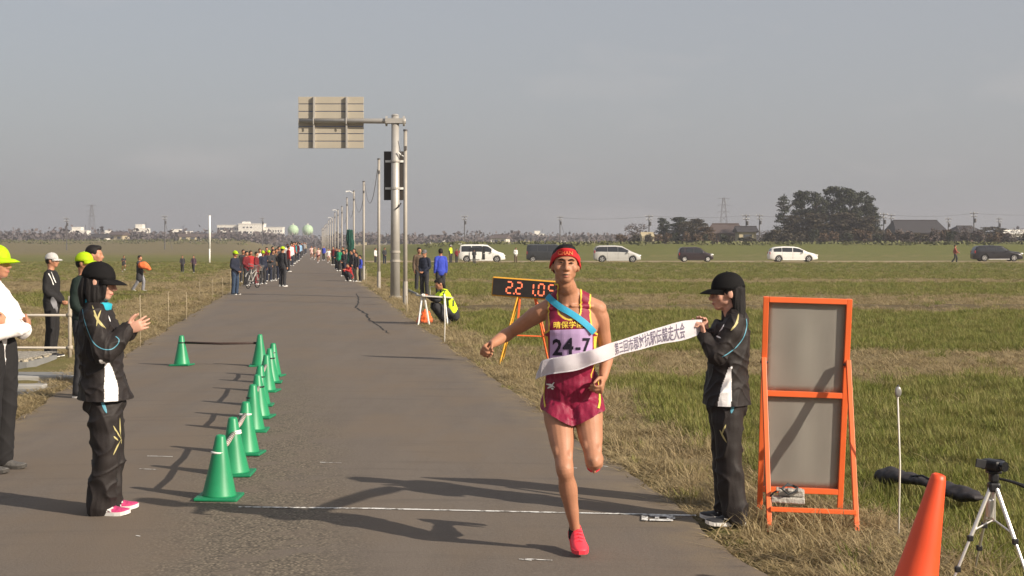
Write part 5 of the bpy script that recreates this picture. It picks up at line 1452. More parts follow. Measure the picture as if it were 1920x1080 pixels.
def cut(me, fn):
    """open a hem: drop the faces fn marks, then even out the new edge"""
    k_ = fn(fcent(me)); bm = NB(); bm.from_mesh(me); bm.faces.ensure_lookup_table()
    bmesh.ops.delete(bm, geom=[f for f, q in zip(bm.faces, k_) if not q], context='FACES')
    for _ in range(6):
        mv = {}
        for v in bm.verts:
            nb = [e_.other_vert(v) for e_ in v.link_edges if len(e_.link_faces) == 1]
            if len(nb) == 2: mv[v] = v.co * .5 + (nb[0].co + nb[1].co) * .25
        for v, c in mv.items(): v.co = c
    bm.to_mesh(me); bm.free(); me.update(); me.shade_smooth(); return me
def hair_bm(J, k=1.0, cap=False):
    bm = NB(); C, Q = J['head'], head_R(J)
    def E(c, r): ell(bm, C + Q @ (Vector(c) * k), tuple(v * k for v in r), rot=Q, seg=18)
    if cap:
        E((0, .024, .018), (.079, .090, .066)); E((0, .045, .0), (.075, .073, .075))
        for s in (-1, 1): E((s * .064, .012, .015), (.016, .040, .045))
        return bm
    E((0, .024, .040), (.080, .092, .084)); E((0, .045, .0), (.075, .073, .078)); E((0, -.03, .082), (.058, .058, .036))
    for s in (-1, 1): E((s * .064, .006, .03), (.016, .042, .042))
    return bm
def shoe_me(k=1.0):
    def sec(scale_w, bot, toph):
        bm = NB(); prev = None
        S = [-.075, -.065, -.03, .02, .07, .11, .15, .18, .195]
        Wd = [.022, .034, .038, .038, .043, .047, .045, .034, .016]
        Ht = [.075, .092, .098, .092, .070, .054, .046, .038, .026]
        for s, w, h in zip(S, Wd, Ht):
            h = toph if toph else h; w *= scale_w
            zb = bot + (.012 * max(0, (s - .12) / .07) ** 2)
            pr = [(-w, zb), (-w * 1.02, zb + (h - bot) * .35), (-w * .8, zb + (h - bot) * .75), (-w * .35, zb + (h - bot) * .98), (w * .35, zb + (h - bot) * .98), (w * .8, zb + (h - bot) * .75), (w * 1.02, zb + (h - bot) * .35), (w, zb)]
            if toph: pr = [(-w, zb), (-w * 1.03, zb + toph - bot), (w * 1.03, zb + toph - bot), (w, zb)]
            row = [bm.verts.new((x * k, -s * k, z * k)) for x, z in pr]
            if prev:
                for j in range(len(row)): bm.faces.new((prev[j], prev[(j + 1) % len(row)], row[(j + 1) % len(row)], row[j]))
            else: bm.faces.new(list(row))
            prev = row
        bm.faces.new(list(reversed(prev)))
        bmesh.ops.recalc_face_normals(bm, faces=bm.faces)
        return bm
    up_ = sec(1.0, .014, None); bmesh.ops.subdivide_edges(up_, edges=list(up_.edges), cuts=1, use_grid_fill=True)
    a = mesh_from(up_, True); lap(a, 2, .4)
    return a, mesh_from(sec(1.07, .0, .024))
SHOE_UP, SHOE_SOLE = shoe_me()
def add_shoes(parent, J, mat, solemat, k=1.0):
    out = []
    for sd in 'LR':
        an, td = J['an' + sd], J['toe' + sd]
        o = bpy.data.objects.new('shoe', SHOE_UP); link(o, parent)
        if 'shoeM' + sd in J: o.matrix_local = J['shoeM' + sd]
        else:
            o.location = (an.x, an.y, 0); o.rotation_euler = (0, 0, math.atan2(td.x, -td.y)); 
        o.scale = (k, k, k)
        so = bpy.data.objects.new('sole', SHOE_SOLE); link(so, o)
        for q, m_ in ((o, mat), (so, solemat)):
            if not q.data.materials: q.data.materials.append(m_)
            q.material_slots[0].link = 'OBJECT'; q.material_slots[0].material = m_
        out.append(o)
    return out
sole_w = pm('white_sole', (.70, .68, .65), rough=.6, var=.08, scale=20)
shoe_dk = pm('dark_shoe', (.03, .03, .033), rough=.55, var=.25, scale=25)
shoe_lt = pm('pale_shoe', (.55, .55, .54), rough=.55, var=.15, scale=25)

# ---------------------------------------------------------------- drawing on a garment along the camera's pixel rays (turned into real strips lying on the cloth)
def px_hit(bvh, Mi, px, py, back=.0):
    o = Vector((0, 0, CAM_H)); dr = Vector(((px - 960) / F_PX, 1.0, -(py - HOR) / F_PX)).normalized()
    lo = Mi @ o; ld = (Mi.to_3x3() @ dr).normalized()
    h = bvh.ray_cast(lo, ld)
    if h[0] is None: return None
    return h[0], h[1], ld
def strip_on(parent, bvh, pts, width, name, mat, off=.003, sub=6, taper=False, Mi=None, ease=0):
    Mi = Mi or parent.matrix_world.inverted()
    hit = []
    for i in range(len(pts) - 1):
        for j in range(sub + (1 if i == len(pts) - 2 else 0)):
            t = j / sub; a, c = pts[i], pts[i + 1]
            p0, p3 = pts[max(i - 1, 0)], pts[min(i + 2, len(pts) - 1)]
            q = [.5 * ((2 * a[m]) + (c[m] - p0[m]) * t + (2 * p0[m] - 5 * a[m] + 4 * c[m] - p3[m]) * t * t + (3 * a[m] - p0[m] - 3 * c[m] + p3[m]) * t ** 3) for m in (0, 1)]
            h = px_hit(bvh, Mi, *q)
            if h: hit.append((h[0], h[1] if h[1].dot(h[2]) < 0 else -h[1]))
    if len(hit) < 2: return None
    for _ in range(ease):
        hit = [hit[0]] + [(hit[i][0] * .5 + (hit[i - 1][0] + hit[i + 1][0]) * .25, (hit[i][1] * .5 + (hit[i - 1][1] + hit[i + 1][1]) * .25).normalized()) for i in range(1, len(hit) - 1)] + [hit[-1]]
    bm = NB(); prev = None; n = len(hit)
    for i, (p, nn) in enumerate(hit):
        t = (hit[min(i + 1, n - 1)][0] - hit[max(i - 1, 0)][0])
        if t.length < 1e-7: continue
        s = t.cross(nn).normalized(); w = width * (1 - .85 * abs(2 * i / (n - 1) - 1) ** 2 if taper else 1) / 2
        row = (bm.verts.new(p + nn * off - s * w), bm.verts.new(p + nn * (off + width * .06)), bm.verts.new(p + nn * off + s * w))
        if prev:
            bm.faces.new((prev[0], prev[1], row[1], row[0])); bm.faces.new((prev[1], prev[2], row[2], row[1]))
        prev = row
    return obj(name, bm, mat, parent, smooth=True)
def sheet_on(parent, bvh, bm2, to_px, name, mat, off=.004, Mi=None, label=None):
    """lay a flat 2-D mesh (letters, bib) on the cloth; to_px maps its x, y to pixels of the photograph"""
    Mi = Mi or parent.matrix_world.inverted()
    bad = []
    for v in bm2.verts:
        h = px_hit(bvh, Mi, *to_px(v.co.x, v.co.y))
        if h is None: bad.append(v); continue
        v.co = h[0] - h[2] * off
    if bad: bmesh.ops.delete(bm2, geom=bad, context='VERTS')
    return obj(name, bm2, mat, parent, label=label)
def grid2(nx, ny):
    bm = NB(); vs = [[bm.verts.new((i / nx, j / ny, 0)) for i in range(nx + 1)] for j in range(ny + 1)]
    for j in range(ny):
        for i in range(nx): bm.faces.new((vs[j][i], vs[j][i + 1], vs[j + 1][i + 1], vs[j + 1][i]))
    return bm

# ================================================================ the runner
maroon = pm('maroon_singlet', (.225, .010, .042), rough=.52, var=.10, scale=10, bump=.2, bscale=160, spec=.35)
trim_y = pm('yellow_trim', (.70, .52, .07), rough=.6, var=.08, scale=20)
def place(base, rz):
    M = Matrix.Translation(base) @ Matrix.Rotation(rz, 4, 'Z')
    return M, M.inverted()
RB = Vector(((1085 - 960) / F_PX * 8.40, 8.40, 0.0)); RB.z = road_z(RB)
run = empty('person', RB, 0, 'runner in a maroon singlet with a red headband breaking the white finish ribbon', 'person')
RM, RMi = place(RB, 0)
def rj(px, py, d): return at(px, py, d) - RB
Jr = joints(head=rj(1060, 496, 8.30), neck=rj(1066, 558, 8.40), chest=rj(1071, 628, 8.42), waist=rj(1074, 690, 8.47), pelvis=rj(1073, 735, 8.52),
            shR=rj(1012, 586, 8.45), elR=rj(956, 624, 8.62), wrR=rj(921, 646, 8.47), shL=rj(1122, 579, 8.42), elL=rj(1138, 668, 8.52), wrL=rj(1131, 709, 8.40),
            hiR=rj(1046, 762, 8.52), knR=rj(1059, 880, 8.30), anR=rj(1079, 996, 8.46), hiL=rj(1099, 758, 8.52), knL=rj(1114, 866, 8.30), anL=rj(1115, 838, 8.72),
            toeR=V(.18, -1, 0), toeL=V(0, .3, -.95), groundL=1, hpitch=-.10, hroll=.03, hyaw=.04, calfL=V(0, 0, -1), calfR=V(.0, 1, 0),
            curlR=1.25, curlL=1.1, thumbR=1.2, thumbL=1.0, hnR=V(.3, -.2, -1), hsR=V(0, -1, .6), hnL=V(-1, .2, 0), hsL=V(0, -.6, 1))
td = V(0, .35, -.94).normalized(); zu = V(0, -.94, -.35).normalized(); ya = -td; xa = ya.cross(zu)
Q = Matrix((xa, ya, zu)).transposed().to_4x4(); Jr['shoeML'] = Matrix.Translation(Jr['anL'] - zu * .075) @ Q
tdr = V(.13, -.94, -.31).normalized(); zr = (V(0, 0, 1) - tdr * tdr.z).normalized(); yr_ = -tdr; xr2 = yr_.cross(zr)
Jr['shoeMR'] = Matrix.Translation(V(.012, -.095, .010) - tdr * .186) @ Matrix((xr2, yr_, zr)).transposed().to_4x4()
bb = body_bm(Jr, 1.0, .97, hands=True, headk=.955)
for x in (-1, 1): ell(bb, Jr['chest'] + V(x * .065, -.062, .045), (.075, .045, .055))
ell(bb, Jr['pelvis'] + V(.06, .07, -.02), (.085, .07, .09)); ell(bb, Jr['pelvis'] + V(-.06, .07, -.02), (.085, .07, .09))
# collar bones and neck tendons
for x, s in ((1, 'L'), (-1, 'R')): ctube(bb, [Jr['neck'] + V(x * .015, -.055, -.045), Jr['neck'].lerp(Jr['sh' + s], .75) + V(0, -.045, .0)], .009, n=8)
body_me = vox(bb, .0042, 5)
body = obj('body', body_me, skin_m, run)
rb = bvh_of(body_me)
# face
HQ = head_R(Jr); HC = Jr['head']; hk = .955
def hp(x, y, z): return HC + HQ @ (Vector((x, y, z)) * hk)
for s in (-1, 1):
    bm = NB(); ctube(bm, [hp(s * .015, -.0885, .001), hp(s * .028, -.0885, .003), hp(s * .041, -.081, .0)], [.0015, .0036, .0018], n=8); obj('eye', bm, dark_detail, run, smooth=True)
    bm = NB(); ctube(bm, [hp(s * .012, -.0945, .017), hp(s * .028, -.0930, .023), hp(s * .046, -.079, .020)], [.0026, .0036, .0018], n=8); obj('eyebrow', bm, hair_m, run, smooth=True)
bm = NB(); ctube(bm, [hp(-.020, -.086, -.0675), hp(-.002, -.0935, -.0665), hp(.018, -.087, -.0655)], [.002, .0045, .002], n=8); mo = obj('mouth', bm, dark_detail, run, smooth=True)
bm = NB(); ctube(bm, [hp(-.008, -.0945, -.0645), hp(0, -.0965, -.064), hp(.009, -.0945, -.0640)], [.0010, .0018, .0010], n=8); obj('teeth', bm, pm('teeth', (.26, .19, .15), rough=.4), mo, smooth=True)
bm = NB(); ctube(bm, [hp(-.016, -.085, -.0755), hp(0, -.0915, -.0775), hp(.016, -.085, -.0755)], [.0025, .0045, .0025], n=8); obj('lip', bm, lip_m, mo, smooth=True)
hair_me = vox(hair_bm(Jr, .95), .005, 2); rumple(hair_me, .003, 90, 2)
obj('hair', hair_me, hair_m, run)
# headband: ring that follows the head and hair
allb = NB(); allb.from_mesh(body_me); allb.from_mesh(hair_me); tm = mesh_from(allb); hb = bvh_of(tm)
bm = NB(); n = 56; rows = []
for zz in (.042, .052, .066, .080, .088):
    row = []
    for j in range(n):
        a = 2 * math.pi * j / n; dirv = V(math.sin(a), -math.cos(a), 0)
        zt = zz - .062 * (1 - math.cos(a)) ** 1.15 * (1 if math.cos(a) > -.2 else .75)
        org = hp(0, .01, zt); dw = (HQ @ dirv).normalized()
        h = hb.ray_cast(org + dw * .3, -dw)
        r_ = h[0] if h[0] is not None else org + dw * .09
        row.append(bm.verts.new(r_ + dw * (.0035 if zz in (.042, .088) else .005)))
    rows.append(row)
for i in range(4):
    for j in range(n): bm.faces.new((rows[i][j], rows[i][(j + 1) % n], rows[i + 1][(j + 1) % n], rows[i + 1][j]))
band_me = mesh_from(bm, True); lap(band_me, 1, .3)
bm = NB(); bm.from_mesh(band_me); bmesh.ops.solidify(bm, geom=list(bm.faces), thickness=-.003); band_me = mesh_from(bm, True)
band = obj('headband', band_me, pm('red_headband', (.50, .018, .022), rough=.7, var=.15, scale=20, bump=.2, bscale=200), run)
bandb = bvh_of(band_me)
t = text_mesh('CHAN', 1.0, .12, .02)
sheet_on(band, bandb, t, lambda x, y: (1060 + x * 10, 474.5 - y * 10), 'lettering', pm('faded_orange_print', (.75, .20, .08), rough=.7), .0035, RMi)

# singlet: a skin of cloth lifted off the body
def arm_dist(c, a, e):
    a, e = np.array(a), np.array(e); ab = e - a; t = np.clip(((c - a) @ ab) / (ab @ ab), 0, 1.8)
    return np.linalg.norm(c - a - t[:, None] * ab, axis=1), t
def cloth_from(me_, keep, lift, name):
    bm = NB(); bm.from_mesh(me_); bm.faces.ensure_lookup_table()
    bmesh.ops.delete(bm, geom=[f for f, k_ in zip(bm.faces, keep) if not k_], context='FACES')
    seen = set(); best = []
    for f in bm.faces:
        if f in seen: continue
        st, isl = [f], []
        seen.add(f)
        while st:
            q = st.pop(); isl.append(q)
            for e_ in q.edges:
                for g_ in e_.link_faces:
                    if g_ not in seen: seen.add(g_); st.append(g_)
        if len(isl) > len(best): best = isl
    bs = set(best)
    bmesh.ops.delete(bm, geom=[f for f in bm.faces if f not in bs], context='FACES')
    for _ in range(14):
        mv = {}
        for v in bm.verts:
            nb = [e_.other_vert(v) for e_ in v.link_edges if len(e_.link_faces) == 1]
            if len(nb) == 2: mv[v] = v.co * .5 + (nb[0].co + nb[1].co) * .25
        for v, c in mv.items(): v.co = c
    m2 = mesh_from(bm, True)
    lap(m2, 2, .5)
    c = co_of(m2); n = no_of(m2); set_co(m2, c + n * (lift if np.isscalar(lift) else lift(c))[:, None] if not np.isscalar(lift) else c + n * lift)
    return m2
C_ = fcent(body_me)
up = np.array((Jr['neck'] - Jr['pelvis'])); upn = up / np.linalg.norm(up)
shx = np.array((Jr['shL'] - Jr['shR']).normalized())
ctr = np.array((Jr['shL'] + Jr['shR']) / 2)
pel = np.array(Jr['pelvis'])
def sing_keep(c):
    z = c[:, 2]; zs = ctr[2]
    t = np.clip((z - pel[2]) / (zs - pel[2]), 0, 1)
    cx = pel[0] + (ctr[0] - pel[0]) * t
    dx = c[:, 0] - cx; front = c[:, 1] < (pel[1] + (ctr[1] - pel[1]) * t)
    keep = (z > pel[2] + .03) & (z < zs + .16) & (np.abs(dx) < .20)
    for s in 'LR':
        dd, tt = arm_dist(c, Jr['sh' + s], Jr['el' + s]); keep &= ~((dd < .068) & (tt > .10) & (np.abs(dx) > .112))
        d2, t2 = arm_dist(c, Jr['el' + s], Jr['wr' + s]); keep &= d2 > .075
    arm = .118 + .075 * np.clip((zs - .10 - z) / .06, 0, 1)
    keep &= np.abs(dx) < np.where(z > zs - .18, np.maximum(.118, arm), .2)
    neck_w = .055 + .004 * np.clip((z - (zs - .02)) / .08, 0, 1)
    lowz = np.where(front, zs - .012 - .03 * (1 - (np.clip(np.abs(dx) / .055, 0, 1)) ** 2), zs + .035)
    keep &= ~((np.abs(dx) < neck_w) & (z > lowz))
    return keep, dx, z
kp, _, _ = sing_keep(C_)
smesh = cloth_from(body_me, kp, lambda c: .006 + .004 * vnoise(c, 22, 3) + .008 * np.clip((ctr[2] - .22 - c[:, 2]) / .12, 0, 1) * np.clip((c[:, 2] - pel[2] - .05) / .10, 0, 1), 'singlet')
# yellow piping along the open edges, yellow side panels
bm = NB(); bm.from_mesh(smesh)
bnd = [v.co.copy() for v in bm.verts if any(len(e_.link_faces) == 1 for e_ in v.link_edges) and v.co.z > pel[2] + .08]
bm.free()
from mathutils.kdtree import KDTree
kd = KDTree(len(bnd))
for i, v in enumerate(bnd): kd.insert(v, i)
kd.balance()
def scol(c):
    out = np.zeros(len(c), int)
    for i, p in enumerate(c):
        if kd.find(Vector(p))[2] < .0095: out[i] = 1
    k_, dx, z = sing_keep(c)
    out[(np.abs(dx) > .128) & (z < ctr[2] - .14)] = 1
    return out
smesh2 = smesh
for m_ in (maroon, trim_y): smesh2.materials.append(m_)
paint(smesh2, scol)
sing = obj('singlet', smesh2, [maroon, trim_y], run)
sb = bvh_of(smesh2)
bm = NB(); bm.from_mesh(smesh2); bm.from_mesh(body_me); tm = mesh_from(bm); sbb = bvh_of(tm)
# bib and its number
bib_m = pm('lilac_bib', (.52, .36, .62), rough=.75, var=.08, scale=14)
ink = pm('black_ink', (.02, .016, .03), rough=.7, var=.1)
g = grid2(24, 18)
bib = sheet_on(run, sb, g, lambda x, y: (1031 + 80 * x, 672 - 53 * y - 3 * x), 'bib', bib_m, .006, RMi, label='lilac number bib reading 24-7')
bm = NB(); bm.from_mesh(bib.data); bmesh.ops.recalc_face_normals(bm, faces=bm.faces); bibb = bvh_of(bib.data); bm.free()
for body_t, cx_, cy_, sz, wd in (('2', 1045, 653, 41, 1.0), ('4', 1065.5, 651, 41, 1.05), ('-', 1084, 651, 34, 1.0), ('7', 1099, 648, 34, .9)):
    t = text_mesh(body_t, 1.0, .1, .028)
    sheet_on(bib, bibb, t, lambda x, y, cx_=cx_, cy_=cy_, sz=sz, wd=wd: (cx_ + x * sz * wd * .92, cy_ - y * sz * 1.02), 'number', ink, .003, RMi)
t = text_mesh('晴保学園', 1.0, .08, .012)
sheet_on(sing, sb, t, lambda x, y: (1066 + x * 14.5, 610 - y * 13.5 - x * .3), 'lettering', pm('yellow_print', (.85, .62, .08), rough=.6, var=.05), .004, RMi)
# sash of the relay
sash_m = pm('blue_sash', (.045, .36, .56), rough=.6, var=.12, scale=20, bump=.2, bscale=120)
strip_on(run, sbb, [(1024, 553), (1040, 567), (1060, 582), (1083, 597), (1101, 611), (1112, 622)], .037, 'relay_sash', sash_m, .012, 8, Mi=RMi, ease=10)
# shorts
sh_bm = pants_bm(Jr, 1.0, 1.02, .36, 0, .075)
sh_me = vox(sh_bm, .006, 3); rumple(sh_me, .012, 17, 4, (1.3, 1.3, .35)); rumple(sh_me, .005, 44, 9, (1.2, 1.2, .4))
xc_ = (Jr['hiL'].x + Jr['hiR'].x) / 2; z_in, z_out = rj(1074, 797, 8.42).z, rj(1018, 768, 8.5).z
cut(sh_me, lambda c: c[:, 2] > z_in + (z_out - z_in) * np.clip(np.abs(c[:, 0] - xc_) / .155, 0, 1) ** 1.2)
shorts = obj('shorts', sh_me, maroon, run); shb = bvh_of(sh_me)
strip_on(shorts, shb, [(1024, 708), (1021.5, 730), (1021, 748), (1023, 764)], .011, 'side_stripe', trim_y, .004, 6, Mi=RMi)
strip_on(shorts, shb, [(1120, 712), (1123, 735), (1124, 752), (1122, 766)], .013, 'side_stripe', trim_y, .004, 6, Mi=RMi)
for pts in ([(1025, 720), (1034, 722), (1041, 726)], [(1027, 728), (1034, 724), (1040, 717)], [(1034, 728), (1039, 729)]):
    strip_on(shorts, shb, pts, .012, 'logo', whitep, .004, 6, True, Mi=RMi)
pink = pm('coral_pink_shoe', (.85, .055, .085), rough=.5, var=.15, scale=25, spec=.4)
so = add_shoes(run, Jr, pink, pink, .97)
bm = NB(); ctube(bm, [Jr['anR'] + V(.002, .0, -.03), Jr['anR'] + V(-.003, 0, .008)], [.042, .037], n=16); obj('sock', bm, cloth_blackc, run, smooth=True)
bm = NB(); ctube(bm, [Jr['anL'] + V(0, .02, 0), Jr['anL'] + V(0, -.03, 0)], [.045, .042], n=16); obj('sock', bm, cloth_blackc, run, smooth=True)
for k_ in range(4):
    bm = NB(); y_ = -.045 - .022 * k_; z_ = .092 - .011 * k_
    tube(bm, [(-.026, y_, z_ - .012), (0, y_ - .004, z_ + .004), (.026, y_, z_ - .012)], .003, n=5); obj('lace', bm, pink, so[1])

# ================================================================ ribbon
rib_m = pm('white_ribbon', (.80, .77, .80), rough=.7, var=.03, scale=6)
ribbon_ctrl = [((1317, 599), (1316, 626), 9.37), ((1280, 602), (1281, 638), 9.22), ((1240, 613), (1242, 645), 9.02), ((1200, 626), (1203, 655), 8.78), ((1165, 637), (1168, 664), 8.52), ((1138, 646), (1139, 675), 8.33),
               ((1112, 655), (1112, 684), 8.27), ((1085, 662), (1085, 694), 8.285), ((1055, 668), (1055, 699), 8.285), ((1032, 672), (1032, 702), 8.32), ((1016, 677), (1017, 706), 8.42), ((1010, 692), (1011, 708), 8.56), ((1006, 700), (1004, 712), 8.75)]
def cr1(a, t):
    n = len(a) - 1; i = min(int(t * n), n - 1); f = t * n - i
    p0, p1, p2, p3 = a[max(i - 1, 0)], a[i], a[i + 1], a[min(i + 2, n)]
    return .5 * ((2 * p1) + (p2 - p0) * f + (2 * p0 - 5 * p1 + 4 * p2 - p3) * f * f + (3 * p1 - p0 - 3 * p2 + p3) * f ** 3)
tops_ = [at(a[0], a[1], d) for a, b_, d in ribbon_ctrl]; bots_ = [at(b_[0], b_[1], d - .012) for a, b_, d in ribbon_ctrl]
def rib(u, v):
    a, b_ = cr1(tops_, u), cr1(bots_, u)
    p = a.lerp(b_, v)
    p.y += .012 * math.sin(u * 34 + v * 2.2) * math.sin(math.pi * min(1, u * 1.4)) + .010 * (v - .5) ** 2 * 4
    return p
bm = NB(); NU, NVV = 110, 8
vs = [[bm.verts.new(rib(i / NU, j / NVV)) for j in range(NVV + 1)] for i in range(NU + 1)]
for i in range(NU):
    for j in range(NVV): bm.faces.new((vs[i][j], vs[i][j + 1], vs[i + 1][j + 1], vs[i + 1][j]))
bmesh.ops.solidify(bm, geom=list(bm.faces), thickness=.0012)
ribo = obj('finish_ribbon', bm, rib_m, smooth=True); tag(ribo, 'white finish ribbon with dark vertical lettering stretched across the runner', 'ribbon')
def rib_text(body_t, u0, u1, hgt, mat):
    t = text_mesh(body_t, 1.0, .12, .012)
    xs_ = [v.co.x for v in t.verts]; ys_ = [v.co.y for v in t.verts]; xa_, xb_ = min(xs_), max(xs_); ya_, yb_ = min(ys_), max(ys_)
    for v in t.verts:
        u = u1 + (u0 - u1) * (v.co.x - xa_) / (xb_ - xa_); w = .5 - hgt * ((v.co.y - ya_) / (yb_ - ya_) - .5)
        p = rib(u, w); v.co = p + Vector((0, -.004, .0))
    return obj('lettering', t, mat, ribo)
rib_text('第三回市郡対抗駅伝競走大会', .075, .372, .86, pm('grey_violet_ink', (.13, .11, .16), rough=.8, var=.3, scale=60))

# ================================================================ helper for clothed people near the camera
def side_world(base, rz):
    M, Mi = place(base, rz)
    return M, Mi, (lambda px, py, d: Mi @ at(px, py, d))
def scaled(J, k):
    for q in J:
        if isinstance(J[q], Vector) and not q.startswith(('toe', 'hd', 'hn', 'hs', 'calf')): J[q] = J[q] * k
    return J
gold = pm('gold_print', (.46, .40, .18), rough=.5, var=.15, scale=40)
cyan_p = pm('cyan_piping', (.10, .30, .40), rough=.5, var=.05)
white_pan = pm('white_panel', (.78, .76, .76), rough=.7, var=.05, scale=10, bump=.2, bscale=120)
teal = pm('teal_collar', (.02, .35, .46), rough=.7, var=.15, scale=20)
def face_bits(parent, J, k, fem=True):
    Q_, C = head_R(J), J['head']
    def T(x, y, z): return C + Q_ @ (Vector((x, y, z)) * k)
    for s in (-1, 1):
        bm = NB(); ctube(bm, [T(s * .015, -.089, .002), T(s * .028, -.0885, .004), T(s * .041, -.081, .002)], [.003 * k, .0055 * k, .003 * k], n=8); obj('eye', bm, dark_detail, parent, smooth=True)
        bm = NB(); ctube(bm, [T(s * .012, -.094, .022), T(s * .028, -.092, .025), T(s * .046, -.079, .021)], [.002 * k, .0035 * k, .002 * k], n=6); obj('eyebrow', bm, hair_m, parent, smooth=True)
    bm = NB(); ctube(bm, [T(-.02, -.087, -.068), T(0, -.096, -.067), T(.02, -.087, -.068)], [.003 * k, .0055 * k, .003 * k], n=8); obj('lips', bm, lip_m, parent, smooth=True)

# ================================================================ woman holding the ribbon
WB = P(1364, 979); WB.z = max(-.01, gz(WB.x, WB.y) + .02)
M, Mi, wl = side_world(WB, R(-90))
k = .935
Jw = scaled(joints(), k)
Jw.update(head=wl(1362, 548, 9.44), neck=wl(1372, 590, 9.46), shL=wl(1377, 606, 9.31), shR=wl(1374, 606, 9.60), chest=wl(1368, 640, 9.46), waist=wl(1364, 700, 9.46), pelvis=wl(1362, 752, 9.46),
          elL=wl(1346, 668, 9.27), wrL=wl(1321, 631, 9.33), elR=wl(1346, 666, 9.62), wrR=wl(1323, 622, 9.45), hiL=wl(1364, 765, 9.38), hiR=wl(1360, 765, 9.54), knL=wl(1366, 868, 9.37), knR=wl(1358, 866, 9.55), anL=wl(1377, 962, 9.36), anR=wl(1366, 958, 9.56),
          hdL=V(0, -.25, 1), hnL=V(.2, -1, -.1), hsL=V(-1, -.1, 0), curlL=[1.0, 1.05, 1.1, 1.15], thumbL=.9, hdR=V(0, -.3, .9), hnR=V(1, -.3, 0), hsR=V(0, -.6, 1), curlR=.9, hpitch=.08, hyaw=.0)
wom = empty('person', WB, R(-90), 'woman in a black cap and tracksuit with long hair, holding the finish ribbon', 'person')
bme = vox(body_bm(Jw, k, .92, hands=True, shrink=.85, headk=.97), .0046, 3)
obj('body', bme, skin_f, wom); face_bits(wom, Jw, .97)
jm = vox(top_bm(Jw, k, 1.12, -.075, flare=1.10), .0065, 3); fold(jm, .015, 1.3, 10); rumple(jm, .0025, 26, 5.2)
def jacket_paint(sx, y0, zc, zt):
    def f(c):
        t = np.clip((zt - c[:, 2]) / (zt - zc), 0, 1)
        ya, yb = y0 - .036 - .012 * t, y0 + .040 - .008 * t ** 2
        ya = ya + .06 * (1 - t) ** 1.5
        return np.where((c[:, 0] * sx > .03) & (c[:, 2] < zt) & (c[:, 2] > zc - .2) & (c[:, 1] > ya) & (c[:, 1] < yb), 1, 0)
    return f
cut(jm, lambda c: c[:, 2] > wl(1362, 757, 9.46).z)
jk = obj('jacket', jm, [cloth_black, white_pan], wom)
zh, ztop = wl(1362, 758, 9.3).z, wl(1362, 688, 9.3).z
paint(jm, jacket_paint(1, wl(1360, 700, 9.3).y, zh, ztop))
jb = bvh_of(jm)
strip_on(jk, jb, [(1399, 598), (1400, 612), (1394, 632), (1381, 650), (1366, 662), (1354, 669)], .006, 'piping', cyan_p, .002, 6, Mi=Mi)
for pts in ([(1385, 588), (1382, 602), (1374, 616)], [(1384, 604), (1377, 612), (1370, 620)]): strip_on(jk, jb, pts, .012, 'emblem', gold, .002, 5, True, Mi=Mi)
for pts in ([(1358, 608), (1354, 616), (1349, 622)], [(1343, 630), (1352, 634)]): strip_on(jk, jb, pts, .010, 'emblem', white_pan, .002, 5, True, Mi=Mi)
pm_ = vox(pants_bm(Jw, k, 1.10, 1.0, .012), .007, 3); fold(pm_, .017, 6, 8)
hemz = min(Jw['anL'].z, Jw['anR'].z) - .052
cut(pm_, lambda c: c[:, 2] > hemz)
pa = obj('trousers', pm_, cloth_black, wom); pb_ = bvh_of(pm_)
strip_on(pa, pb_, [(1376, 757), (1373, 766), (1371, 775)], .020, 'emblem', cyan_p, .003, 4, True, Mi=Mi)
for pts in ([(1361, 796), (1357, 806), (1353, 816)], [(1350, 806), (1356, 818), (1363, 830)]): strip_on(pa, pb_, pts, .012, 'emblem', gold, .003, 5, True, Mi=Mi)
so = add_shoes(wom, Jw, shoe_dk, sole_w, .94)
for s_ in so:
    bm = NB(); tube(bm, [(.046, .03, .05), (.049, -.02, .035), (.050, -.08, .052)], [(.002, .006), (.002, .013), (.002, .003)], n=6); obj('swoosh', bm, whitep, s_)
# long hair
bm = hair_bm(Jw, .98, True); Q_, C = head_R(Jw), Jw['head']
for s in (-1, 1):
    ctube(bm, [C + V(s * .055, .05, .02), C + V(s * .062, .07, -.07), C + V(s * .068, .075, -.15), C + V(s * .074, .075, -.215)], [(.028, .05), (.026, .045), (.024, .034), (.010, .012)], n=14, side=(1, 0, 0))
ctube(bm, [C + V(0, .085, .02), C + V(0, .088, -.07), C + V(0, .092, -.14), C + V(0, .10, -.195)], [(.066, .032), (.062, .030), (.05, .024), (.022, .010)], n=16, side=(1, 0, 0))
hm = vox(bm, .006, 2); rumple(hm, .006, 60, 1, (1.5, 1.5, .12)); obj('hair', hm, hair_m, wom)
add_cap(wom, Jw, cloth_cap, 1.03, .075)

# ================================================================ clapping woman on the left
WB = P(196, 967); WB.z = road_z(WB)
M, Mi, wl = side_world(WB, R(90))
k = .98
Jw = scaled(joints(), k)
Jw.update(head=wl(187, 528, 9.66), neck=wl(180, 573, 9.68), shR=wl(178, 597, 9.50), shL=wl(184, 597, 9.86), chest=wl(186, 640, 9.68), waist=wl(192, 700, 9.68), pelvis=wl(197, 748, 9.68),
          elR=wl(196, 664, 9.44), wrR=wl(238, 619, 9.54), elL=wl(202, 664, 9.90), wrL=wl(241, 617, 9.68), hiR=wl(198, 765, 9.60), hiL=wl(203, 765, 9.77), knR=wl(200, 858, 9.58), knL=wl(210, 856, 9.79), anR=wl(188, 948, 9.60), anL=wl(203, 945, 9.80),
          hdR=V(.1, -1, .38), hnR=V(1, 0, .1), hsR=V(-.1, -.3, 1), curlR=.22, thumbR=.2, hdL=V(-.1, -1, .32), hnL=V(-1, 0, .1), hsL=V(.1, -.3, 1), curlL=.18, thumbL=.2, spreadR=.08, spreadL=.08, hpitch=.16)
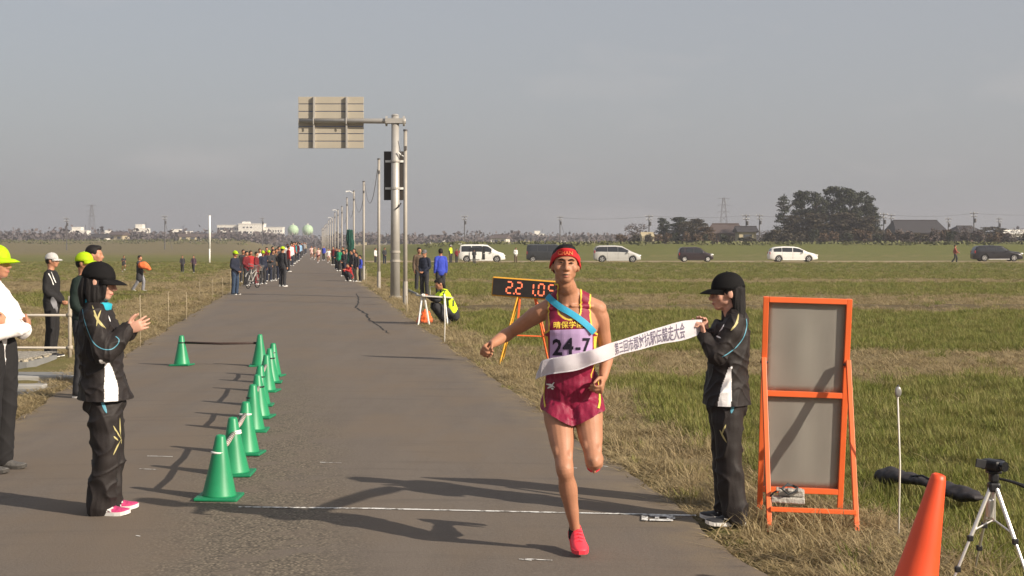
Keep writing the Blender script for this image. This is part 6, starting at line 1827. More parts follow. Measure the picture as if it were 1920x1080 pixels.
wom = empty('person', WB, R(90), 'woman in a black cap and tracksuit with pink shoes, clapping at the left', 'person')
bme = vox(body_bm(Jw, k, .95, hands=True, shrink=.85, headk=1.0), .0046, 3)
obj('body', bme, skin_f, wom); face_bits(wom, Jw, 1.0)
jm = vox(top_bm(Jw, k, 1.18, -.07, flare=1.10), .0065, 3); fold(jm, .016, 2.3, 10); rumple(jm, .0025, 26, 6.2)
cut(jm, lambda c: c[:, 2] > wl(200, 747, 9.68).z)
jk = obj('jacket', jm, [cloth_black, white_pan], wom)
paint(jm, jacket_paint(-1, wl(207, 700, 9.5).y, wl(200, 748, 9.5).z, wl(200, 672, 9.5).z))
jb = bvh_of(jm)
strip_on(jk, jb, [(155, 580), (158, 598), (165, 620), (176, 643), (192, 654), (208, 655), (220, 646), (223, 637), (217, 631)], .0055, 'piping', cyan_p, .002, 6, Mi=Mi)
for pts in ([(173, 573), (179, 590), (184, 603), (194, 614)], [(189, 582), (184, 596), (181, 612)], [(176, 590), (184, 600), (198, 616)]): strip_on(jk, jb, pts, .012, 'emblem', gold, .002, 5, True, Mi=Mi)
strip_on(jk, jb, [(203, 592), (207, 604)], .008, 'emblem', white_pan, .002, 4, True, Mi=Mi)
bm = NB(); nk = Jw['neck']
tube(bm, [nk + V(0, .0, -.012), nk + V(0, -.012, .03), nk + V(0, -.012, .036), nk + V(0, -.008, .02)], [(.096, .098), (.094, .094), (.088, .088), (.072, .072)], n=24, cap=False)
obj('collar', bm, teal, wom, smooth=True)
pm_ = vox(pants_bm(Jw, k, 1.13, 1.0, .014), .007, 3); fold(pm_, .018, 3, 8)
hemz = min(Jw['anL'].z, Jw['anR'].z) - .052
cut(pm_, lambda c: c[:, 2] > hemz)
pa = obj('trousers', pm_, cloth_black, wom); pb_ = bvh_of(pm_)
strip_on(pa, pb_, [(190, 751), (195, 762), (200, 775)], .020, 'emblem', cyan_p, .003, 4, True, Mi=Mi)
for pts in ([(224, 783), (225, 808), (227, 832)], [(212, 798), (220, 812), (228, 826)], [(212, 853), (219, 838), (226, 824)], [(213, 818), (221, 826)]): strip_on(pa, pb_, pts, .011, 'emblem', gold, .003, 5, True, Mi=Mi)
pink2 = pm('magenta_running_shoe', (.50, .05, .16), rough=.55, var=.6, scale=45, spec=.4)
so = add_shoes(wom, Jw, pink2, sole_w, 1.0)
for s_ in so:
    for a_, b_ in (((-.047, -.03, .03), (-.040, -.075, .062)), ((-.047, -.055, .03), (-.038, -.10, .055)), ((-.046, -.02, .06), (-.048, -.09, .03))):
        bm = NB(); tube(bm, [a_, b_], (.003, .006), n=6, side=(1, 0, 0)); obj('shoe_stripe', bm, whitep, s_)
bm = hair_bm(Jw, 1.0, True); C = Jw['head']
for s in (-1, 1):
    ctube(bm, [C + V(s * .060, .035, .02), C + V(s * .070, .03, -.05), C + V(s * .072, .02, -.11), C + V(s * .066, .0, -.155)], [(.020, .05), (.018, .055), (.018, .05), (.010, .024)], n=14, side=(1, 0, 0))
    ctube(bm, [C + V(s * .058, -.035, .03), C + V(s * .066, -.040, -.03), C + V(s * .066, -.035, -.09), C + V(s * .062, -.03, -.12)], [(.016, .03), (.015, .028), (.013, .024), (.008, .01)], n=10, side=(1, 0, 0))
ctube(bm, [C + V(0, .08, .02), C + V(0, .10, -.06), C + V(0, .09, -.14), C + V(0, .075, -.175)], [(.066, .036), (.070, .036), (.062, .032), (.042, .016)], n=16, side=(1, 0, 0))
hm = vox(bm, .006, 2); rumple(hm, .006, 60, 2, (1.5, 1.5, .12)); obj('hair', hm, hair_m, wom)
add_cap(wom, Jw, cloth_cap, 1.04, .085)

# ================================================================ man with folded arms at the left edge
WB = P(-8, 884); WB.z = road_z(WB)
M, Mi, wl = side_world(WB, R(78))
k = 1.06
Jw = scaled(joints(), k)
dd = WB.y
Jw.update(head=wl(-6, 492, dd), neck=wl(-16, 533, dd), chest=wl(-20, 590, dd), waist=wl(-22, 650, dd), pelvis=wl(-24, 690, dd))
Jw.update(elR=Jw['chest'] + V(-.27, -.14, -.14), wrR=Jw['chest'] + V(.10, -.265, -.10), elL=Jw['chest'] + V(.27, -.14, -.14), wrL=Jw['chest'] + V(-.02, -.165, -.05), hdR=V(1, .35, .35), hdL=V(-1, .45, .1), hnR=V(0, 1, 0), hnL=V(0, 1, 0), hsR=V(0, 0, 1), hsL=V(0, 0, 1), shR=Jw['chest'] + V(-.19, .0, .13), shL=Jw['chest'] + V(.19, 0, .13), curlR=.5, curlL=.5)
man = empty('person', WB, R(78), 'man in a lime cap and white shirt with folded arms at the left edge', 'person')
bme = vox(body_bm(Jw, k, 1.0, hands=True, shrink=.85, headk=1.05), .006, 3); obj('body', bme, skin_m, man); face_bits(man, Jw, 1.05)
jm = vox(top_bm(Jw, k, 1.02, .0, collar=True), .008, 3); fold(jm, .010, 1.1, 8); rumple(jm, .003, 26, 2.2); obj('shirt', jm, cloth_white, man)
pm_ = vox(pants_bm(Jw, k, 1.12, 1.0, .0), .008, 3); fold(pm_, .009, 8); cut(pm_, lambda c: c[:, 2] > .035); obj('trousers', pm_, cloth_blackc, man)
add_shoes(man, Jw, pm('grey_black_trainer', (.10, .095, .09), rough=.6, var=.6, scale=70), pm('dark_sole', (.06, .055, .05), rough=.7), 1.05)
hm = vox(hair_bm(Jw, 1.05, True), .007, 2); obj('hair', hm, hair_m, man)
add_cap(man, Jw, lime, 1.13, .08)

# ================================================================ spectators, officials and other runners
POSES = {
    'stand': joints(),
    'front': joints(elL=(.21, .02, 1.10), wrL=(.06, -.17, .93), elR=(-.21, .02, 1.10), wrR=(-.05, -.17, .93)),
    'cross': joints(elL=(.23, -.10, 1.12), wrL=(-.08, -.19, 1.14), elR=(-.23, -.10, 1.12), wrR=(.08, -.21, 1.13)),
    'clap': joints(elL=(.21, -.05, 1.08), wrL=(.03, -.28, 1.20), elR=(-.21, -.05, 1.08), wrR=(-.03, -.28, 1.20)),
    'phone': joints(elL=(.22, -.08, 1.10), wrL=(.08, -.24, 1.36), elR=(-.20, .03, 1.09), wrR=(-.2, -.06, .86)),
    'walk': joints(knL=(.09, -.16, .52), anL=(.09, -.12, .12), knR=(-.09, .05, .50), anR=(-.09, .30, .14), elL=(.20, .12, 1.10), wrL=(.2, .05, .88), elR=(-.2, -.10, 1.10), wrR=(-.18, -.28, .98), toeL=(0, -1, 0), toeR=(0, -1, 0)),
    'run': joints(pelvis=(0, .02, .93), knL=(.08, -.28, .62), anL=(.08, -.02, .34), knR=(-.08, .06, .50), anR=(-.08, .24, .16), elL=(.23, .20, 1.16), wrL=(.18, .02, 1.02), elR=(-.23, -.04, 1.10), wrR=(-.12, -.24, 1.20), toeL=(0, -1, 0), toeR=(0, -1, 0)),
    'crouch': joints(pelvis=(0, .12, .30), waist=(0, .06, .46), chest=(0, -.03, .62), neck=(0, -.09, .78), head=(0, -.17, .93), shL=(.16, -.07, .74), shR=(-.16, -.07, .74), elL=(.19, -.25, .58), wrL=(.10, -.42, .66), elR=(-.19, -.25, .58), wrR=(-.10, -.42, .66), hiL=(.09, .10, .28), hiR=(-.09, .10, .28), knL=(.16, -.28, .46), knR=(-.16, -.28, .46), anL=(.13, -.02, .09), anR=(-.13, -.02, .09), hpitch=.45),
    'sit': joints(pelvis=(0, .12, .16), waist=(0, .10, .30), chest=(0, .04, .48), neck=(0, .0, .66), head=(0, -.04, .84), shL=(.16, .01, .61), shR=(-.16, .01, .61), elL=(.22, -.1, .40), wrL=(.12, -.3, .40), elR=(-.22, -.1, .40), wrR=(-.12, -.3, .40), hiL=(.09, .08, .15), hiR=(-.09, .08, .15), knL=(.13, -.25, .42), knR=(-.13, -.25, .42), anL=(.12, -.40, .085), anR=(-.12, -.40, .085)),
}
PC = {}
def pmesh(pose, what):
    key = (pose, what)
    if key in PC: return PC[key]
    J = POSES[pose]
    if what == 'body': m_ = vox(body_bm(J, 1, 1, True, shrink=.9), .013, 1)
    elif what == 'bare': m_ = vox(body_bm(J, 1, .96, True), .013, 1)
    elif what == 'jacket': m_ = fold(vox(top_bm(J, 1, 1.04, -.08), .016, 2), .010, 2, 9)
    elif what == 'coat': m_ = fold(vox(top_bm(J, 1, 1.14, -.34), .016, 2), .012, 3, 9)
    elif what == 'tee': m_ = vox(top_bm(J, 1, .98, -.06, sleeve=.5, collar=False), .016, 2)
    elif what == 'vest': m_ = vox(top_bm(J, 1, 1.09, .0, sleeve=.1, collar=False), .016, 2)
    elif what == 'trousers': m_ = fold(vox(pants_bm(J, 1, 1.0), .016, 2), .008, 5)
    elif what == 'shorts': m_ = vox(pants_bm(J, 1, 1.0, .35), .016, 2)
    elif what == 'hair': m_ = vox(hair_bm(J, 1.03), .013, 1)
    elif what == 'caphair': m_ = vox(hair_bm(J, 1.0, True), .013, 1)
    elif what == 'longhair':
        bm = hair_bm(J, 1.03); C = J['head']; ctube(bm, [C + V(0, .08, .02), C + V(0, .10, -.08), C + V(0, .10, -.17)], [(.075, .05), (.08, .045), (.05, .025)], n=14, side=(1, 0, 0)); m_ = vox(bm, .013, 1)
    PC[key] = m_
    return m_
CM = {}
def cm(name, c, rough=.8): return pm('cloth_' + name, c, rough=rough, var=.2, scale=10)
navy, dkred, red, teal2, green2, grey2, royal, white2, pinkc, brown2, dgreen, khaki, charcoal, orange2, skyb = (cm('navy', (.014, .018, .035)), cm('dark_red', (.13, .010, .014)), cm('red', (.33, .022, .022)), cm('teal', (.03, .20, .22)), cm('green', (.02, .28, .13)), cm('grey', (.22, .22, .24)), cm('royal_blue', (.035, .06, .42)), cm('white', (.62, .61, .60)), cm('pale_pink', (.66, .42, .38)), cm('brown', (.11, .075, .05)), cm('dark_green', (.006, .015, .012)), cm('khaki', (.25, .21, .14)), cm('charcoal', (.03, .03, .034)), cm('orange', (.72, .16, .05)), cm('sky_blue', (.25, .42, .62)))
def folk(px, py, top, rz, label, group, pose='stand', top_m=None, bot_m=None, kind='jacket', legs='trousers', head='hair', cap=None, shoe=None, skin=None, vest=None, dz=0.0):
    """one standing figure whose feet are at pixel (px, py) and whose head top is at row 'top'"""
    b0 = P(px, py); on_road = U0 < road_u(b0.x, b0.y) < U1
    b0.z = road_z(b0) if on_road else gz(b0.x, b0.y)
    h = zat(top, b0.y) - b0.z
    J = POSES[pose]
    hh = J['head'].z + .117 + (.01 if cap else 0)
    s = h / hh
    e = empty('person', b0, R(rz), label, 'person', group); e.scale = (s, s, s)
    def put(nm, me_, mt):
        o = bpy.data.objects.new(nm, me_); link(o, e)
        if not me_.materials: me_.materials.append(mt)
        o.material_slots[0].link = 'OBJECT'; o.material_slots[0].material = mt
        return o
    put('body', pmesh(pose, 'bare' if legs == 'shorts' or kind == 'tee' else 'body'), skin or skin_m)
    put({'coat': 'coat', 'tee': 'singlet'}.get(kind, 'jacket'), pmesh(pose, kind), top_m)
    put(legs, pmesh(pose, legs), bot_m)
    put('hair', pmesh(pose, 'caphair' if cap else head), hair_m)
    if vest: put('vest', pmesh(pose, 'vest'), vest)
    if cap: add_cap(e, J, cap, 1.07, .075)
    if pose not in ('run', 'walk'): add_shoes(e, J, shoe or shoe_dk, sole_w)
    else:
        J2 = dict(J)
        for sd in 'LR':
            an = J['an' + sd]; up_ = max(0, an.z - .085)
            J2['shoeM' + sd] = Matrix.Translation((an.x, an.y, up_ - .0)) @ Matrix.Rotation(min(1.0, up_ * 3.0) * (1 if an.y > 0 else .3), 4, 'X')
        add_shoes(e, J2, shoe or shoe_lt, sole_w)
    return e
GL = 'spectators on the left side of the road'; GR = 'spectators on the right side of the road'; GF = 'people far down the road'; GC = 'people beside the parked cars'
# behind the near people on the left
wcm = folk(97, 664, 474, 88, 'man in a white cap and black jacket standing behind the pipe railing', 'officials at the left of the road', 'front', cloth_blackc, cloth_blackc, cap=cm('white_cap', (.80, .79, .78)), shoe=shoe_dk)
folk(158, 745, 473, 80, 'official in dark green with a lime cap, hidden behind the clapping woman', 'officials at the left of the road', 'front', dgreen, charcoal, cap=lime)
folk(176, 716, 460, 95, 'dark haired person in black standing behind the lime capped official', 'officials at the left of the road', 'stand', charcoal, charcoal)
# people jogging in the left paddy
folk(232, 507, 479, 30, 'small figure in dark clothes jogging in the left paddy, left of the orange bearer', 'people in the left paddy', 'run', charcoal, charcoal, 'tee', 'shorts')
of = folk(262, 541, 479, 75, 'person in a dark coat striding through the left paddy with an orange bundle', 'people in the left paddy', 'walk', charcoal, grey2, 'coat')
folk(342, 508, 479, 10, 'left one of two dark figures walking side by side in the left paddy', 'people in the left paddy', 'walk', charcoal, charcoal)
folk(363, 508, 479, 350, 'right one of two dark figures walking side by side in the left paddy', 'people in the left paddy', 'walk', cm('plum', (.06, .035, .05)), charcoal)
folk(150, 500, 474, 20, 'far figure in grey in the left paddy, above the lime capped official', 'people in the left paddy', 'stand', grey2, charcoal)
bm = NB(); ctube(bm, [(0, 0, 0), (.14, 0, -.02), (.30, 0, -.12), (.40, 0, -.16)], [(.14, .12), (.16, .12), (.10, .08), (.04, .04)], n=12, side=(0, 0, 1))
me = vox(bm, .025, 1); rumple(me, .02, 20, 1); o = obj('cloth_bundle', me, orange2, smooth=True); q = P(262, 541); o.location = at(264, 497, q.y - .28); tag(o, 'orange cloth bundle carried through the left paddy', 'bundle')
# left crowd
folk(441, 553, 470, 60, 'man in a dark blue jacket with a lime cap, nearest of the left crowd', GL, 'front', navy, cm('jeans', (.03, .05, .09)), cap=lime, shoe=shoe_dk)
folk(530, 538, 462, 150, 'tall official in black with a lime cap at the right end of the left crowd', GL, 'stand', charcoal, charcoal, cap=lime, shoe=shoe_lt)
folk(493, 533, 470, 40, 'official in navy with a lime cap in the middle of the left crowd', GL, 'stand', navy, charcoal, cap=lime, shoe=shoe_lt)
folk(504, 528, 469, 20, 'shorter official with a lime cap beside the one in navy', GL, 'cross', charcoal, navy, cap=lime, shoe=shoe_lt)
for px, py, tp, rz, pose, tm_, bm_, hd, lb in (
        (462, 536, 471, 60, 'front', dkred, charcoal, 'hair', 'person in a dark red top right of the man with the lime cap'),
        (470, 532, 470, 40, 'stand', red, charcoal, 'longhair', 'person in a red top behind the bicycle'),
        (481, 534, 472, 80, 'front', dkred, dkred, 'hair', 'person in a dark red tracksuit behind the bicycle saddle'),
        (456, 529, 468, 30, 'stand', charcoal, charcoal, 'hair', 'person in black behind the dark red top, left end of the crowd'),
        (487, 524, 466, 20, 'stand', white2, charcoal, 'hair', 'person in a white top among the dark red tops'),
        (512, 527, 468, 60, 'phone', charcoal, charcoal, 'hair', 'person in charcoal right of the lime capped pair'),
        (518, 524, 466, 30, 'stand', brown2, navy, 'longhair', 'long haired person in brown left of the tall official'),
        (511, 516, 462, 40, 'stand', navy, charcoal, 'hair', 'person in navy at the back of the left crowd'),
        (523, 517, 462, 50, 'front', charcoal, charcoal, 'hair', 'person in charcoal behind the tall official'),
        (500, 516, 463, 10, 'stand', dkred, charcoal, 'hair', 'person in dark red at the back of the left crowd'),
        (541, 510, 461, 120, 'stand', red, charcoal, 'hair', 'person in red just right of the tall official'),
        (539, 504, 457, 20, 'stand', white2, navy, 'hair', 'person in white behind the tall official\'s lime cap')):
    folk(px, py, tp, rz, lb, GL, pose, tm_, bm_, 'jacket', 'trousers', hd, shoe=shoe_lt)
far = [(546, 499, 456, white2, navy), (550, 495, 454, red, charcoal), (554, 492, 454, teal2, charcoal), (558, 489, 455, dkred, navy), (562, 486, 455, skyb, charcoal), (547, 488, 452, white2, charcoal), (552, 483, 453, dkred, charcoal), (557, 481, 453, pinkc, charcoal), (566, 481, 455, charcoal, charcoal), (570, 478, 454, grey2, charcoal), (573, 476, 455, khaki, navy), (561, 478, 453, teal2, navy)]
cn = {'cloth_white': 'white', 'cloth_red': 'red', 'cloth_teal': 'teal', 'cloth_dark_red': 'dark red', 'cloth_sky_blue': 'light blue', 'cloth_pale_pink': 'pale pink', 'cloth_charcoal': 'black', 'cloth_grey': 'grey', 'cloth_khaki': 'khaki'}
for k, (px, py, tp, t1, t2) in enumerate(far):
    folk(px, py, tp, 40 + 37 * k, 'small far spectator in %s, %s from the near end of the distant left crowd' % (cn[t1.name], ['first', 'second', 'third', 'fourth', 'fifth', 'sixth', 'seventh', 'eighth', 'ninth', 'tenth', 'eleventh', 'twelfth'][k]), GF, ('stand', 'front')[k % 2], t1, t2, 'jacket', 'trousers', ('hair', 'longhair')[k % 2], shoe=shoe_lt)
# runners and crowd on the right
folk(584, 487, 461, 10, 'leftmost of the following runners in the distance', GF, 'run', pinkc, pinkc, 'tee', 'shorts')
folk(590, 488, 462, 355, 'second of the following runners in the distance', GF, 'run', khaki, brown2, 'tee', 'shorts')
folk(597, 494, 464, 0, 'runner in a pale pink singlet coming down the road', GF, 'run', pinkc, dkred, 'tee', 'shorts')
folk(616, 494, 466, 5, 'runner in a light singlet at the left of the right crowd', GF, 'run', white2, pinkc, 'tee', 'shorts')
for px, py, tp, rz, pose, kind, tm_, bm_, hd, lb in (
        (607, 488, 461, 340, 'stand', 'jacket', royal, charcoal, 'hair', 'small far person in blue between the light runners'),
        (625, 497, 462, 330, 'stand', 'jacket', dkred, charcoal, 'hair', 'person in dark red at the back left of the right crowd'),
        (631, 505, 464, 320, 'front', 'jacket', charcoal, charcoal, 'hair', 'person in black left of the one in green, right crowd'),
        (636, 508, 466, 330, 'stand', 'jacket', green2, charcoal, 'hair', 'person in a bright green top in the right crowd'),
        (643, 503, 462, 300, 'stand', 'jacket', navy, charcoal, 'hair', 'person in navy behind the one in green'),
        (645, 518, 469, 320, 'front', 'jacket', charcoal, navy, 'longhair', 'long haired person in black right of the one in green'),
        (650, 514, 466, 350, 'phone', 'jacket', grey2, charcoal, 'hair', 'person in grey in the middle of the right crowd'),
        (656, 510, 464, 310, 'stand', 'jacket', teal2, navy, 'hair', 'person in dark teal at the back of the right crowd'),
        (659, 522, 469, 300, 'stand', 'jacket', charcoal, charcoal, 'hair', 'person in black behind the crouching one in red'),
        (664, 519, 466, 330, 'front', 'jacket', navy, charcoal, 'longhair', 'long haired person in navy left of the third slim pole'),
        (668, 528, 473, 310, 'stand', 'jacket', charcoal, khaki, 'hair', 'person in black and khaki beside the third slim pole'),
        (675, 528, 478, 300, 'front', 'jacket', royal, charcoal, 'hair', 'person in a royal blue jacket at the right end of the right crowd')):
    folk(px, py, tp, rz, lb, GR, pose, tm_, bm_, kind, 'trousers', hd, shoe=shoe_lt)
folk(655, 527, 493, 325, 'person in red crouching at the road edge in front of the right crowd', GR, 'crouch', red, charcoal, shoe=shoe_lt)
# people right of the sign pole
folk(796, 551, 468, 330, 'man in navy and white standing behind the crouching timekeeper', GR, 'front', navy, charcoal, cap=cm('grey_cap', (.25, .25, .26)))
folk(826, 549, 466, 200, 'person in a bright blue jacket with white shoulders, seen from behind', GR, 'stand', royal, charcoal)
folk(786, 541, 464, 20, 'person in brown half hidden behind the man in navy', GR, 'stand', brown2, charcoal)
folk(704, 493, 465, 60, 'person in a white top standing far behind the slim pole', GC, 'stand', white2, charcoal)
folk(721, 494, 464, 30, 'person in dark clothes beside the foot of the tall sign pole', GC, 'front', charcoal, navy)
folk(845, 493, 459, 60, 'person in a lime vest left of the white minivan', GC, 'stand', charcoal, charcoal, vest=lime, cap=white2)
folk(856, 493, 466, 40, 'person in dark red at the back of the white minivan', GC, 'front', dkred, charcoal)
folk(889, 494, 467, 190, 'person in black at the open door of the white minivan', GC, 'front', charcoal, charcoal)
folk(967, 492.5, 464, 20, 'person in a white shirt and brown trousers between the two vans', GC, 'front', white2, brown2)
folk(1791, 493, 459, 80, 'person in a red top walking towards the black sport utility car', GC, 'walk', cm('faded_red', (.34, .08, .06)), charcoal)
# crouching timekeeper
tk = folk(838, 608, 522, 285, 'crouching timekeeper with long black hair and a lime numbered vest', GR, 'crouch', charcoal, charcoal, head='longhair', vest=lime)
vm = PC[('crouch', 'vest')]; vb = bvh_of(vm)
Mt = Matrix.Translation(tk.location) @ Matrix.Rotation(tk.rotation_euler.z, 4, 'Z') @ Matrix.Diagonal((*tk.scale, 1))
t = text_mesh('11', 1.0, .1, .02)
sheet_on(tk, vb, t, lambda x, y: (845 + x * 20, 568 - y * 20), 'number', ink, .012, Mt.inverted())

# trimmings of the white-capped man's jacket
wm_ = PC[('front', 'jacket')]; wb_ = bvh_of(wm_)
Mw = (Matrix.Translation(wcm.location) @ Matrix.Rotation(wcm.rotation_euler.z, 4, 'Z') @ Matrix.Diagonal((*wcm.scale, 1))).inverted()
for pts in ([(91, 513), (95, 522), (100, 534)], [(95, 510), (99, 519), (104, 530)]): strip_on(wcm, wb_, pts, .016, 'jacket_stripe', whitep, .01, 5, Mi=Mw)
strip_on(wcm, wb_, [(98, 556), (102, 572), (107, 588)], .10, 'jacket_panel', grey2, .01, 5, True, Mi=Mw)

# ================================================================ grass
def blade_mat(name, a, c, d):
    m = bpy.data.materials.new(name); m.use_nodes = True
    N, L = nodes_of(m); b = N['Principled BSDF']; b.inputs['Roughness'].default_value = .6; b.inputs['Specular IOR Level'].default_value = .25
    at1 = N.new('ShaderNodeAttribute'); at1.attribute_name = 'tint'
    oi = N.new('ShaderNodeObjectInfo')
    m1 = N.new('ShaderNodeMix'); m1.data_type = 'RGBA'; m1.inputs['A'].default_value = (*a, 1); m1.inputs['B'].default_value = (*c, 1)
    m2_ = N.new('ShaderNodeMix'); m2_.data_type = 'RGBA'; m2_.inputs['B'].default_value = (*d, 1)
    mr = N.new('ShaderNodeMapRange'); mr.inputs['To Max'].default_value = .75
    L.new(at1.outputs['Fac'], m1.inputs['Factor']); L.new(m1.outputs['Result'], m2_.inputs['A'])
    L.new(oi.outputs['Random'], mr.inputs[0]); L.new(mr.outputs[0], m2_.inputs['Factor']); L.new(m2_.outputs['Result'], b.inputs['Base Color'])
    tr = N.new('ShaderNodeBsdfTranslucent'); L.new(m2_.outputs['Result'], tr.inputs['Color'])
    mx = N.new('ShaderNodeMixShader'); mx.inputs[0].default_value = .3
    L.new(b.outputs[0], mx.inputs[1]); L.new(tr.outputs[0], mx.inputs[2]); L.new(mx.outputs[0], N['Material Output'].inputs['Surface'])
    return m
green_bl = blade_mat('green_blade', (.125, .165, .026), (.215, .225, .050), (.29, .24, .095))
dry_bl = blade_mat('straw_blade', (.46, .36, .205), (.24, .18, .10), (.36, .29, .15))
def tuft(seed, n, spread, lean, wid, curl):
    rnd = random.Random(seed); vs, fs, tint = [], [], []
    for _ in range(n):
        a = rnd.random() * 6.28; r = spread * rnd.random() ** .6
        p = Vector((r * math.cos(a), r * math.sin(a), 0))
        h = rnd.uniform(.45, 1.0); la = rnd.random() * 6.28; ln = lean * rnd.uniform(.2, 1.0)
        dr = Vector((math.cos(la), math.sin(la), 0)); s = Vector((-dr.y, dr.x, 0)).lerp(dr, rnd.random() * .5).normalized() * wid * rnd.uniform(.6, 1.3)
        t = rnd.random(); i0 = len(vs)
        for f, w in ((0, 1), (.4, .85), (.75, .55)):
            q = p + dr * (ln * h * f ** (1 + curl)) + Vector((0, 0, h * (f - .25 * curl * f * f)))
            vs += [q - s * w, q + s * w]; tint += [t * (1 - .2 * f)] * 2
        vs.append(p + dr * ln * h * 1.05 + Vector((0, 0, h * (1 - .3 * curl)))); tint.append(t)
        fs += [(i0, i0 + 1, i0 + 3, i0 + 2), (i0 + 2, i0 + 3, i0 + 5, i0 + 4), (i0 + 4, i0 + 5, i0 + 6)]
    me = bpy.data.meshes.new('tuft'); me.from_pydata([tuple(v) for v in vs], [], fs)
    at_ = me.attributes.new('tint', 'FLOAT', 'POINT'); at_.data.foreach_set('value', np.array(tint, np.float32))
    return me
def tuft_set(name, mat, specs):
    c = bpy.data.collections.new(name)
    for i, s in enumerate(specs):
        me = tuft(*s); me.materials.append(mat); c.objects.link(bpy.data.objects.new('%s_%02d' % (name, i), me))
    return c
# seed, blades, spread, lean, half-width, curl (heights are about 1 and scaled per clump)
green_set = tuft_set('green_tuft', green_bl, [(k, 46, .36, .40, .0125, .3) for k in range(4)])
dry_set = tuft_set('dry_tuft', dry_bl, [(10 + k, 40, .46, .75, .0105, .8) for k in range(4)] + [(20, 34, .55, 1.1, .010, .9)])
def scatter(name, coll, pts, scl, label):
    n = len(pts)
    me = bpy.data.meshes.new(name); me.vertices.add(n); me.vertices.foreach_set('co', pts.astype(np.float32).ravel())
    a = me.attributes.new('scl', 'FLOAT_VECTOR', 'POINT'); a.data.foreach_set('vector', scl.astype(np.float32).ravel())
    rot = np.stack([rng.normal(0, .10, n), rng.normal(0, .10, n), rng.random(n) * 6.28], -1)
    a = me.attributes.new('rot', 'FLOAT_VECTOR', 'POINT'); a.data.foreach_set('vector', rot.astype(np.float32).ravel())
    a = me.attributes.new('pick', 'INT', 'POINT'); a.data.foreach_set('value', rng.integers(0, len(coll.objects), n).astype(np.int32))
    o = bpy.data.objects.new(name, me); link(o); tag(o, label, 'grass', kind='stuff')
    ng = bpy.data.node_groups.new(name, 'GeometryNodeTree')
    ng.interface.new_socket('Geometry', in_out='INPUT', socket_type='NodeSocketGeometry'); ng.interface.new_socket('Geometry', in_out='OUTPUT', socket_type='NodeSocketGeometry')
    N = ng.nodes; L = ng.links
    gi, go = N.new('NodeGroupInput'), N.new('NodeGroupOutput')
    ip = N.new('GeometryNodeInstanceOnPoints'); ci = N.new('GeometryNodeCollectionInfo')
    ci.inputs['Collection'].default_value = coll; ci.inputs['Separate Children'].default_value = True; ci.inputs['Reset Children'].default_value = True
    ip.inputs['Pick Instance'].default_value = True
    def na(nm, ty):
        q = N.new('GeometryNodeInputNamedAttribute'); q.data_type = ty; q.inputs['Name'].default_value = nm; return q.outputs['Attribute']
    L.new(gi.outputs[0], ip.inputs['Points']); L.new(ci.outputs[0], ip.inputs['Instance']); L.new(na('pick', 'INT'), ip.inputs['Instance Index'])
    L.new(na('rot', 'FLOAT_VECTOR'), ip.inputs['Rotation']); L.new(na('scl', 'FLOAT_VECTOR'), ip.inputs['Scale'])
    L.new(ip.outputs[0], go.inputs[0])
    md = o.modifiers.new('scatter', 'NODES'); md.node_group = ng
    return o
# candidate spots: dense near the camera, thinner and wider clumps far away
GP, GS, DP, DS = [], [], [], []
FEET = [(P(1345, 985).x, P(1345, 985).y, .20), (P(1385, 985).x, P(1385, 985).y, .18), (P(1500, 965).x, P(1500, 965).y, .17), (P(1740, 915).x, P(1740, 915).y, .22)]     # trodden spots

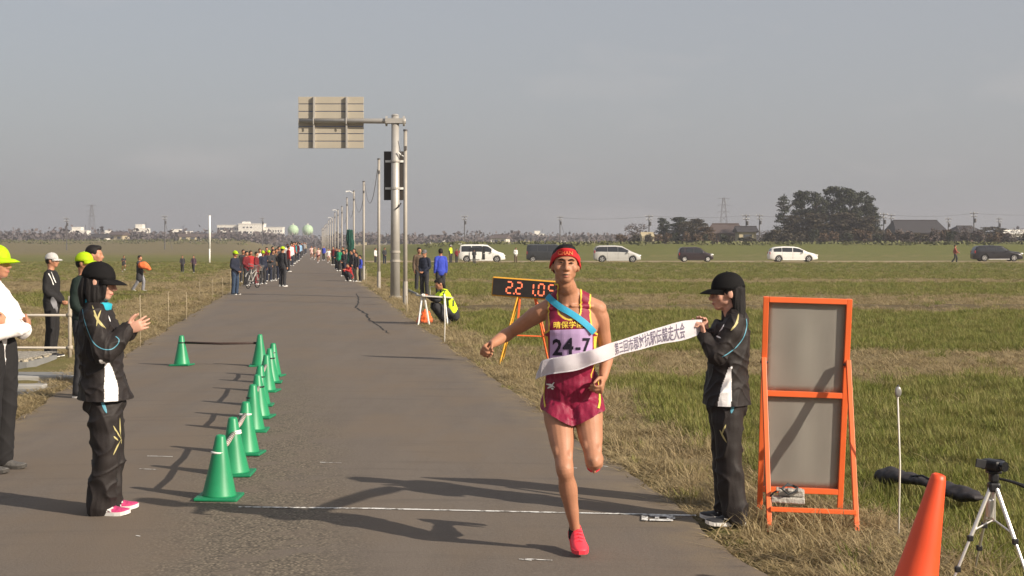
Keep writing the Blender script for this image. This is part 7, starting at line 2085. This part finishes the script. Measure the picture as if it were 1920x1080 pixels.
for y0, y1, dens in ((4.5, 8, 150), (8, 12, 260), (12, 17, 220), (17, 24, 150), (24, 34, 80), (34, 48, 42), (48, 70, 18), (70, 100, 7), (100, 158, 2.6)):
    ym = (y0 + y1) / 2; half_w = .40 * y1 + 2.0
    n = int(2 * half_w * (y1 - y0) * dens)
    X = rng.uniform(-half_w, half_w, n); Y = rng.uniform(y0, y1, n)
    u = X + SLOPE * Y; off = np.maximum(U0 - u, u - U1)
    ok = off > .03 + .05 * rng.random(n) - .02
    cul = (u < U0) & (u > U0 - 4.4) & (Y > 15.4) & (Y < 24.6) & (off > .35)
    ok &= ~cul
    for fx, fy_, fr in FEET: ok &= (X - fx) ** 2 + ((Y - fy_) * .8) ** 2 > fr ** 2 * (.7 + .6 * rng.random(n))
    X, Y, u, off = X[ok], Y[ok], u[ok], off[ok]; n = len(X)
    g, s, dd_ = zones(X, Y)
    right = u > 0
    ok = rng.random(n) > s * .97
    isg = rng.random(n) < np.clip((g - .5) * 2.2 + .42 + .5 * n2(X, Y, 2.0, 4.0), .02, .90)
    keepp = np.where(isg, .9, np.where(right & (off > 1.5), .75, .85))
    ok &= rng.random(n) < keepp
    z = ground_z(X, Y)
    wide = 1.0 + ym / 34.0
    hgt = np.where(isg, np.where(right, .165, .13) * rng.uniform(.6, 1.35, n), .105 * rng.uniform(.5, 1.5, n))
    edge = 1 - sstep(.0, .5, off)
    hgt = hgt * (1 - .45 * edge)
    clump = .75 + .5 * sstep(-.3, .8, n2(X, Y, 3.1, 8.0))
    hgt = hgt * clump
    wx = np.where(isg, .24, .26) * wide ** .75 * rng.uniform(.8, 1.25, n)
    pts = np.stack([X, Y, z - .012], -1); sc = np.stack([wx, wx, hgt], -1)
    GP.append(pts[ok & isg]); GS.append(sc[ok & isg]); DP.append(pts[ok & ~isg]); DS.append(sc[ok & ~isg])
GP, GS, DP, DS = map(np.concatenate, (GP, GS, DP, DS))
scatter('green_grass', green_set, GP, GS, 'short green rice regrowth and grass in the paddies')
scatter('dry_grass', dry_set, DP, DS, 'straw coloured dry grass on the verges and field strips')
# taller weeds here and there on the verges
n = 900
Y = rng.uniform(9, 60, n); sd = rng.random(n) < .55
u = np.where(sd, U1 + .25 + 1.1 * rng.random(n) ** 1.5, U0 - .4 - 2.6 * rng.random(n))
X = u - SLOPE * Y; okk = ~((u < U0) & (Y > 15) & (Y < 25))
pts = np.stack([X, Y, ground_z(X, Y) - .01], -1)[okk]; hh_ = rng.uniform(.12, .30, n)[okk]; wv = rng.uniform(.2, .34, n)[okk]
scatter('tall_weeds', dry_set, pts, np.stack([wv, wv, hh_], -1), 'taller dry weeds standing along both road verges')
print('GRASS', len(GP), len(DP))

# ================================================================ haze
bm = NB(); box(bm, (0, 640, 13.0), (2600, 1340, 31.0))
hz = bpy.data.materials.new('thin_haze'); hz.use_nodes = True
N, L = nodes_of(hz); N.clear()
out = N.new('ShaderNodeOutputMaterial'); pv = N.new('ShaderNodeVolumePrincipled')
pv.inputs['Color'].default_value = (.63, .635, .72, 1); pv.inputs['Density'].default_value = .0005; pv.inputs['Anisotropy'].default_value = .25
L.new(pv.outputs[0], out.inputs['Volume'])
hazeo = obj('haze', bm, hz); tag(hazeo, 'thin pale autumn haze over the fields', 'haze', kind='stuff')
